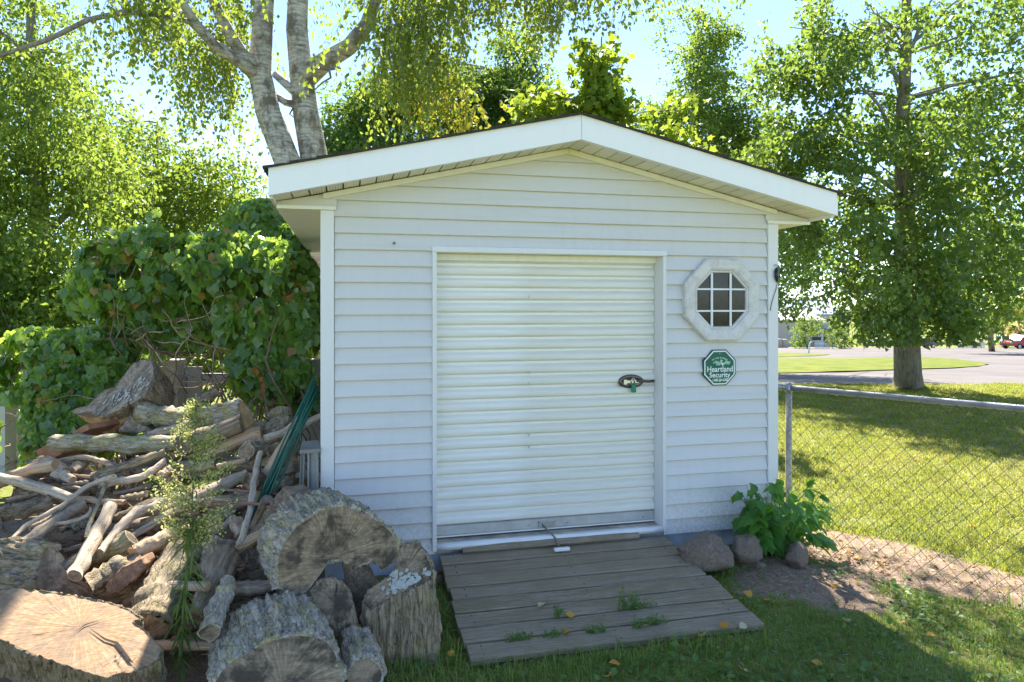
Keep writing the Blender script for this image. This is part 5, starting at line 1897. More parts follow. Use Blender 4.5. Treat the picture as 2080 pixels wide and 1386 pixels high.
shrub('bush', 'tall rounded bush in front of the beige building', [E(1638, 670, 86, 28, 30, 1.6), E(1625, 690, 86, 20, 18, 1.2), E(1655, 660, 86, 14, 22, 1)], 26, (0.45, 0.8), 3000, 0.2, L_MID, 61)
shrub('bush', 'spreading bush right of the mailbox', [E(1700, 685, 84, 34, 22, 1.5), E(1730, 692, 84, 24, 16, 1.2), E(1705, 665, 86, 20, 24, 1)], 30, (0.4, 0.75), 3000, 0.2, L_LEFT, 62)
shrub('flower_bush', 'red and orange flowering bush over the far picket fence', [E(1967, 682, 93, 8, 7, .5), E(1985, 683, 93, 6, 6, .4)], 10, (0.25, 0.4), 500, 0.13, mat_leaf('bloom_red', (0.35, 0.03, 0.03), (0.5, 0.05, 0.03), (0.5, 0.16, 0.04), (0.5, 0.1, 0.05), 0.3), 63)
# overhead service wire
wr = MB().tube([P(1560, 575, 70), P(1650, 593, 72), P(1740, 589, 74), P(1830, 580, 76), P(1960, 560, 78)], 0.035, 5).build('overhead_wire', M_COLUMN)
tag(wr, 'pale overhead service wire crossing behind the cottonwood leaves', 'wire')

# ================================================================== white fence under the vines
rv = np.random.default_rng(71)
DF = 6.9
o, T = local(-60, DF, 0.0)
vf = empty('vinyl_fence', o, 'low white board fence almost buried under the vines', 'fence')
M_VINYLW = simple('white_vinyl_fence', (0.44, 0.44, 0.42), 0.5, var=0.12, scale=3)
for x in np.arange(0.0, 3.55, 0.155):
    if 0.5 < x < 1.7 or 2.3 < x < 3.0:
        continue
    lbox(T, x, x + 0.145, 0, 0.022, -0.1, 1.12).build('board', M_VINYLW, vf)
lbox(T, 0, 3.6, 0.023, 0.06, 0.12, 0.22).build('rail', M_VINYLW, vf)
lbox(T, 0, 3.6, 0.023, 0.06, 0.95, 1.05).build('rail', M_VINYLW, vf)
for x in (0.31, 2.0, 3.4):
    po = lbox(T, x, x + 0.15, -0.155, -0.005, -0.2, 1.16).build('post', M_VINYLW, vf)
    lbox(T, x - 0.012, x + 0.162, -0.167, 0.007, 1.161, 1.20).build('post_cap', M_VINYLW, po)

# ================================================================== shrubs that close the view behind the vines
shrub('shrub', 'sunlit shrub behind the vine thicket near the birch', [E(480, 640, 9.3, 160, 130, .8), E(590, 600, 9.3, 70, 120, .6), E(350, 700, 9.0, 130, 110, .6)], 90, (0.22, 0.4), 14000, 0.075, L_LEFT, 72)
shrub('shrub', 'dense shrub under the yellow-green tree at the left edge', [E(60, 640, 9.4, 220, 110, .8), E(230, 650, 9.2, 130, 120, .7), E(-60, 600, 9.5, 150, 150, .8)], 100, (0.22, 0.42), 15000, 0.075, L_MID, 73)
shrub('shrub', 'leafy shrub against the back corner of the shed', [E(620, 720, 8.3, 60, 120, .5), E(560, 760, 8.3, 70, 90, .4)], 36, (0.2, 0.34), 6000, 0.07, L_MID, 74)

# ================================================================== wild grape
PM = {}


def grape_meshes():
    out = []
    for k in range(5):
        r = random.Random(k)
        tv, tf = T_GRAPE
        v = tv.copy()
        v[:, 2] += np.array([r.uniform(-.06, .06) for _ in v])
        v[:, 2] -= 0.22 * (v[:, 1] ** 2) + 0.15 * (v[:, 0] ** 2)
        v[:, 1] *= r.uniform(.9, 1.1)
        out.append(npmesh('leaf', v, tf, L_VINEO, smooth=False))
    return out


GM = grape_meshes()


def hang_leaves(env, n, r, face=0.9, up=0.45, shell=0.66, cut=None, dense_noise=(2.2, -0.25)):
    """leaves on the outer skin of a vine mass, blades facing out and up"""
    w_ = np.array([e[1][0] * e[1][2] for e in env]); w_ /= w_.sum()
    idx = r.choice(len(env), size=n, p=w_)
    C = np.array([e[0] for e in env])[idx]
    R = np.array([e[1] for e in env])[idx]
    u_ = unit(r.normal(size=(n, 3)) + np.array((0, -0.35, 0.15)))
    rr = shell + (1.04 - shell) * r.random((n, 1))
    pos = C + u_ * R * rr
    # drop what lies deep inside another lobe
    keep = np.ones(n, bool)
    for e in env:
        q = np.linalg.norm((pos - e[0]) / e[1], axis=1)
        keep &= q > 0.60
    keep &= smooth_noise3(pos, dense_noise[0], 8) > dense_noise[1]
    if cut is not None:
        keep &= ~cut(pos)
    pos, u_ = pos[keep], u_[keep]
    toc = unit(np.array(CAM)[None] - pos)
    nn = unit(u_ * 0.5 + toc * 0.35 * face + np.array((0, 0, up)) + r.normal(size=pos.shape) * 0.55)
    dd = r.normal(size=pos.shape) * 0.45 + np.array((0, 0, -1.0))
    return pos, dd, nn


def place_leaf_objects(pos, dd, nn, size, r, parent, meshes, name='leaf'):
    d = unit(dd)
    n = unit(nn - d * np.sum(nn * d, 1, keepdims=True))
    s_ = np.cross(n, d)
    pl_ = parent.location
    for i in range(len(pos)):
        o = bpy.data.objects.new(name, meshes[int(r.integers(len(meshes)))])
        sz = float(size[i])
        M_ = Matrix(((d[i, 0] * sz, s_[i, 0] * sz, n[i, 0] * sz, pos[i, 0] - pl_.x), (d[i, 1] * sz, s_[i, 1] * sz, n[i, 1] * sz, pos[i, 1] - pl_.y),
                     (d[i, 2] * sz, s_[i, 2] * sz, n[i, 2] * sz, pos[i, 2] - pl_.z), (0, 0, 0, 1)))
        COL.objects.link(o)
        o.parent = parent
        o.matrix_local = M_


def vine(name, label, env, n, n_obj, size, seed, cut=None, stems=40, dn=(2.2, -0.25), up=0.45):
    r = np.random.default_rng(seed)
    c = np.mean([e[0] for e in env], 0)
    t = empty(name, (c[0], c[1], float(gz(c[0], c[1]))), label, 'vine')
    pos, dd, nn = hang_leaves(env, n, r, cut=cut, dense_noise=dn, up=up)
    # nearest leaves become single parts
    dist = depth_of(pos[:, 0], pos[:, 1]) + r.normal(size=len(pos)) * 0.12
    order = np.argsort(dist)
    near, rest = order[:n_obj], order[n_obj:]
    place_leaf_objects(pos[near], dd[near], nn[near], size * r.uniform(.5, 1.35, len(near)), r, t, GM)
    V, F, k = leaves(pos[rest], dd[rest], nn[rest], size * r.uniform(.4, 1.3, len(rest)), T_GRAPE)
    lv = np.repeat(np.clip(r.random(len(rest)), 0, 1), k)
    o = link('foliage', npmesh('foliage', V, F, L_VINE, lv), t)
    o['kind'] = 'stuff'
    # woody stems climbing from the ground
    for i in range(stems):
        e = env[int(r.integers(len(env)))]
        u_ = unit(r.normal(size=(1, 3)))[0]
        b = Vector(e[0] + u_ * e[1] * 0.75)
        a = Vector((b.x + r.normal() * 0.35, b.y + r.normal() * 0.2, float(gz(b.x, b.y)) - 0.02)) if i % 2 else Vector(e[0] + unit(r.normal(size=(1, 3)))[0] * e[1] * 0.9)
        limb('stem', wander(a, b, 8, 0.10, r), r.uniform(0.006, 0.014), 0.003, M_STICK if i % 3 else M_STICK_RED, t, 5)
    return t


ENV_A = [E(330, 540, 6.3, 120, 62, .40), E(450, 545, 6.2, 130, 62, .42), E(570, 555, 6.1, 80, 55, .38), E(255, 585, 6.3, 80, 70, .34), E(250, 500, 6.4, 60, 30, .25), E(385, 530, 6.25, 70, 55, .35), E(500, 620, 6.2, 60, 50, .28), E(300, 488, 6.4, 45, 34, .25), E(395, 500, 6.3, 40, 30, .25), E(470, 492, 6.3, 45, 26, .25), E(560, 510, 6.2, 50, 30, .25), E(185, 590, 6.4, 45, 55, .25), E(215, 520, 6.4, 50, 40, .2), E(330, 655, 6.35, 90, 60, .22), E(420, 650, 6.35, 80, 55, .22)]
vine('grape_vine', 'wild grape thicket arching over the fence behind the woodpile', ENV_A, 9500, 300, 0.092, 75, stems=60, dn=(4.6, -0.24), up=1.1)
ENV_B = [E(575, 650, 6.05, 72, 70, .30), E(555, 740, 6.0, 85, 70, .26), E(610, 770, 5.95, 50, 80, .22), E(500, 660, 6.1, 60, 60, .26), E(620, 660, 6.0, 40, 110, .25)]
vine('grape_vine', 'shaded curtain of grape leaves hanging beside the shed wall', ENV_B, 6000, 280, 0.088, 76, stems=50, dn=(4.6, -0.20), up=0.4)
ENV_C = [E(90, 715, 6.3, 150, 52, .32), E(200, 720, 6.2, 80, 60, .30), E(140, 800, 6.0, 110, 75, .30), E(30, 760, 6.2, 90, 50, .28), E(160, 880, 5.8, 110, 50, .28), E(230, 800, 6.0, 60, 80, .25), E(50, 880, 6.4, 60, 60, .2)]
vine('grape_vine', 'low sunlit vine covering the white fence at the left edge', ENV_C, 9500, 300, 0.078, 77, stems=40, dn=(4.6, -0.26), up=1.1,
     cut=lambda p: (lambda px, py: (px < 42) & (py > 815) & (px > -5))(CXP + ((p[:, 0] - CAM.x) * RIGHT.x + (p[:, 1] - CAM.y) * RIGHT.y) / depth_of(p[:, 0], p[:, 1]) * FPX, HZ - (p[:, 2] - CAM.z) / depth_of(p[:, 0], p[:, 1]) * FPX))
ENV_D = [E(535, 450, 7.4, 72, 45, .35), E(580, 490, 7.3, 45, 50, .3), E(490, 480, 7.4, 40, 30, .25)]
vine('grape_vine', 'vine climbing high against the birch left of the eave', ENV_D, 2600, 120, 0.09, 78, stems=14)

# tangled dead stems in the open middle of the thicket
t = empty('dead_brush', ground_at(400, 6.2), 'tangle of bare brown stems in the hollow of the thicket', 'brush')
for i in range(70):
    a = P(rv.uniform(250, 520), rv.uniform(640, 830), rv.uniform(5.9, 6.5))
    L_ = rv.uniform(0.3, 0.9)
    d = Vector(rv.normal(size=3)); d.z = abs(d.z) * 0.6; d.normalize()
    limb('stem', wander(a, a + d * L_, 7, 0.10, rv), rv.uniform(0.004, 0.011), 0.002, (M_STICK, M_STICK_RED, M_STICK_TAN)[i % 3], t, 5)
# a few red autumn leaves on a hanging runner
t = empty('creeper', P(530, 790, 5.7), 'strand of red creeper leaves hanging above the woodpile', 'vine')
limb('stem', [P(515, 738, 5.7), P(532, 752, 5.68), P(540, 790, 5.65), P(528, 835, 5.6), P(545, 850, 5.6)], 0.004, 0.002, M_STICK_RED, t, 5)
M_REDLEAF = mat_leaf('leaf_red', (0.30, 0.05, 0.015), (0.42, 0.10, 0.02), (0.45, 0.18, 0.03), (0.6, 0.2, 0.03), 0.4, objr=True)
me = npmesh('red_leaf', T_OVATE[0], T_OVATE[1], M_REDLEAF)
pp = np.array([P(x, y, 5.63) for x, y in ((518, 745), (522, 750), (531, 765), (534, 778), (533, 787), (532, 797), (527, 862), (545, 852))])
place_leaf_objects(pp, rv.normal(size=pp.shape) * 0.4 + np.array((0, 0, -1)), np.array([CAM[:]] * len(pp)) - pp, np.full(len(pp), 0.055), rv, t, [me], 'red_leaf')

# long shoots that stand above the thicket
for (x0, y0, x1, y1) in ((318, 500, 312, 432), (420, 505, 440, 455), (235, 500, 205, 460), (505, 510, 522, 470), (300, 600, 180, 560)):
    t = empty('grape_shoot', P(x0, y0, 6.2), 'single grape shoot standing above the thicket near column %s' % {318: 'with the tallest tip', 420: 'right of the tallest tip', 235: 'at the left shoulder', 505: 'close to the birch', 300: 'leaning out at the left side'}[x0], 'vine')
    t['label'] = 'leafy grape shoot sticking up from the thicket, ' + {318: 'the tallest one', 420: 'right of the tallest', 235: 'at its left shoulder', 505: 'close to the birch', 300: 'leaning out to the left'}[x0]
    pts_ = wander(P(x0, y0, 6.2), P(x1, y1, 6.15), 7, 0.08, rv)
    limb('stem', pts_, 0.005, 0.002, M_STICK_RED, t, 5)
    pp = np.array([p[:] for p in pts_ for _ in range(2)]) + rv.normal(size=(16, 3)) * 0.03
    place_leaf_objects(pp, rv.normal(size=pp.shape) * .6 + np.array((0, 0, -.4)), rv.normal(size=pp.shape) * .4 + np.array((0, -.5, 1)), rv.uniform(.05, .11, len(pp)), rv, t, GM)

# ================================================================== wood pile
_DP = np.array([(640, 5.5), (730, 5.25), (800, 5.05), (900, 4.65), (1000, 4.2), (1100, 3.75), (1200, 3.4), (1300, 3.1), (1386, 2.9), (1460, 2.75)])


def Dp(y):
    return float(np.interp(y, _DP[:, 0], _DP[:, 1]))


def basis(z, up=Vector((0, 0, 1))):
    z = z.normalized()
    x = up.cross(z)
    if x.length < 1e-4:
        x = Vector((1, 0, 0))
    x.normalize()
    y = z.cross(x)
    return Matrix((x, y, z)).transposed()


def fbm(p, f, seed):
    return noise.fractal(Vector((p[0] * f + seed * 7.3, p[1] * f - seed * 3.1, p[2] * f + seed)), 1.0, 2.0, 4)


def ridge(p, fxy, fz, seed):
    q = Vector((p[0] * fxy + seed * 5.7, p[1] * fxy + seed, p[2] * fz - seed * 2.2))
    return 1.0 - abs(noise.noise(q)) * 2.0


def wood(name, label, pts, rads, bark, cut, seed=0, n=14, rough=0.12, cat='log', group=None, seg=14, knots=0, flat=None, tilt=0.25):
    """round log or branch through world points; cut ends"""
    rnd = random.Random(seed)
    pts = [Vector(p) for p in pts]
    # resample as a smooth path
    P_, R_ = [], []
    k = len(pts)
    for i in range(k - 1):
        p0, p1, p2, p3 = pts[max(i - 1, 0)], pts[i], pts[i + 1], pts[min(i + 2, k - 1)]
        sg = max(2, int(round(seg / (k - 1))))
        for j in range(sg):
            t = j / sg
            P_.append(0.5 * ((2 * p1) + (p2 - p0) * t + (2 * p0 - 5 * p1 + 4 * p2 - p3) * t * t + (3 * p1 - p0 - 3 * p2 + p3) * t ** 3))
            R_.append(rads[i] + (rads[i + 1] - rads[i]) * t)
    P_.append(pts[-1]); R_.append(rads[-1])
    for i in range(1, len(P_) - 1):
        q = R_[i]
        P_[i] = P_[i] + Vector((rnd.gauss(0, 1), rnd.gauss(0, 1), rnd.gauss(0, 1))) * q * 0.10
        R_[i] = q * (1 + rnd.uniform(-.09, .09))
    axis = (pts[-1] - pts[0])
    B = basis(axis)
    Bi = B.transposed()
    o0 = pts[0]
    V, F, MI, SM = [], [], [], []
    S = len(P_)
    squash = rnd.uniform(.82, 1.0)
    rot = rnd.uniform(0, 6.28)
    kn = [(rnd.uniform(0.15, 0.85) * S, rnd.uniform(0, 6.28)) for _ in range(knots)]
    for i, (p, r) in enumerate(zip(P_, R_)):
        l = Bi @ (p - o0)
        for a in range(n):
            th = 2 * math.pi * a / n
            c, s_ = math.cos(th), math.sin(th)
            rr = r * (1 + rough * 1.6 * fbm((c * r * 9, s_ * r * 9, l.z), 3.0, seed) + rough * 1.6 * (ridge((c * r, s_ * r, l.z), 34, 2.5, seed) - .4))
            if flat is not None and math.cos(th - flat) > 0.35:
                rr *= 0.35 / math.cos(th - flat) * (1 + 0.05 * fbm((c, s_, l.z * 5), 3, seed))
            for (ki, ka) in kn:
                rr += r * 0.55 * math.exp(-((i - ki) / 0.7) ** 2) * max(0, math.cos(th - ka)) ** 4
            x, y = rr * c, rr * s_ * squash
            dz = 0.0
            if i in (0, S - 1):
                dz = tilt * (x * math.cos(rot) + y * math.sin(rot))
            V.append((l.x + x, l.y + y, l.z + dz))
    for i in range(S - 1):
        for a in range(n):
            b = (a + 1) % n
            F.append((i * n + a, i * n + b, (i + 1) * n + b, (i + 1) * n + a)); MI.append(0); SM.append(True)
    me = bpy.data.meshes.new(name)
    for (st, rev) in ((0, True), ((S - 1) * n, False)):
        cen = np.mean([V[st + a] for a in range(n)], 0)
        # bark rim, then the sawn face slightly inside
        b0 = len(V)
        for a in range(n):
            v = np.array(V[st + a])
            V.append(tuple(cen + (v - cen) * 0.86))
        V.append(tuple(cen))
        for a in range(n):
            b = (a + 1) % n
            q = (st + a, st + b, b0 + b, b0 + a)
            t = (b0 + a, b0 + b, b0 + n)
            F.append(q[::-1] if not rev else q); MI.append(0); SM.append(False)
            F.append(t if not rev else t[::-1]); MI.append(1); SM.append(False)
    me.from_pydata(V, [], F)
    me.materials.append(bark); me.materials.append(cut)
    me.polygons.foreach_set('material_index', MI)
    me.polygons.foreach_set('use_smooth', SM)
    me.update()
    o = bpy.data.objects.new(name, me)
    COL.objects.link(o)
    o.matrix_world = Matrix.Translation(o0) @ B.to_4x4()
    return tag(o, label, cat, group)


def W(label, pp, rpx, bark, cut=None, dd=-0.03, seed=None, **kw):
    """log from frame places (x, y[, depth offset]) and radii in frame pixels"""
    pts, rr = [], []
    if not hasattr(rpx, '__len__'):
        rpx = [rpx] * len(pp)
    for q, r in zip(pp, rpx):
        D = Dp(q[1]) + dd + (q[2] if len(q) > 2 else 0)
        pts.append(P(q[0], q[1], D)); rr.append(r / FPX * D)
    name = kw.pop('name', 'log' if max(rpx) > 9 else 'branch')
    kw.setdefault('cat', 'log' if max(rpx) > 9 else 'branch')
    W.k += 1
    return wood(name, label, pts, rr, bark, cut or M_CUT_SILVER, seed if seed is not None else W.k, **kw)


W.k = 0


def resample(poly, n):
    p = np.array(poly + [poly[0]], float)
    d = np.r_[0, np.cumsum(np.linalg.norm(np.diff(p, axis=0), axis=1))]
    t = np.linspace(0, d[-1], n, endpoint=False)
    return np.stack([np.interp(t, d, p[:, 0]), np.interp(t, d, p[:, 1])], 1)


def slab(name, label, outline, pith, D, normal, ext, bark, cut, seed=0, n=90, seg=12, bump=0.02, back=0.92, rim=0.955, cat='log', fine=0.012, facecut=None, jag=0.006):
    """log whose sawn face is drawn by its outline in the frame; the bark body runs from the face along ext"""
    nrm_ = normal.normalized()
    c0 = P(pith[0], pith[1], D)
    rp = resample(outline, n)
    W3 = []
    for (x, y) in rp:
        d = (P(x, y, 1.0) - CAM)
        t = (c0 - CAM).dot(nrm_) / d.dot(nrm_)
        W3.append(CAM + d * t)
    t = empty(name, c0, label, cat)
    # bark body: local Z along the log
    B = basis(-ext)
    Bi = B.transposed()
    L_ = ext.length
    V, F = [], []
    cen3 = sum(W3, Vector()) / n
    for i in range(seg + 1):
        k = i / seg
        for j in range(n):
            p = W3[j] + ext * k
            ce = cen3 + ext * k
            rv_ = p - ce
            p = ce + rv_ * (1 + (back - 1) * k)
            l = Bi @ (p - c0)
            rl = Vector((l.x - (Bi @ (ce - c0)).x, l.y - (Bi @ (ce - c0)).y, 0))
            rn = rl.normalized() if rl.length > 1e-5 else Vector((1, 0, 0))
            h = bump * (1.1 * (ridge(l, 26, 3.2, seed) - 0.35) + 0.5 * fbm(l, 7, seed)) + fine * (0.8 * (ridge(l, 55, 9, seed + 3) - 0.3) + 0.6 * (ridge(l, 90, 40, seed + 5) - 0.3))
            if i == 0:
                h = h * 0.5 - 0.002
            q = l + rn * h
            if i == 0:
                q.z += jag * fbm(l, 30, seed)
            V.append(q)
    for i in range(seg):
        for j in range(n):
            b = (j + 1) % n
            F.append((i * n + j, i * n + b, (i + 1) * n + b, (i + 1) * n + j))
    # rim from the bark's edge in to the face, set back a little
    b0 = len(V)
    for j in range(n):
        p = cen3 + (W3[j] - cen3) * rim + ext.normalized() * 0.006
        V.append(Bi @ (p - c0))
    for j in range(n):
        b = (j + 1) % n
        F.append((j, b0 + j, b0 + b, b))
    F.append([seg * n + j for j in range(n)])
    me = bpy.data.meshes.new('bark')
    me.from_pydata(V, [], F)
    me.materials.append(bark)
    me.polygons.foreach_set('use_smooth', [True] * len(F))
    me.update()
    bo = bpy.data.objects.new('bark', me)
    COL.objects.link(bo); bo.parent = t
    bo.matrix_local = B.to_4x4()
    # sawn face: rings of vertices for a little relief
    B2 = basis(nrm_)
    Bi2 = B2.transposed()
    V2 = []
    for j in range(n):
        V2.append(Bi2 @ (cen3 + (W3[j] - cen3) * (rim + 0.008) + ext.normalized() * 0.004 - c0))
    bm = bmesh.new()
    vs_ = [bm.verts.new(v) for v in V2]
    f = bm.faces.new(vs_)
    f.normal_update()
    if f.normal.z < 0:
        f.normal_flip()
    bmesh.ops.triangulate(bm, faces=[f])
    me2 = bpy.data.meshes.new('cut_face')
    bm.to_mesh(me2); bm.free()
    me2.materials.append(cut)
    fo = bpy.data.objects.new('cut_face', me2)
    COL.objects.link(fo); fo.parent = t
    fo.matrix_local = B2.to_4x4()
    return t


def lichen_on(t, px, py, rx, ry, D, nrm_, k, seed, size=0.012, poly=None, pith=None):
    """pale lichen scales scattered on a face"""
    r = np.random.default_rng(seed)
    V, F = [], []
    nrm_ = nrm_.normalized()
    u_ = nrm_.orthogonal().normalized(); v_ = nrm_.cross(u_)
    c0 = P(*(pith or (px, py)), D)
    i = 0
    while i < k:
        a, b = r.normal(size=2) * 0.5
        x, y = px + a * rx, py + b * ry
        i += 1
        if poly is not None:
            ins = False
            for q in range(len(poly)):
                (xa, ya), (xb, yb_) = poly[q], poly[(q + 1) % len(poly)]
                if (ya > y) != (yb_ > y) and x < (xb - xa) * (y - ya) / (yb_ - ya) + xa:
                    ins = not ins
            if not ins:
                continue
        d = P(x, y, 1.0) - CAM
        tt = (c0 - CAM).dot(nrm_) / d.dot(nrm_)
        p = CAM + d * tt + nrm_ * 0.003
        s_ = size * r.uniform(.25, 1.0) * (1.5 if r.random() < .15 else 1)
        b0 = len(V)
        V.append(p + nrm_ * 0.001)
        m_ = 6
        for q in range(m_):
            an = 2 * math.pi * q / m_ + r.uniform(-.2, .2)
            V.append(p + (u_ * math.cos(an) + v_ * math.sin(an)) * s_ * r.uniform(.6, 1.2))
        for q in range(m_):
            F.append((b0, b0 + 1 + q, b0 + 1 + (q + 1) % m_))
    o = link('lichen', npmesh('lichen', [v[:] for v in V], F, M_LICHEN), t)
    o['kind'] = 'stuff'


toward = lambda px, py: (CAM - P(px, py, 3.0)).normalized()
UP = Vector((0, 0, 1))

# ---- the large sawn pieces in front
n1 = (UP * 0.93 - FWD * 0.34 + RIGHT * 0.10).normalized()
s1 = slab('stump', 'broad pale tan tree slab with radial cracks at the lower left corner', [(-150, 1275), (-90, 1215), (0, 1197), (40, 1192), (85, 1201), (130, 1207), (185, 1216), (215, 1222), (260, 1238), (287, 1256), (268, 1262), (276, 1268), (296, 1280), (312, 1300), (330, 1316), (322, 1340), (300, 1352), (270, 1364), (215, 1376), (150, 1356), (90, 1336), (45, 1317), (0, 1296), (-80, 1292)],
          (160, 1273), 2.95, n1, -n1 * 0.22, M_BARK_BROWN, M_CUT_TAN, 1, n=240, seg=20, bump=0.016, back=0.96, rim=0.985)
# open cracks cut as dark wedges in the slab
mk = MB()
for pl_ in ([(147, 1290), (172, 1269), (215, 1256), (173, 1271)], [(178, 1274), (215, 1298), (240, 1305), (272, 1348), (262, 1346), (233, 1309), (212, 1301)]):
    q = []
    for (x, y) in pl_:
        d = P(x, y, 1.0) - CAM
        c0 = P(160, 1273, 2.95)
        tt = (c0 + n1 * 0.0 - CAM).dot(n1) / d.dot(n1)
        q.append(CAM + d * tt + n1 * 0.002)
    mk.add(q, [list(range(len(q)))])
mk.build('crack', simple('crack_dark', (0.035, 0.02, 0.012), 0.9), s1)

n2 = (-FWD * 0.80 + UP * 0.55 + RIGHT * 0.06).normalized()
slab('log', 'thick lichen-crusted log in front with dark grey sawn end facing the camera', [(425, 1400), (436, 1384), (449, 1363), (473, 1344), (499, 1329), (533, 1309), (575, 1296), (609, 1291), (643, 1294), (665, 1303), (681, 1322), (692, 1348), (702, 1372), (694, 1400), (660, 1430), (560, 1450), (460, 1430)],
     (575, 1400), 2.82, n2, P(556, 1262, 3.22) - P(575, 1368, 2.85), M_BARK_LICHEN, M_CUT_GREY, 2, n=220, bump=0.026, back=0.86, rim=0.965, seg=44, fine=0.016)
slab('log', 'small round log beside the thick lichen log, bark peeling', [(742 + 37 * math.cos(a), 1372 + 34 * math.sin(a)) for a in np.linspace(0, 2 * math.pi, 20, endpoint=False)],
     (742, 1372), 2.9, n2, P(726, 1300, 3.2) - P(742, 1372, 2.9), M_BARK_LICHEN, M_CUT_GREY, 3, n=60, bump=0.014, back=1.0, rim=0.90)
n4 = (-FWD * 0.93 + UP * 0.22 + RIGHT * 0.25).normalized()
slab('log', 'largest arched log section with hollow heart leaning against the shed corner', [(565, 1192), (563, 1150), (568, 1122), (582, 1095), (604, 1068), (640, 1045), (668, 1034), (700, 1028), (722, 1036), (748, 1044), (772, 1062), (795, 1080), (810, 1102), (808, 1130), (796, 1150), (776, 1158), (766, 1146), (757, 1137), (745, 1144), (728, 1150), (705, 1143), (690, 1137), (668, 1139), (655, 1160), (640, 1180), (627, 1200), (604, 1206), (580, 1203)],
     (683, 1130), 3.42, n4, P(628, 1075, 3.72) - P(672, 1118, 3.42), M_BARK_LICHEN, M_CUT_GREY, 4, n=230, bump=0.024, back=0.97, rim=0.975, seg=36, fine=0.016)
n5 = (UP * 0.62 - FWD * 0.66 - RIGHT * 0.12).normalized()
s5 = slab('stump', 'upright stump with white lichen patch left of the ramp', [(806, 1140), (808, 1112), (828, 1101), (852, 1099), (864, 1118), (875, 1144), (883, 1168), (864, 1183), (828, 1198), (800, 1209), (776, 1226), (752, 1240), (735, 1225), (745, 1200), (770, 1185), (790, 1170)],
          (820, 1160), 3.42, n5, Vector((0.02, -0.03, -0.42)), M_BARK_GREY, M_CUT_GREY, 5, n=180, seg=30, bump=0.020, back=1.04, rim=0.96, fine=0.012)
lichen_on(s5, 826, 1187, 62, 26, 3.42, n5, 260, 5, pith=(820, 1160), poly=[(806, 1146), (870, 1146), (878, 1166), (828, 1192), (790, 1208), (776, 1200)])
slab('log', 'low grey round between the arched log and the upright stump', [(632, 1200), (648, 1178), (668, 1171), (690, 1176), (704, 1192), (716, 1222), (713, 1248), (694, 1266), (672, 1268), (650, 1250), (636, 1226)],
     (680, 1222), 3.30, (UP * 0.7 - FWD * 0.7).normalized(), Vector((0.05, 0.02, -0.30)), M_BARK_GREY, M_CUT_GREY, 6, n=60, bump=0.012, rim=0.93)
slab('split_log', 'dark split slab standing behind the low grey round', [(694, 1142), (735, 1146), (750, 1172), (768, 1210), (750, 1262), (722, 1270), (712, 1215), (700, 1180)], (730, 1200), 3.50, (-FWD + UP * 0.3).normalized(), FWD * 0.10 + UP * 0.0, M_SPLIT_GREY, M_SPLIT_GREY, 7, n=50, bump=0.006, rim=0.95, fine=0.004)
n7 = (-FWD * 0.85 - RIGHT * 0.35 + UP * 0.35).normalized()
slab('split_log', 'flat split plank-like log leaning left of the arched log', [(576, 990), (602, 1014), (590, 1050), (560, 1085), (545, 1110), (536, 1148), (512, 1160), (488, 1159), (483, 1130), (490, 1105), (510, 1078), (536, 1040), (556, 1012)], (540, 1080), 3.75, n7, (FWD * 0.13 + RIGHT * 0.08), M_SPLIT_GREY, M_SPLIT_GREY, 8, n=70, bump=0.006, rim=0.97, fine=0.004)
n9 = (-FWD * 0.72 + RIGHT * 0.55 + UP * 0.42).normalized()
slab('log', 'broken grey log with rough bark at the left edge behind the tan slab', [(87, 1120), (97, 1108), (123, 1102), (126, 1112), (113, 1122), (132, 1133), (126, 1148), (139, 1166), (162, 1174), (191, 1199), (204, 1210), (240, 1214), (262, 1226), (235, 1236), (190, 1226), (145, 1222), (102, 1214), (80, 1200), (73, 1180), (78, 1148)],
     (110, 1165), 3.42, n9, P(-60, 1150, 3.66) - P(95, 1160, 3.45), M_BARK_GREY, M_CUT_SILVER, 9, n=160, bump=0.022, back=1.0, rim=0.96, seg=36, fine=0.014)
n10 = (UP * 0.55 - FWD * 0.62 - RIGHT * 0.50).normalized()
s10 = slab('stump', 'large grey slab with lichen patches on top of the woodpile', [(147, 837), (152, 830), (179, 824), (204, 797), (218, 791), (233, 786), (253, 760), (270, 738), (289, 730), (307, 731), (313, 749), (311, 774), (298, 801), (271, 818), (235, 836), (198, 849), (170, 848)],
           (262, 790), 5.0, n10, P(300, 835, 5.22) - P(245, 795, 5.0), M_BARK_BROWN, M_CUT_SILVER, 10, n=90, bump=0.024, back=0.82, rim=0.975)
lichen_on(s10, 245, 806, 60, 18, 5.0, n10, 150, 6, 0.014, pith=(262, 790), poly=[(170, 840), (235, 800), (285, 770), (302, 775), (290, 800), (235, 830)])
lichen_on(s10, 286, 788, 18, 20, 5.0, n10, 40, 7, 0.014, pith=(262, 790), poly=[(265, 790), (285, 760), (305, 760), (300, 795)])
slab('split_log', 'orange splintered wedge under the large grey slab', [(155, 842), (185, 850), (220, 846), (258, 832), (255, 852), (235, 876), (212, 880), (190, 866)], (210, 860), 4.98, (-FWD + UP * -0.2).normalized(), FWD * 0.16, M_SPLIT_ORANGE, M_SPLIT_ORANGE, 11, n=50, bump=0.010, rim=0.97)
n11 = (RIGHT * 0.86 - FWD * 0.50 + UP * 0.15).normalized()
slab('log', 'furrowed log with orange sawn end near the stakes', [(488, 812), (499, 822), (515, 847), (527, 872), (536, 899), (528, 903), (513, 894), (500, 872), (491, 848), (485, 826)], (510, 858), 4.82, n11, P(418, 878, 4.95) - P(505, 862, 4.82), M_BARK_MOSS, M_CUT_ORANGE, 12, n=120, bump=0.018, back=1.0, rim=0.95, seg=30)

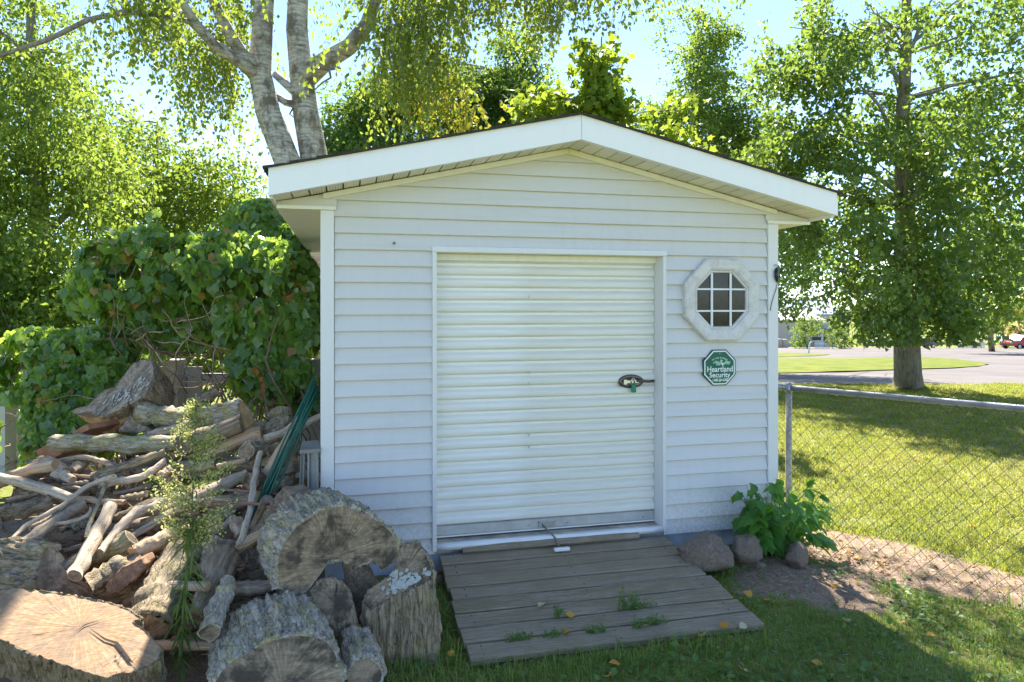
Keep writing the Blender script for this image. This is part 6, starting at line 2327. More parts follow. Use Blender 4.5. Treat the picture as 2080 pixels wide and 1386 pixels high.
# ---- named logs and branches, from the back of the pile to the front
W('short mossy log with orange end just below the large grey slab', [(278, 838), (330, 846), (378, 846)], [21, 20, 17], M_BARK_MOSS, M_CUT_ORANGE, dd=-0.05, knots=1)
slab('split_log', 'pale grey split wedge below the short mossy log', [(240, 876), (252, 856), (264, 846), (285, 860), (306, 874), (280, 880)], (268, 866), 4.78, (-FWD + UP * 0.4).normalized(), FWD * 0.14, M_SPLIT_GREY, M_SPLIT_GREY, 13, n=40, bump=0.005)
W('dark bare log end behind the flowering weed, top of pile', [(298, 884), (345, 874), (385, 862)], [8, 9, 9], M_STICK, M_CUT_GREY)
W('level mossy log lying across the upper pile', [(110, 900), (200, 900), (290, 902), (366, 900)], [17, 18, 18, 17], M_BARK_MOSS, M_CUT_SILVER, seg=16, rough=0.06)
for lab, c4 in (('cedar-red board end poking out left of the level mossy log', [(70, 917), (110, 896), (127, 922), (88, 938)]), ('reddish board edge above the left end of the mossy log', [(146, 878), (176, 862), (182, 872), (152, 888)])):
    p4 = [P(x, y, 4.75) for x, y in c4]
    bo = MB().prism(p4, FWD * 0.35 + RIGHT * 0.12).build('board', M_BOARD)
    tag(bo, lab, 'board')
W('rounded pink-brown log end at the very top of the pile', [(378, 832), (410, 812), (444, 795)], [12, 13, 13], M_BARK_BROWN, M_CUT_SILVER, dd=0.1)
W('grey bark log running behind the orange-ended log', [(520, 868), (552, 872)], [14, 14], M_BARK_GREY, M_CUT_SILVER, dd=0.1)
W('square grey stump piece under the vine curtain', [(568, 905), (570, 850)], [27, 26], M_BARK_GREY, M_CUT_GREY, dd=0.15, name='stump')
W('smooth pale branch slanting up towards the shed corner', [(536, 893), (598, 872), (650, 846)], [9, 8, 7], M_STICK_PALE, M_CUT_SILVER, dd=-0.12, knots=1)
W('round-ended lichen log pointing at the camera below the orange-ended log', [(500, 916), (530, 908, .12), (560, 900, .3)], [18, 19, 18], M_BARK_MOSS, M_CUT_GREY, dd=-0.1, n=16)
W('grey round log end beside the green stakes', [(560, 914), (585, 905, .25)], [18, 17], M_BARK_GREY, M_CUT_GREY, dd=-0.05, n=14)
W('grey log resting in front of the metal stand', [(555, 988), (592, 976)], [17, 15], M_BARK_GREY, M_SPLIT_GREY, dd=0.0, n=14)
W('dark round log in the shadow below the stakes', [(508, 978), (535, 972, .25)], [18, 18], M_BARK_BROWN, M_CUT_GREY, n=14)
W('pale tan stick end behind the weed bloom', [(440, 948), (470, 942), (500, 934)], [5, 6, 5], M_STICK_TAN, M_CUT_TAN)
W('pink-tan stick end left of the weed bloom', [(322, 968), (346, 952)], [8, 8], M_STICK_TAN, M_CUT_ORANGE)
W('second tan stick showing through the bloom', [(415, 928), (452, 914)], [6, 6], M_STICK_TAN, M_CUT_TAN)
W('tan split branch under the level mossy log', [(112, 936), (168, 926), (205, 934), (232, 946)], [7, 8, 8, 9], M_STICK_TAN, M_CUT_TAN, flat=1.5)
W('stout bark log slanting up under the level mossy log', [(186, 970), (260, 946), (336, 918)], [10, 9, 9], M_BARK_GREY, M_CUT_SILVER)
W('sunlit barkless chunk on the left shoulder of the pile', [(80, 944), (104, 948), (132, 960)], [15, 15, 12], M_STICK_TAN, M_CUT_TAN, dd=-0.06)
W('short sunlit knee of wood beside the barkless chunk', [(112, 962), (130, 966), (148, 976)], [9, 10, 8], M_STICK_PALE, M_CUT_TAN, dd=-0.08)
W('small brown round end under the tan split branch', [(144, 958), (170, 942, .1)], [10, 11], M_STICK_TAN, M_CUT_ORANGE)
W('lichened stub at the left shoulder of the pile', [(54, 980), (82, 955), (90, 946)], [13, 13, 12], M_BARK_MOSS, M_CUT_GREY, dd=0.05)
W('bare forked branch sweeping right below the bark log', [(200, 984), (250, 978), (296, 966), (335, 936)], [9, 9, 8, 7], M_STICK_PALE, M_CUT_SILVER, seg=14, knots=1)
W('grey split board in the middle of the left pile', [(128, 985), (182, 979)], [8, 8], M_SPLIT_GREY, M_CUT_SILVER, flat=1.2)
W('short curved grey stick above the long pale pole', [(124, 993), (150, 990), (168, 996)], [4, 4, 4], M_STICK, M_CUT_SILVER)
W('thin tan stick above the bare forked branch', [(148, 966), (175, 968), (200, 974)], [3, 3, 2.5], M_STICK_TAN)
W('split grey stick in shadow right of the thin branch crossing', [(229, 1003), (270, 996), (306, 985)], [5, 6, 6], M_SPLIT_GREY, dd=0.05)
W('mottled bark stick just above the straight bare pole', [(247, 1013), (275, 1008), (298, 1003)], [7, 7, 7], M_BARK_GREY, dd=0.04)
W('long pale-barked pole entering from the left edge', [(-40, 962), (30, 977), (90, 995), (146, 1012)], [10, 10, 10, 9], M_STICK_PALE, M_CUT_SILVER, dd=-0.1, seg=14)
W('knobby pinkish stick continuing right of the long pole', [(155, 1012), (200, 1018), (253, 1021)], [6, 7, 6], M_STICK_TAN, M_CUT_SILVER, dd=-0.08, knots=2)
W('thin crooked branch crossing over the left pile', [(234, 967), (205, 976), (171, 991), (126, 1028), (60, 1062), (24, 1096), (-10, 1128)], [5, 5, 5, 5, 5, 4.5, 5], M_STICK_PALE, M_CUT_SILVER, dd=-0.16, seg=24)
W('pink-barked log at the left edge with pale lichen', [(0, 1049), (50, 1036), (104, 1021)], [17, 17, 16], M_BARK_BROWN, M_CUT_GREY, n=14)
W('grey split billet above the pink-barked log', [(14, 1016), (48, 1008), (80, 1002)], [10, 10, 8], M_SPLIT_GREY, M_SPLIT_GREY, flat=1.4)
W('forked grey log left of the straight bare pole', [(160, 1026), (110, 1062), (52, 1104)], [15, 14, 13], M_STICK, M_CUT_SILVER, dd=-0.06, seg=12)
W('small curved fork lying on the forked grey log', [(113, 1064), (150, 1058), (178, 1046), (184, 1034)], [4, 4, 4.5, 5], M_STICK_PALE, dd=-0.14)
W('tan stripped stick under the thin crooked branch', [(60, 1073), (112, 1048)], [6, 5], M_STICK_TAN, M_CUT_TAN)
W('thin stick below the thin crooked branch at the left', [(0, 1106), (36, 1086)], [4, 4], M_STICK_TAN)
W('tan branch end at the left edge above the broken log', [(-10, 1130), (20, 1106)], [8, 6], M_STICK_TAN, M_CUT_TAN, dd=-0.1)
W('thin lichened stick standing across the pile middle', [(216, 980), (198, 1026), (181, 1066), (175, 1094)], [4, 4, 4, 4], M_BARK_MOSS, dd=-0.1)
W('short lichen-spotted log under the straight bare pole', [(146, 1074), (188, 1058)], [14, 13], M_BARK_MOSS, M_CUT_GREY, dd=0.06)
W('straight debarked pole leaning steeply in the pile middle', [(226, 1026), (190, 1096), (152, 1170)], [13, 14, 15], M_STICK_PALE, M_CUT_SILVER, dd=-0.12, seg=14, rough=0.04)
W('thin grey stick low behind the straight pole', [(130, 1119), (172, 1106)], [3.5, 4], M_STICK)
W('bark-covered log ending beside the straight pole', [(226, 1056), (275, 1036), (328, 1014)], [9, 10, 10], M_BARK_GREY, M_CUT_SILVER)
W('knobby bare branch right of the straight pole', [(334, 1018), (272, 1046), (236, 1080), (204, 1122)], [12, 10, 9, 8], M_STICK_PALE, M_CUT_TAN, dd=-0.1, seg=14, knots=2)
W('stub hanging from the knobby bare branch', [(238, 1082), (242, 1112)], [10, 6], M_STICK, M_CUT_GREY, dd=-0.05)
W('dark lichen log deep right of the knobby branch', [(272, 1068), (330, 1066)], [17, 17], M_BARK_GREY, M_CUT_GREY, dd=0.08)
W('thick split log with red-brown face above the tan slab', [(182, 1190), (235, 1160), (290, 1132)], [24, 25, 22], M_BARK_GREY, M_CUT_ORANGE, flat=-1.2, dd=-0.02, n=16, seg=14)
slab('split_log', 'red-brown inner face of split wood beside the thick split log', [(214, 1190), (250, 1155), (284, 1138), (292, 1150), (268, 1180), (240, 1204), (220, 1206)], (252, 1174), 3.40, (-FWD + UP * 0.5).normalized(), FWD * 0.12, M_SPLIT_RED, M_SPLIT_RED, 15, n=44, bump=0.006)
W('straight log with orange sawn end left of the weed stem', [(272, 1124), (310, 1104), (347, 1083)], [15, 16, 16], M_STICK_TAN, M_CUT_ORANGE, dd=-0.08, n=14)
W('dark slat of wood behind the orange sawn end', [(285, 1200), (318, 1150)], [8, 7], M_SPLIT_RED, dd=0.02)
W('weathered red sliver right of the thick split log', [(282, 1214), (312, 1172)], [10, 9], M_SPLIT_RED, M_SPLIT_RED, flat=0.8)
W('big grey-barked log slanting behind the weed', [(372, 1128), (330, 1210), (292, 1290)], [40, 44, 46], M_BARK_GREY, M_CUT_GREY, n=26, seg=18, rough=0.05, dd=0.05)
W('twisted silver-grey root wood right of the weed stem', [(452, 1116), (446, 1150), (430, 1196), (398, 1250)], [36, 34, 24, 18], M_SPLIT_GREY, M_CUT_GREY, n=22, seg=16, rough=0.12, dd=-0.02)
W('upright lichen chunk between the twisted wood and the front log', [(462, 1180), (446, 1226), (424, 1284)], [14, 20, 22], M_BARK_LICHEN, M_CUT_GREY, dd=-0.1, n=16)
W('low grey driftwood piece behind the front log', [(468, 1200), (510, 1196), (556, 1192)], [15, 18, 14], M_SPLIT_GREY, M_CUT_GREY, dd=0.0, n=14)
W('tall bare grey stick standing in front of the stakes', [(530, 920), (516, 968), (511, 1022), (500, 1066), (485, 1110)], [5.5, 6.5, 7, 7, 5.5], M_STICK_PALE, M_CUT_SILVER, dd=-0.22, seg=16, knots=2)
W('reddish twig lying across the tall bare stick', [(430, 1022), (470, 1026), (515, 1023), (545, 1030), (577, 1041)], [2.5, 3, 3.4, 3.4, 3], M_STICK_RED, dd=-0.26, seg=14)
W('second dark twig crossing higher behind the tall stick', [(446, 994), (505, 998), (563, 1004)], [2.5, 3, 2.5], M_STICK_RED, dd=-0.12)
W('orange-rimmed split log behind the twisted wood', [(432, 1060), (470, 1032), (503, 1006)], [17, 18, 16], M_SPLIT_GREY, M_CUT_ORANGE, flat=1.9, dd=0.05, n=14)
W('brown sawn chunk between the twisted wood and the tall stick', [(478, 1060), (494, 1090)], [13, 13], M_STICK_TAN, M_CUT_ORANGE, dd=0.04)
W('slim dark log under the orange-rimmed split log', [(430, 1088), (474, 1054)], [8, 9], M_STICK, dd=0.05)
W('grey log behind the weed leading to the tall stick', [(400, 1010), (455, 984), (500, 966)], [13, 14, 14], M_STICK, M_CUT_GREY, dd=0.06)
W('pale fork lying left of the weed bloom, mid pile', [(250, 1100), (300, 1070), (350, 1040), (400, 1016)], [7, 8, 8, 7], M_STICK_PALE, dd=0.02)

# ---- wood that fills the heap behind what shows
rf_ = np.random.default_rng(91)
for i in range(95):
    y = rf_.uniform(905, 1330)
    lo = np.interp(y, [905, 960, 1050, 1330], [90, -20, -60, -80])
    hi = np.interp(y, [905, 1000, 1100, 1200, 1330], [560, 590, 540, 520, 470])
    x = rf_.uniform(lo, hi)
    D = Dp(y) + rf_.uniform(0.14, 0.34)
    a = P(x, y, D)
    an = rf_.normal() * 0.5 + (0.3 if rf_.random() < .5 else -0.3)
    L_ = rf_.uniform(0.3, 0.7)
    d = (RIGHT * math.cos(an) + UP * math.sin(an) * 0.45 + FWD * rf_.normal() * 0.3).normalized()
    r0 = rf_.uniform(0.022, 0.07)
    b = a + d * L_
    if b.z - r0 < 0.02 or a.z - r0 < 0.02:
        a.z = max(a.z, r0 + 0.03); b.z = max(b.z, r0 + 0.03)
    if b.x > -0.12:
        b.x = -0.12 - r0
    if a.x > -0.12:
        a.x = -0.12 - r0
    mt = (M_BARK_GREY, M_BARK_BROWN, M_STICK, M_BARK_MOSS, M_SPLIT_GREY, M_STICK_TAN)[i % 6]
    kd = ('grey-barked', 'brown-barked', 'smooth bare', 'mossy', 'split grey', 'stripped tan')[i % 6]
    sz_ = 'thick' if r0 > 0.046 else 'slim'
    hz = 'at the left edge' if x < 90 else ('left of the straight bare pole' if x < 190 else ('behind the knobby branch' if x < 300 else ('behind the weed' if x < 420 else 'near the green stakes')))
    vz = 'high in the pile' if y < 990 else ('halfway up the pile' if y < 1090 else ('low in the pile' if y < 1210 else 'at the foot of the pile'))
    wood('log', '%s %s log %s %s' % (sz_, kd, vz, hz), [a, a.lerp(b, .5) + Vector((0, 0, rf_.normal() * .015)), b], [r0, r0 * .97, r0 * .9], mt, (M_CUT_GREY, M_CUT_SILVER, M_CUT_ORANGE)[i % 3], 200 + i, n=9, seg=6, group='wood packed inside the pile')

# ---- bark flakes, chips and twigs caught on the heap
N = 900
V, F = [], []
for i in range(N):
    y = rf_.uniform(930, 1330); x = rf_.uniform(-20, 560 - max(0, y - 1100) * .5)
    p = P(x, y, Dp(y) + rf_.uniform(-0.02, 0.16))
    a = rf_.normal(size=3); a /= np.linalg.norm(a); b = np.cross(a, rf_.normal(size=3)); b /= np.linalg.norm(b)
    la, lb = rf_.uniform(.01, .05), rf_.uniform(.004, .014)
    q = np.array(p); c = np.cross(a, b) * .003
    b0 = len(V)
    V += [q - a * la, q + b * lb + c, q + a * la * .8, q - b * lb * .7 + c, q + c * 2]
    F += [(b0, b0 + 1, b0 + 4), (b0 + 1, b0 + 2, b0 + 4), (b0 + 2, b0 + 3, b0 + 4), (b0 + 3, b0, b0 + 4)]
o = link('bark_debris', npmesh('bark_debris', V, F, M_SPLIT_RED))
tag(o, 'bark flakes and chips scattered through the woodpile', 'debris', kind='stuff')

# ---- green garden stakes leaning against the corner
for i in range(9):
    r = random.Random(i)
    ox, oy = (i % 3 - 1) * 6 + r.uniform(-2, 2), (i // 3 - 1) * 4
    bx, top = (508 + i * 3.4, 1050 + r.uniform(-12, 10)), (640 + (i % 5) * 2.6 - 2, 768 + (i * 7) % 30)
    a, b = P(bx[0], bx[1], 3.98 + 0.02 * (i % 3)), P(top[0], top[1], 4.30 + 0.02 * (i % 3))
    m_ = a.lerp(b, 0.5) + RIGHT * (0.006 * (i % 3 - 1)) + UP * 0.01
    so = MB().tube([a, a.lerp(m_, .5), m_, m_.lerp(b, .5), b], 0.0072, 6).build('garden_stake', M_GREENCORE)
    tag(so, 'thin green garden stake in the bundle leaning on the shed corner', 'stake', 'green garden stakes')

# ---- dull metal stand by the corner
st_ = empty('metal_stand', P(628, 1030, 4.25), 'dull grey metal stand with channel legs beside the shed corner', 'stand')
Dm = 4.22


def leg(x0t, x1t, x0b, x1b, yt, yb, nm):
    m = MB()
    for (u0, u1, dy) in ((0, 0.16, -0.02), (0.16, 0.84, 0.0), (0.84, 1, -0.02)):
        a, b = P(x0t + (x1t - x0t) * u0, yt, Dm + dy), P(x0t + (x1t - x0t) * u1, yt, Dm + dy)
        c, d = P(x0b + (x1b - x0b) * u0, yb, Dm + dy - .05), P(x0b + (x1b - x0b) * u1, yb, Dm + dy - .05)
        m.hexa([c, d, d + FWD * .012, c + FWD * .012, a, b, b + FWD * .012, a + FWD * .012])
    return m.build(nm, M_ALU, st_)


leg(611, 619, 604, 613, 914, 1075, 'leg')
leg(625, 646, 623, 646, 914, 1075, 'leg')
p4 = [P(609, 915, Dm - .03), P(651, 912, Dm - .03), P(648, 894, Dm + .10), P(613, 897, Dm + .10)]
MB().prism(p4, Vector((0, 0, -0.02))).build('top_plate', M_ALU, st_)
MB().hexa([P(609, 922, Dm - .035), P(651, 919, Dm - .035), P(651, 919, Dm - .028), P(609, 922, Dm - .028), P(609, 914.5, Dm - .035), P(651, 911.5, Dm - .035), P(651, 911.5, Dm - .028), P(609, 914.5, Dm - .028)]).build('front_lip', M_ALU, st_)

# ================================================================== grass
rg = np.random.default_rng(101)


def px_of(x, y, z):
    d = depth_of(x, y)
    px = CXP + ((x - CAM.x) * RIGHT.x + (y - CAM.y) * RIGHT.y) / d * FPX
    py = HZ - (z - CAM.z) / d * FPX
    return px, py, d


def in_ramp(x, y):
    return (x > 0.70) & (x < 2.33) & (y > -1.15) & (y < 0)


def blades(name, label, x, y, h, wdt, mat, lean=0.5, parent=None):
    n = len(x)
    z = gz(x, y)
    a = rg.uniform(0, 6.283, n)
    d = np.stack([np.cos(a), np.sin(a), np.zeros(n)], 1)
    s_ = np.stack([-np.sin(a), np.cos(a), np.zeros(n)], 1)
    b = np.stack([x, y, z - 0.004], 1)
    ln = np.abs(rg.normal(size=n)) * lean
    m = b + d * (h * ln * 0.25)[:, None] + np.array((0, 0, 1.0)) * (h * 0.55)[:, None]
    t = b + d * (h * ln)[:, None] + np.array((0, 0, 1.0)) * (h * np.clip(1 - 0.3 * ln, .3, 1))[:, None]
    w_ = wdt[:, None] * s_
    V = np.stack([b - w_, b + w_, m - w_ * .8, m + w_ * .8, t], 1).reshape(-1, 3)
    F = np.array([(0, 1, 3), (0, 3, 2), (2, 3, 4)])[None] + (np.arange(n) * 5)[:, None, None]
    lv = np.clip(rg.random(n) * 0.7 + 0.12 + 0.40 * smooth_noise3(b, 1.6, 3) + 0.22 * smooth_noise3(b, 7.0, 6), 0, 1)
    o = link(name, npmesh(name, V, F.reshape(-1, 3), mat, np.repeat(lv, 3)))
    tag(o, label, 'grass', kind='stuff')
    return o


# front lawn in the shed's shade
N = 125000
x = rg.uniform(-1.6, 4.6, N); y = rg.uniform(-2.4, 0.4, N)
dm = dirt_mask(x, y)
clump = 0.5 + 0.5 * smooth_noise3(np.stack([x, y, 0 * x], 1), 4.0, 2)
q = (x - FP0.x) * (-FDIR.y) + (y - FP0.y) * FDIR.x
keep = (rg.random(N) < (1 - dm) ** 2 * (0.35 + 0.65 * clump)) & ~in_ramp(x, y) & (q < 0.05) & ~((y > -0.03) & (x < 3.2))
keep &= ~((x < 0.2) & (y > -1.2) & (rg.random(N) < .8))
px, py, d = px_of(x, y, gz(x, y))
keep &= (px > -60) & (px < 2150) & (py < 1480) & (d > 2.0)
x, y = x[keep], y[keep]
tall = 1 + 0.9 * ((x > 0.30) & (x < 0.80)) + 0.6 * ((y < -1.15) & (y > -1.32) & (x > .8) & (x < 2.3))
qf = (x - FP0.x) * (-FDIR.y) + (y - FP0.y) * FDIR.x
tf = (x - FP0.x) * FDIR.x + (y - FP0.y) * FDIR.y
tall = tall * np.where((qf > -0.10) & (tf > 0.7) & (rg.random(len(x)) < 0.30), 3.2, 1.0)
blades('lawn_grass', 'shaded grass of the front lawn around the ramp', x, y, rg.uniform(0.018, 0.062, len(x)) * tall, rg.uniform(0.0014, 0.0032, len(x)), L_GRASS, 0.9)

# sunlit lawn beyond the fence
N = 330000
u_ = rg.random(N)
D = 4.3 + (17.5 - 4.3) * u_ ** 0.9
pxx = rg.uniform(1560, 2130, N)
pt = np.array(CAM)[None] + np.array(RIGHT)[None] * ((pxx - CXP) / FPX * D)[:, None] + np.array(FWD)[None] * D[:, None]
x, y = pt[:, 0], pt[:, 1]
q = (x - FP0.x) * (-FDIR.y) + (y - FP0.y) * FDIR.x
keep = (rg.random(N) < (1 - dirt_mask(x, y)) ** 2 * (0.6 + 0.7 * smooth_noise3(np.stack([x, y, 0 * x], 1), 9.0, 9)) + 0.03) & ((q > 0.05) | (y > 0.6)) & (x > 3.25) & (D < 16.4)
x, y, D = x[keep], y[keep], D[keep]
blades('back_lawn_grass', 'sunlit mown lawn beyond the chain-link fence', x, y, rg.uniform(0.02, 0.065, len(x)), 0.0012 + 0.00022 * D + rg.uniform(0, 0.001, len(x)), L_LAWN, 1.0)

# broad-leaved weeds and clover in the front lawn
N = 5200
x = rg.uniform(0.1, 4.4, N); y = rg.uniform(-2.3, -0.1, N)
cl_ = smooth_noise3(np.stack([x, y, 0 * x], 1), 3.0, 12)
q = (x - FP0.x) * (-FDIR.y) + (y - FP0.y) * FDIR.x
keep = (rg.random(N) < (1 - dirt_mask(x, y)) * (0.25 + 0.75 * (cl_ > 0))) & ~in_ramp(x, y) & (q < 0)
x, y = x[keep], y[keep]
PP = np.stack([x, y, gz(x, y) + rg.uniform(0.015, 0.045, len(x))], 1)
DD = rg.normal(size=PP.shape) * np.array((1, 1, 0.25)) + np.array((0, 0, 0.25))
NN = rg.normal(size=PP.shape) * 0.35 + np.array((0, 0, 1))
V, F, k = leaves(PP, DD, NN, rg.uniform(0.02, 0.055, len(PP)), T_OVATE)
o = link('broadleaf_weeds', npmesh('broadleaf_weeds', V, F, L_CLOVER, np.repeat(rg.random(len(PP)), k)))
tag(o, 'low broad-leaved weeds mixed into the front grass', 'weeds', kind='stuff')

# leaf litter and dry bits on the bare soil along the fence
N = 1500
t_ = rg.uniform(-0.7, 3.0, N); qq = rg.normal(size=N) * 0.30 + 0.02
x = FP0.x + FDIR.x * t_ - FDIR.y * qq; y = FP0.y + FDIR.y * t_ + FDIR.x * qq
keep = (x > 3.0) & (rg.random(N) < np.exp(-np.maximum(t_ - .3, 0) * .9))
x, y = x[keep], y[keep]
PP = np.stack([x, y, gz(x, y) + rg.uniform(0.006, 0.02, len(x))], 1)
V, F, k = leaves(PP, rg.normal(size=PP.shape) * np.array((1, 1, .25)), rg.normal(size=PP.shape) * .45 + np.array((0, 0, 1)), rg.uniform(0.015, 0.045, len(PP)), T_OVATE)
o = link('leaf_litter', npmesh('leaf_litter', V, F, L_DRY, np.repeat(rg.random(len(PP)), k)))
tag(o, 'dry brown leaf litter on the soil along the fence', 'leaf litter', kind='stuff')
# straw and clippings on the bare patch
N = 5200
x = rg.uniform(1.6, 4.5, N); y = rg.uniform(-2.3, 0.0, N)
keep = (rg.random(N) < 0.4 + dirt_mask(x, y)) & ~in_ramp(x, y)
x, y = x[keep], y[keep]
PP = np.stack([x, y, gz(x, y) + rg.uniform(0.008, 0.03, len(x))], 1)
V, F, k = leaves(PP, rg.normal(size=PP.shape) * np.array((1, 1, .12)), rg.normal(size=PP.shape) * .3 + np.array((0, 0, 1)), rg.uniform(0.02, 0.05, len(PP)), (T_LANCE[0] * np.array((1, .35, .3)), T_LANCE[1]))
o = link('straw', npmesh('straw', V, F, mat_leaf('straw', (0.30, 0.23, 0.14), (0.42, 0.35, 0.23), (0.5, 0.44, 0.32), (0.5, 0.4, 0.2), 0.15), np.repeat(rg.random(len(PP)), k)))
tag(o, 'dry straw and clippings on the bare patch right of the ramp', 'straw', kind='stuff')

# single fallen leaves that show
spots = [(1025, 1302, 1), (955, 1292, 1), (890, 1332, 1), (925, 1345, 1), (1107, 1224, 0), (1158, 1255, 0), (1148, 1288, 0), (1225, 1303, 1), (1318, 1270, 0), (1515, 1267, 0), (1556, 1232, 1), (1572, 1235, 1), (1515, 1212, 1), (1718, 1262, 1), (1840, 1228, 1), (1845, 1265, 1), (1880, 1296, 1),
         (1672, 1357, 1), (1700, 1386, 1), (1505, 1372, 1), (1425, 1308, 1), (1466, 1276, 0), (1259, 1364, 1), (1235, 1386, 1), (901, 1170, 1), (905, 1204, 1), (1688, 1190, 1), (1735, 1140, 1), (1725, 1125, 1), (1620, 1155, 1), (1533, 1152, 1), (1468, 1138, 1), (1855, 938, 1), (1915, 935, 1), (1950, 1070, 1), (1985, 1076, 1), (1825, 1018, 1), (1153, 1068, 2)]
base = T_OVATE[0].copy()
lm = []
for k in range(4):
    r = random.Random(k + 40)
    v = base.copy(); v[:, 1] *= 1.25; v[:, 2] += np.array([r.uniform(-.10, .14) for _ in v])
    lm.append(npmesh('fallen_leaf', v, T_OVATE[1], L_FALLEN))
for i, (px, py, kd) in enumerate(spots):
    if kd == 1:
        p = G(px, py, 0.035 if px < 1600 else 0.018)
    elif kd == 2:
        p = Vector((1.555, 0.02, 0.195))
    else:
        # on the ramp
        lo, hi = 2.5, 5.0
        for _ in range(40):
            m_ = .5 * (lo + hi); pp_ = P(px, py, m_)
            zr = RZ0 + (pp_.y - RY0) / (RY1 - RY0) * (RZ1 - RZ0)
            if pp_.z > zr + 0.012:
                lo = m_
            else:
                hi = m_
        p = P(px, py, lo)
    o = bpy.data.objects.new('fallen_leaf', lm[i % 4]); COL.objects.link(o)
    o.location = p
    o.rotation_euler = (rg.normal() * .3, rg.normal() * .3, rg.uniform(0, 6.28))
    s_ = rg.uniform(0.045, 0.07) * (1.0 if py > 1000 else 1.4)
    o.scale = (s_, s_, s_)
    where = {0: 'on the %s planks of the ramp' % ('left' if px < 1200 else 'right'), 2: 'on the door sill beside the latch'}.get(kd)
    if where is None:
        where = ('beside the upright stump' if px < 1000 else 'on the grass in front of the ramp') if px < 1300 else ('by the right edge of the ramp' if px < 1600 and py < 1330 else ('near the bottom edge of the picture' if py > 1330 else ('on the mown lawn beyond the fence' if py < 1080 else ('by the rounded rock and fence' if py < 1200 else 'on the shaded grass near the burrow'))))
    tag(o, 'small fallen leaf lying ' + where, 'fallen leaf', 'fallen leaves ' + where)

# weeds growing between the ramp planks
def tuft(px, py, n, h, label, spread=0.05, flowers=False):
    lo, hi = 2.5, 5.0
    for _ in range(40):
        m_ = .5 * (lo + hi); pp_ = P(px, py, m_)
        zr = RZ0 + (pp_.y - RY0) / (RY1 - RY0) * (RZ1 - RZ0)
        if pp_.z > zr:
            lo = m_
        else:
            hi = m_
    b = P(px, py, lo)
    t = empty('weed', b, label, 'weed')
    pos, dd, nn = [], [], []
    for i in range(n):
        a = rg.uniform(0, 6.28)
        top = b + Vector((math.cos(a) * spread * rg.uniform(.3, 1.4), math.sin(a) * spread * .4, h * rg.uniform(.4, 1)))
        st_pts = wander(b + Vector((rg.normal() * spread * .5, 0, 0)), top, 4, .06, rg)
        limb('stem', st_pts, 0.0018, 0.0008, L_STEM, t, 4)
        for p in st_pts[1:]:
            for _ in range(4):
                pos.append(np.array(p) + rg.normal(size=3) * 0.006); dd.append(rg.normal(size=3) + np.array((0, 0, .3))); nn.append(rg.normal(size=3) * .5 + np.array((0, -.3, 1)))
    V, F, k = leaves(np.array(pos), np.array(dd), np.array(nn), rg.uniform(.008, .017, len(pos)), T_OVATE)
    o = link('leaves', npmesh('leaves', V, F, L_CLOVER, np.repeat(.4 + .6 * rg.random(len(pos)), k)), t)
    o['kind'] = 'stuff'


L_STEM = simple('green_stem', (0.10, 0.15, 0.04), 0.6)
tuft(1275, 1240, 16, 0.12, 'bushy green weed growing from the right half of the ramp', .05)
tuft(1310, 1236, 9, 0.03, 'creeping weed trailing right of the bushy ramp weed', .08)
tuft(1133, 1256, 7, 0.07, 'small weed sprig left of the bushy ramp weed', .03)
tuft(1300, 1274, 9, 0.05, 'dry sprig in the lower right plank gap', .05)
tuft(1335, 1268, 9, 0.035, 'flat green weed in the lower right plank gap', .06)
tuft(1215, 1284, 10, 0.03, 'low weed in the bottom plank gap, middle of the ramp', .07)
tuft(1060, 1300, 10, 0.03, 'low weed in the bottom plank gap, left part', .07)
tuft(1128, 1292, 7, 0.03, 'tiny weed left of the middle in the bottom plank gap', .05)

# ================================================================== rocks
def rock(label, px, py, rx, ry, D, seed, flat=.8):
    c = P(px, py, D)
    bm = bmesh.new()
    bmesh.ops.create_icosphere(bm, subdivisions=4, radius=1.0)
    for v in bm.verts:
        n_ = v.co.copy()
        f = 1 + 0.34 * noise.noise(n_ * 1.3 + Vector((seed, 0, 0))) + 0.15 * noise.noise(n_ * 3.1 + Vector((0, seed, 0))) + 0.03 * noise.noise(n_ * 9 + Vector((0, 0, seed)))
        # soft facets
        for k in range(9):
            r = random.Random(seed * 10 + k)
            d = Vector((r.gauss(0, 1), r.gauss(0, 1), r.gauss(0, 1))).normalized()
            f = min(f, 0.86 / max(0.2, n_.dot(d))) if n_.dot(d) > 0.75 else f
        v.co = n_ * f
    me = bpy.data.meshes.new('rock')
    bm.to_mesh(me); bm.free()
    me.polygons.foreach_set('use_smooth', [True] * len(me.polygons))
    me.materials.append(M_ROCK)
    o = bpy.data.objects.new('rock', me); COL.objects.link(o)
    o.location = c
    o.scale = (rx / FPX * D, (rx / FPX * D) * .75, ry / FPX * D)
    o.rotation_euler = (0, 0, -YAW + seed * .1)
    return tag(o, label, 'rock')


rock('large granite rock right of the ramp top', 1432, 1124, 55, 38, 4.42, 3)
rock('middle rock half under the leafy plant', 1515, 1116, 34, 31, 4.52, 5)
rock('rounded tan rock under the right side of the leafy plant', 1618, 1127, 26, 27, 4.62, 8)
rock('small flat stone left of the ramp by the foundation', 893, 1178, 12, 9, 4.2, 11)
rock('small stone chip in front of the middle rock', 1545, 1148, 12, 5, 4.35, 12)

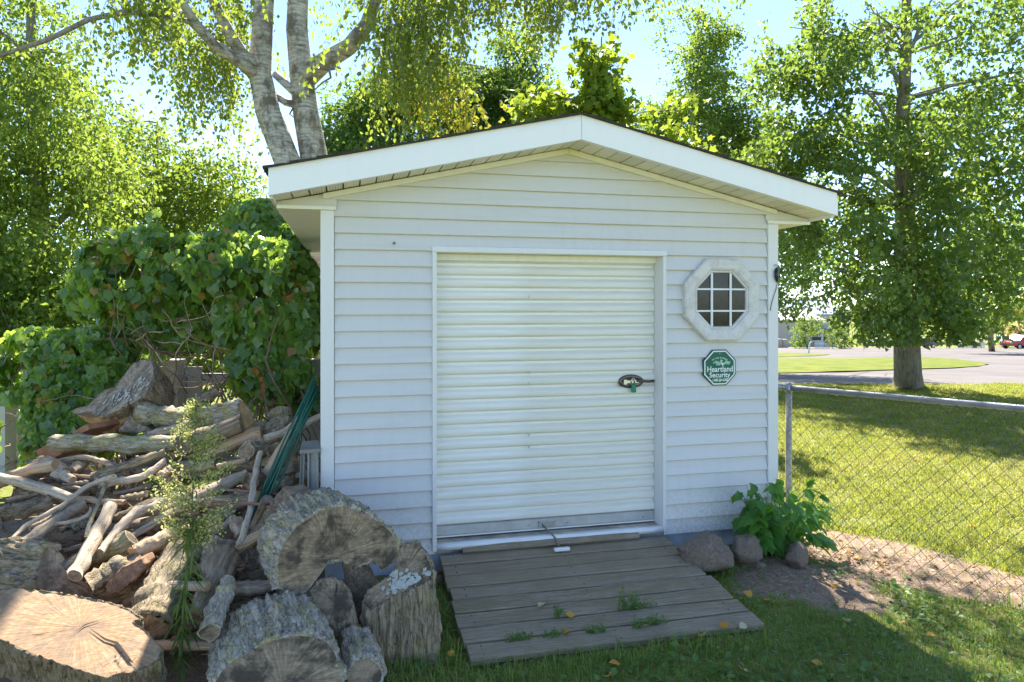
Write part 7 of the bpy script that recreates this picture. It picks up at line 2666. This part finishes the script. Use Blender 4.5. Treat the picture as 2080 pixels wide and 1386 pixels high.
# ================================================================== leafy plant at the shed corner
rp_ = np.random.default_rng(111)
pb_ = G(1575, 1128)
plant = empty('leafy_plant', pb_, 'bushy green leafy plant growing at the right shed corner', 'plant')
pmesh = []
for k in range(4):
    r = random.Random(k)
    out = [(0.0, 0, 0), (.10, .20, .02), (.30, .30, .03), (.45, .24, .03), (.56, .30, .0), (.72, .17, .0), (1, 0, -.12), (.72, -.17, .0), (.56, -.30, .0), (.45, -.24, .03), (.30, -.30, .03), (.10, -.20, .02)]
    v, f = fan(out, (0.45, 0, -0.03))
    v[:, 2] += np.array([r.uniform(-.03, .03) for _ in v]) - .15 * v[:, 0] ** 2
    pmesh.append(npmesh('leaf', v, f, L_PLANT))
pos, dd, nn, sz = [], [], [], []
for i in range(46):
    # stems fan out from the root; leaves in opposite pairs
    tx, ty = rp_.uniform(1495, 1680), rp_.uniform(975, 1100)
    if ty < 1000 and (tx < 1500 or tx > 1655):
        continue
    Dt = rp_.uniform(4.5, 5.0) + (0.12 if tx > 1590 else -0.02)
    top = P(tx, ty, Dt)
    if top.x < 3.20 and top.y > -0.06:
        top.y = -0.06 - rp_.uniform(0, .1)
    st_pts = wander(pb_ + Vector((rp_.normal() * .06, rp_.normal() * .05, 0)), top, 6, .05, rp_, .05)
    limb('stem', st_pts, 0.004, 0.0018, L_STEM, plant, 5)
    for j in range(3, 7):
        p = st_pts[j]
        if p.x < 3.20 and p.y > -0.04:
            p.y = -0.045
        for s_ in (-1, 1):
            a = rp_.uniform(0, 6.28)
            pos.append(np.array(p) + rp_.normal(size=3) * .008)
            outw = np.array(p) - np.array(pb_); outw[2] = 0
            dd.append(outw / (np.linalg.norm(outw) + 1e-6) * .4 + np.array((math.cos(a), math.sin(a) - .25, -0.25 - .2 * rp_.random())))
            nn.append(rp_.normal(size=3) * .25 + np.array((0, -.35, 1)))
            sz.append(rp_.uniform(.075, .15) * (1.0 if j > 3 else .85))
pos, dd, nn, sz = map(np.array, (pos, dd, nn, sz))
tipp = pos + unit(dd) * sz[:, None]
bad = ((tipp[:, 0] < 3.18) & (tipp[:, 1] > -0.01))
dd[bad, 1] = -np.abs(dd[bad, 1]) - 0.3
place_leaf_objects(pos[:300], dd[:300], nn[:300], sz[:300], rp_, plant, pmesh)

# ================================================================== tall flowering weed in front of the pile
rw = np.random.default_rng(121)
wb = P(372, 1392, 3.08); wb.z = 0.0
weed = empty('flowering_weed', wb, 'tall flowering weed with yellow-green bloom in front of the woodpile', 'plant')
DW = 3.08
stem = [wb, P(368, 1340, DW), P(372, 1240, DW), P(380, 1150, DW), P(388, 1060, DW), P(394, 960, DW), P(396, 880, DW), P(398, 800, DW + .02)]
limb('stem', stem, 0.007, 0.002, L_STEM, weed, 7)
pos, dd, nn = [], [], []
bp, bs = [], []
for i in range(64):
    t = rw.random() ** 0.7
    y0 = 815 + t * 285
    x0 = np.interp(y0, [800, 880, 960, 1060, 1150], [398, 396, 394, 388, 380])
    width = np.interp(y0, [800, 840, 900, 970, 1030, 1075, 1110], [14, 34, 66, 100, 98, 80, 34])
    side = rw.choice([-1, 1])
    L_ = width * rw.uniform(.5, 1.15)
    lift = L_ * rw.uniform(.35, .7)
    a = P(x0, y0 + lift * .55, DW)
    b = P(x0 + side * L_ * rw.uniform(.75, 1), y0 + lift * .55 - lift, DW + rw.normal() * 0.10)
    pt_ = wander(a, b, 6, .05, rw, -.03)
    limb('bloom_stalk', pt_, 0.002, 0.0008, L_STEM, weed, 4)
    for j in range(1, 7):
        for _ in range(7):
            k = pt_[j - 1].lerp(pt_[j], rw.random())
            off = rw.normal(size=3) * 0.013
            bp.append(np.array(k) + off)
bp = np.array(bp)
n_ = len(bp)
V, F, k = leaves(bp, rw.normal(size=bp.shape) + np.array((0, 0, .5)), rw.normal(size=bp.shape), rw.uniform(.008, .017, n_), T_DIAMOND)
py_ = HZ - (bp[:, 2] - CAM.z) / DW * FPX
tone = np.clip(0.15 + 0.75 * sstep(850, 1000, py_) * rw.random(n_) + 0.15 * rw.random(n_), 0, 1)
o = link('blooms', npmesh('blooms', V, F, L_BLOOM, np.repeat(tone, k)), weed); o['kind'] = 'stuff'
bp2 = bp[rw.random(n_) < .55] + rw.normal(size=(int((rw.random(n_) < 2).sum()), 3))[:int(1e9)][:len(bp[rw.random(n_) < 2])][:0].sum() if False else bp[::2] + rw.normal(size=bp[::2].shape) * .008
V, F, k = leaves(bp2, rw.normal(size=bp2.shape) + np.array((0, 0, .6)), rw.normal(size=bp2.shape), rw.uniform(.010, .024, len(bp2)), T_LANCE)
o = link('bracts', npmesh('bracts', V, F, L_WEED, np.repeat(rw.random(len(bp2)), k)), weed); o['kind'] = 'stuff'
# long drooping leaves on the lower stem
LM = npmesh('leaf', (np.array([(0, 0, 0), (.2, .032, .03), (.55, .036, -.12), (1, 0, -.55), (.55, -.036, -.12), (.2, -.032, .03)], float)), np.array([(0, 1, 5), (1, 2, 4), (1, 4, 5), (2, 3, 4)]), mat_leaf('leaf_weed_single', (0.04, 0.10, 0.02), (0.07, 0.14, 0.03), (0.13, 0.19, 0.04), (0.3, 0.42, 0.06), 0.4, objr=True))
pos, dd, nn = [], [], []
for i in range(190):
    y0 = rw.uniform(1050, 1350)
    x0 = np.interp(y0, [1060, 1150, 1240, 1340], [388, 380, 372, 368])
    p = P(x0, y0, DW)
    a = rw.uniform(0, 6.28)
    pos.append(np.array(p)); dd.append(np.array((math.cos(a), math.sin(a) * .7, 0.15 - 0.9 * rw.random()))); nn.append(np.array((0, 0, 1.0)) + rw.normal(size=3) * .3)
pos, dd, nn = map(np.array, (pos, dd, nn))
place_leaf_objects(pos, dd, nn, rw.uniform(.06, .13, len(pos)), rw, weed, [LM])
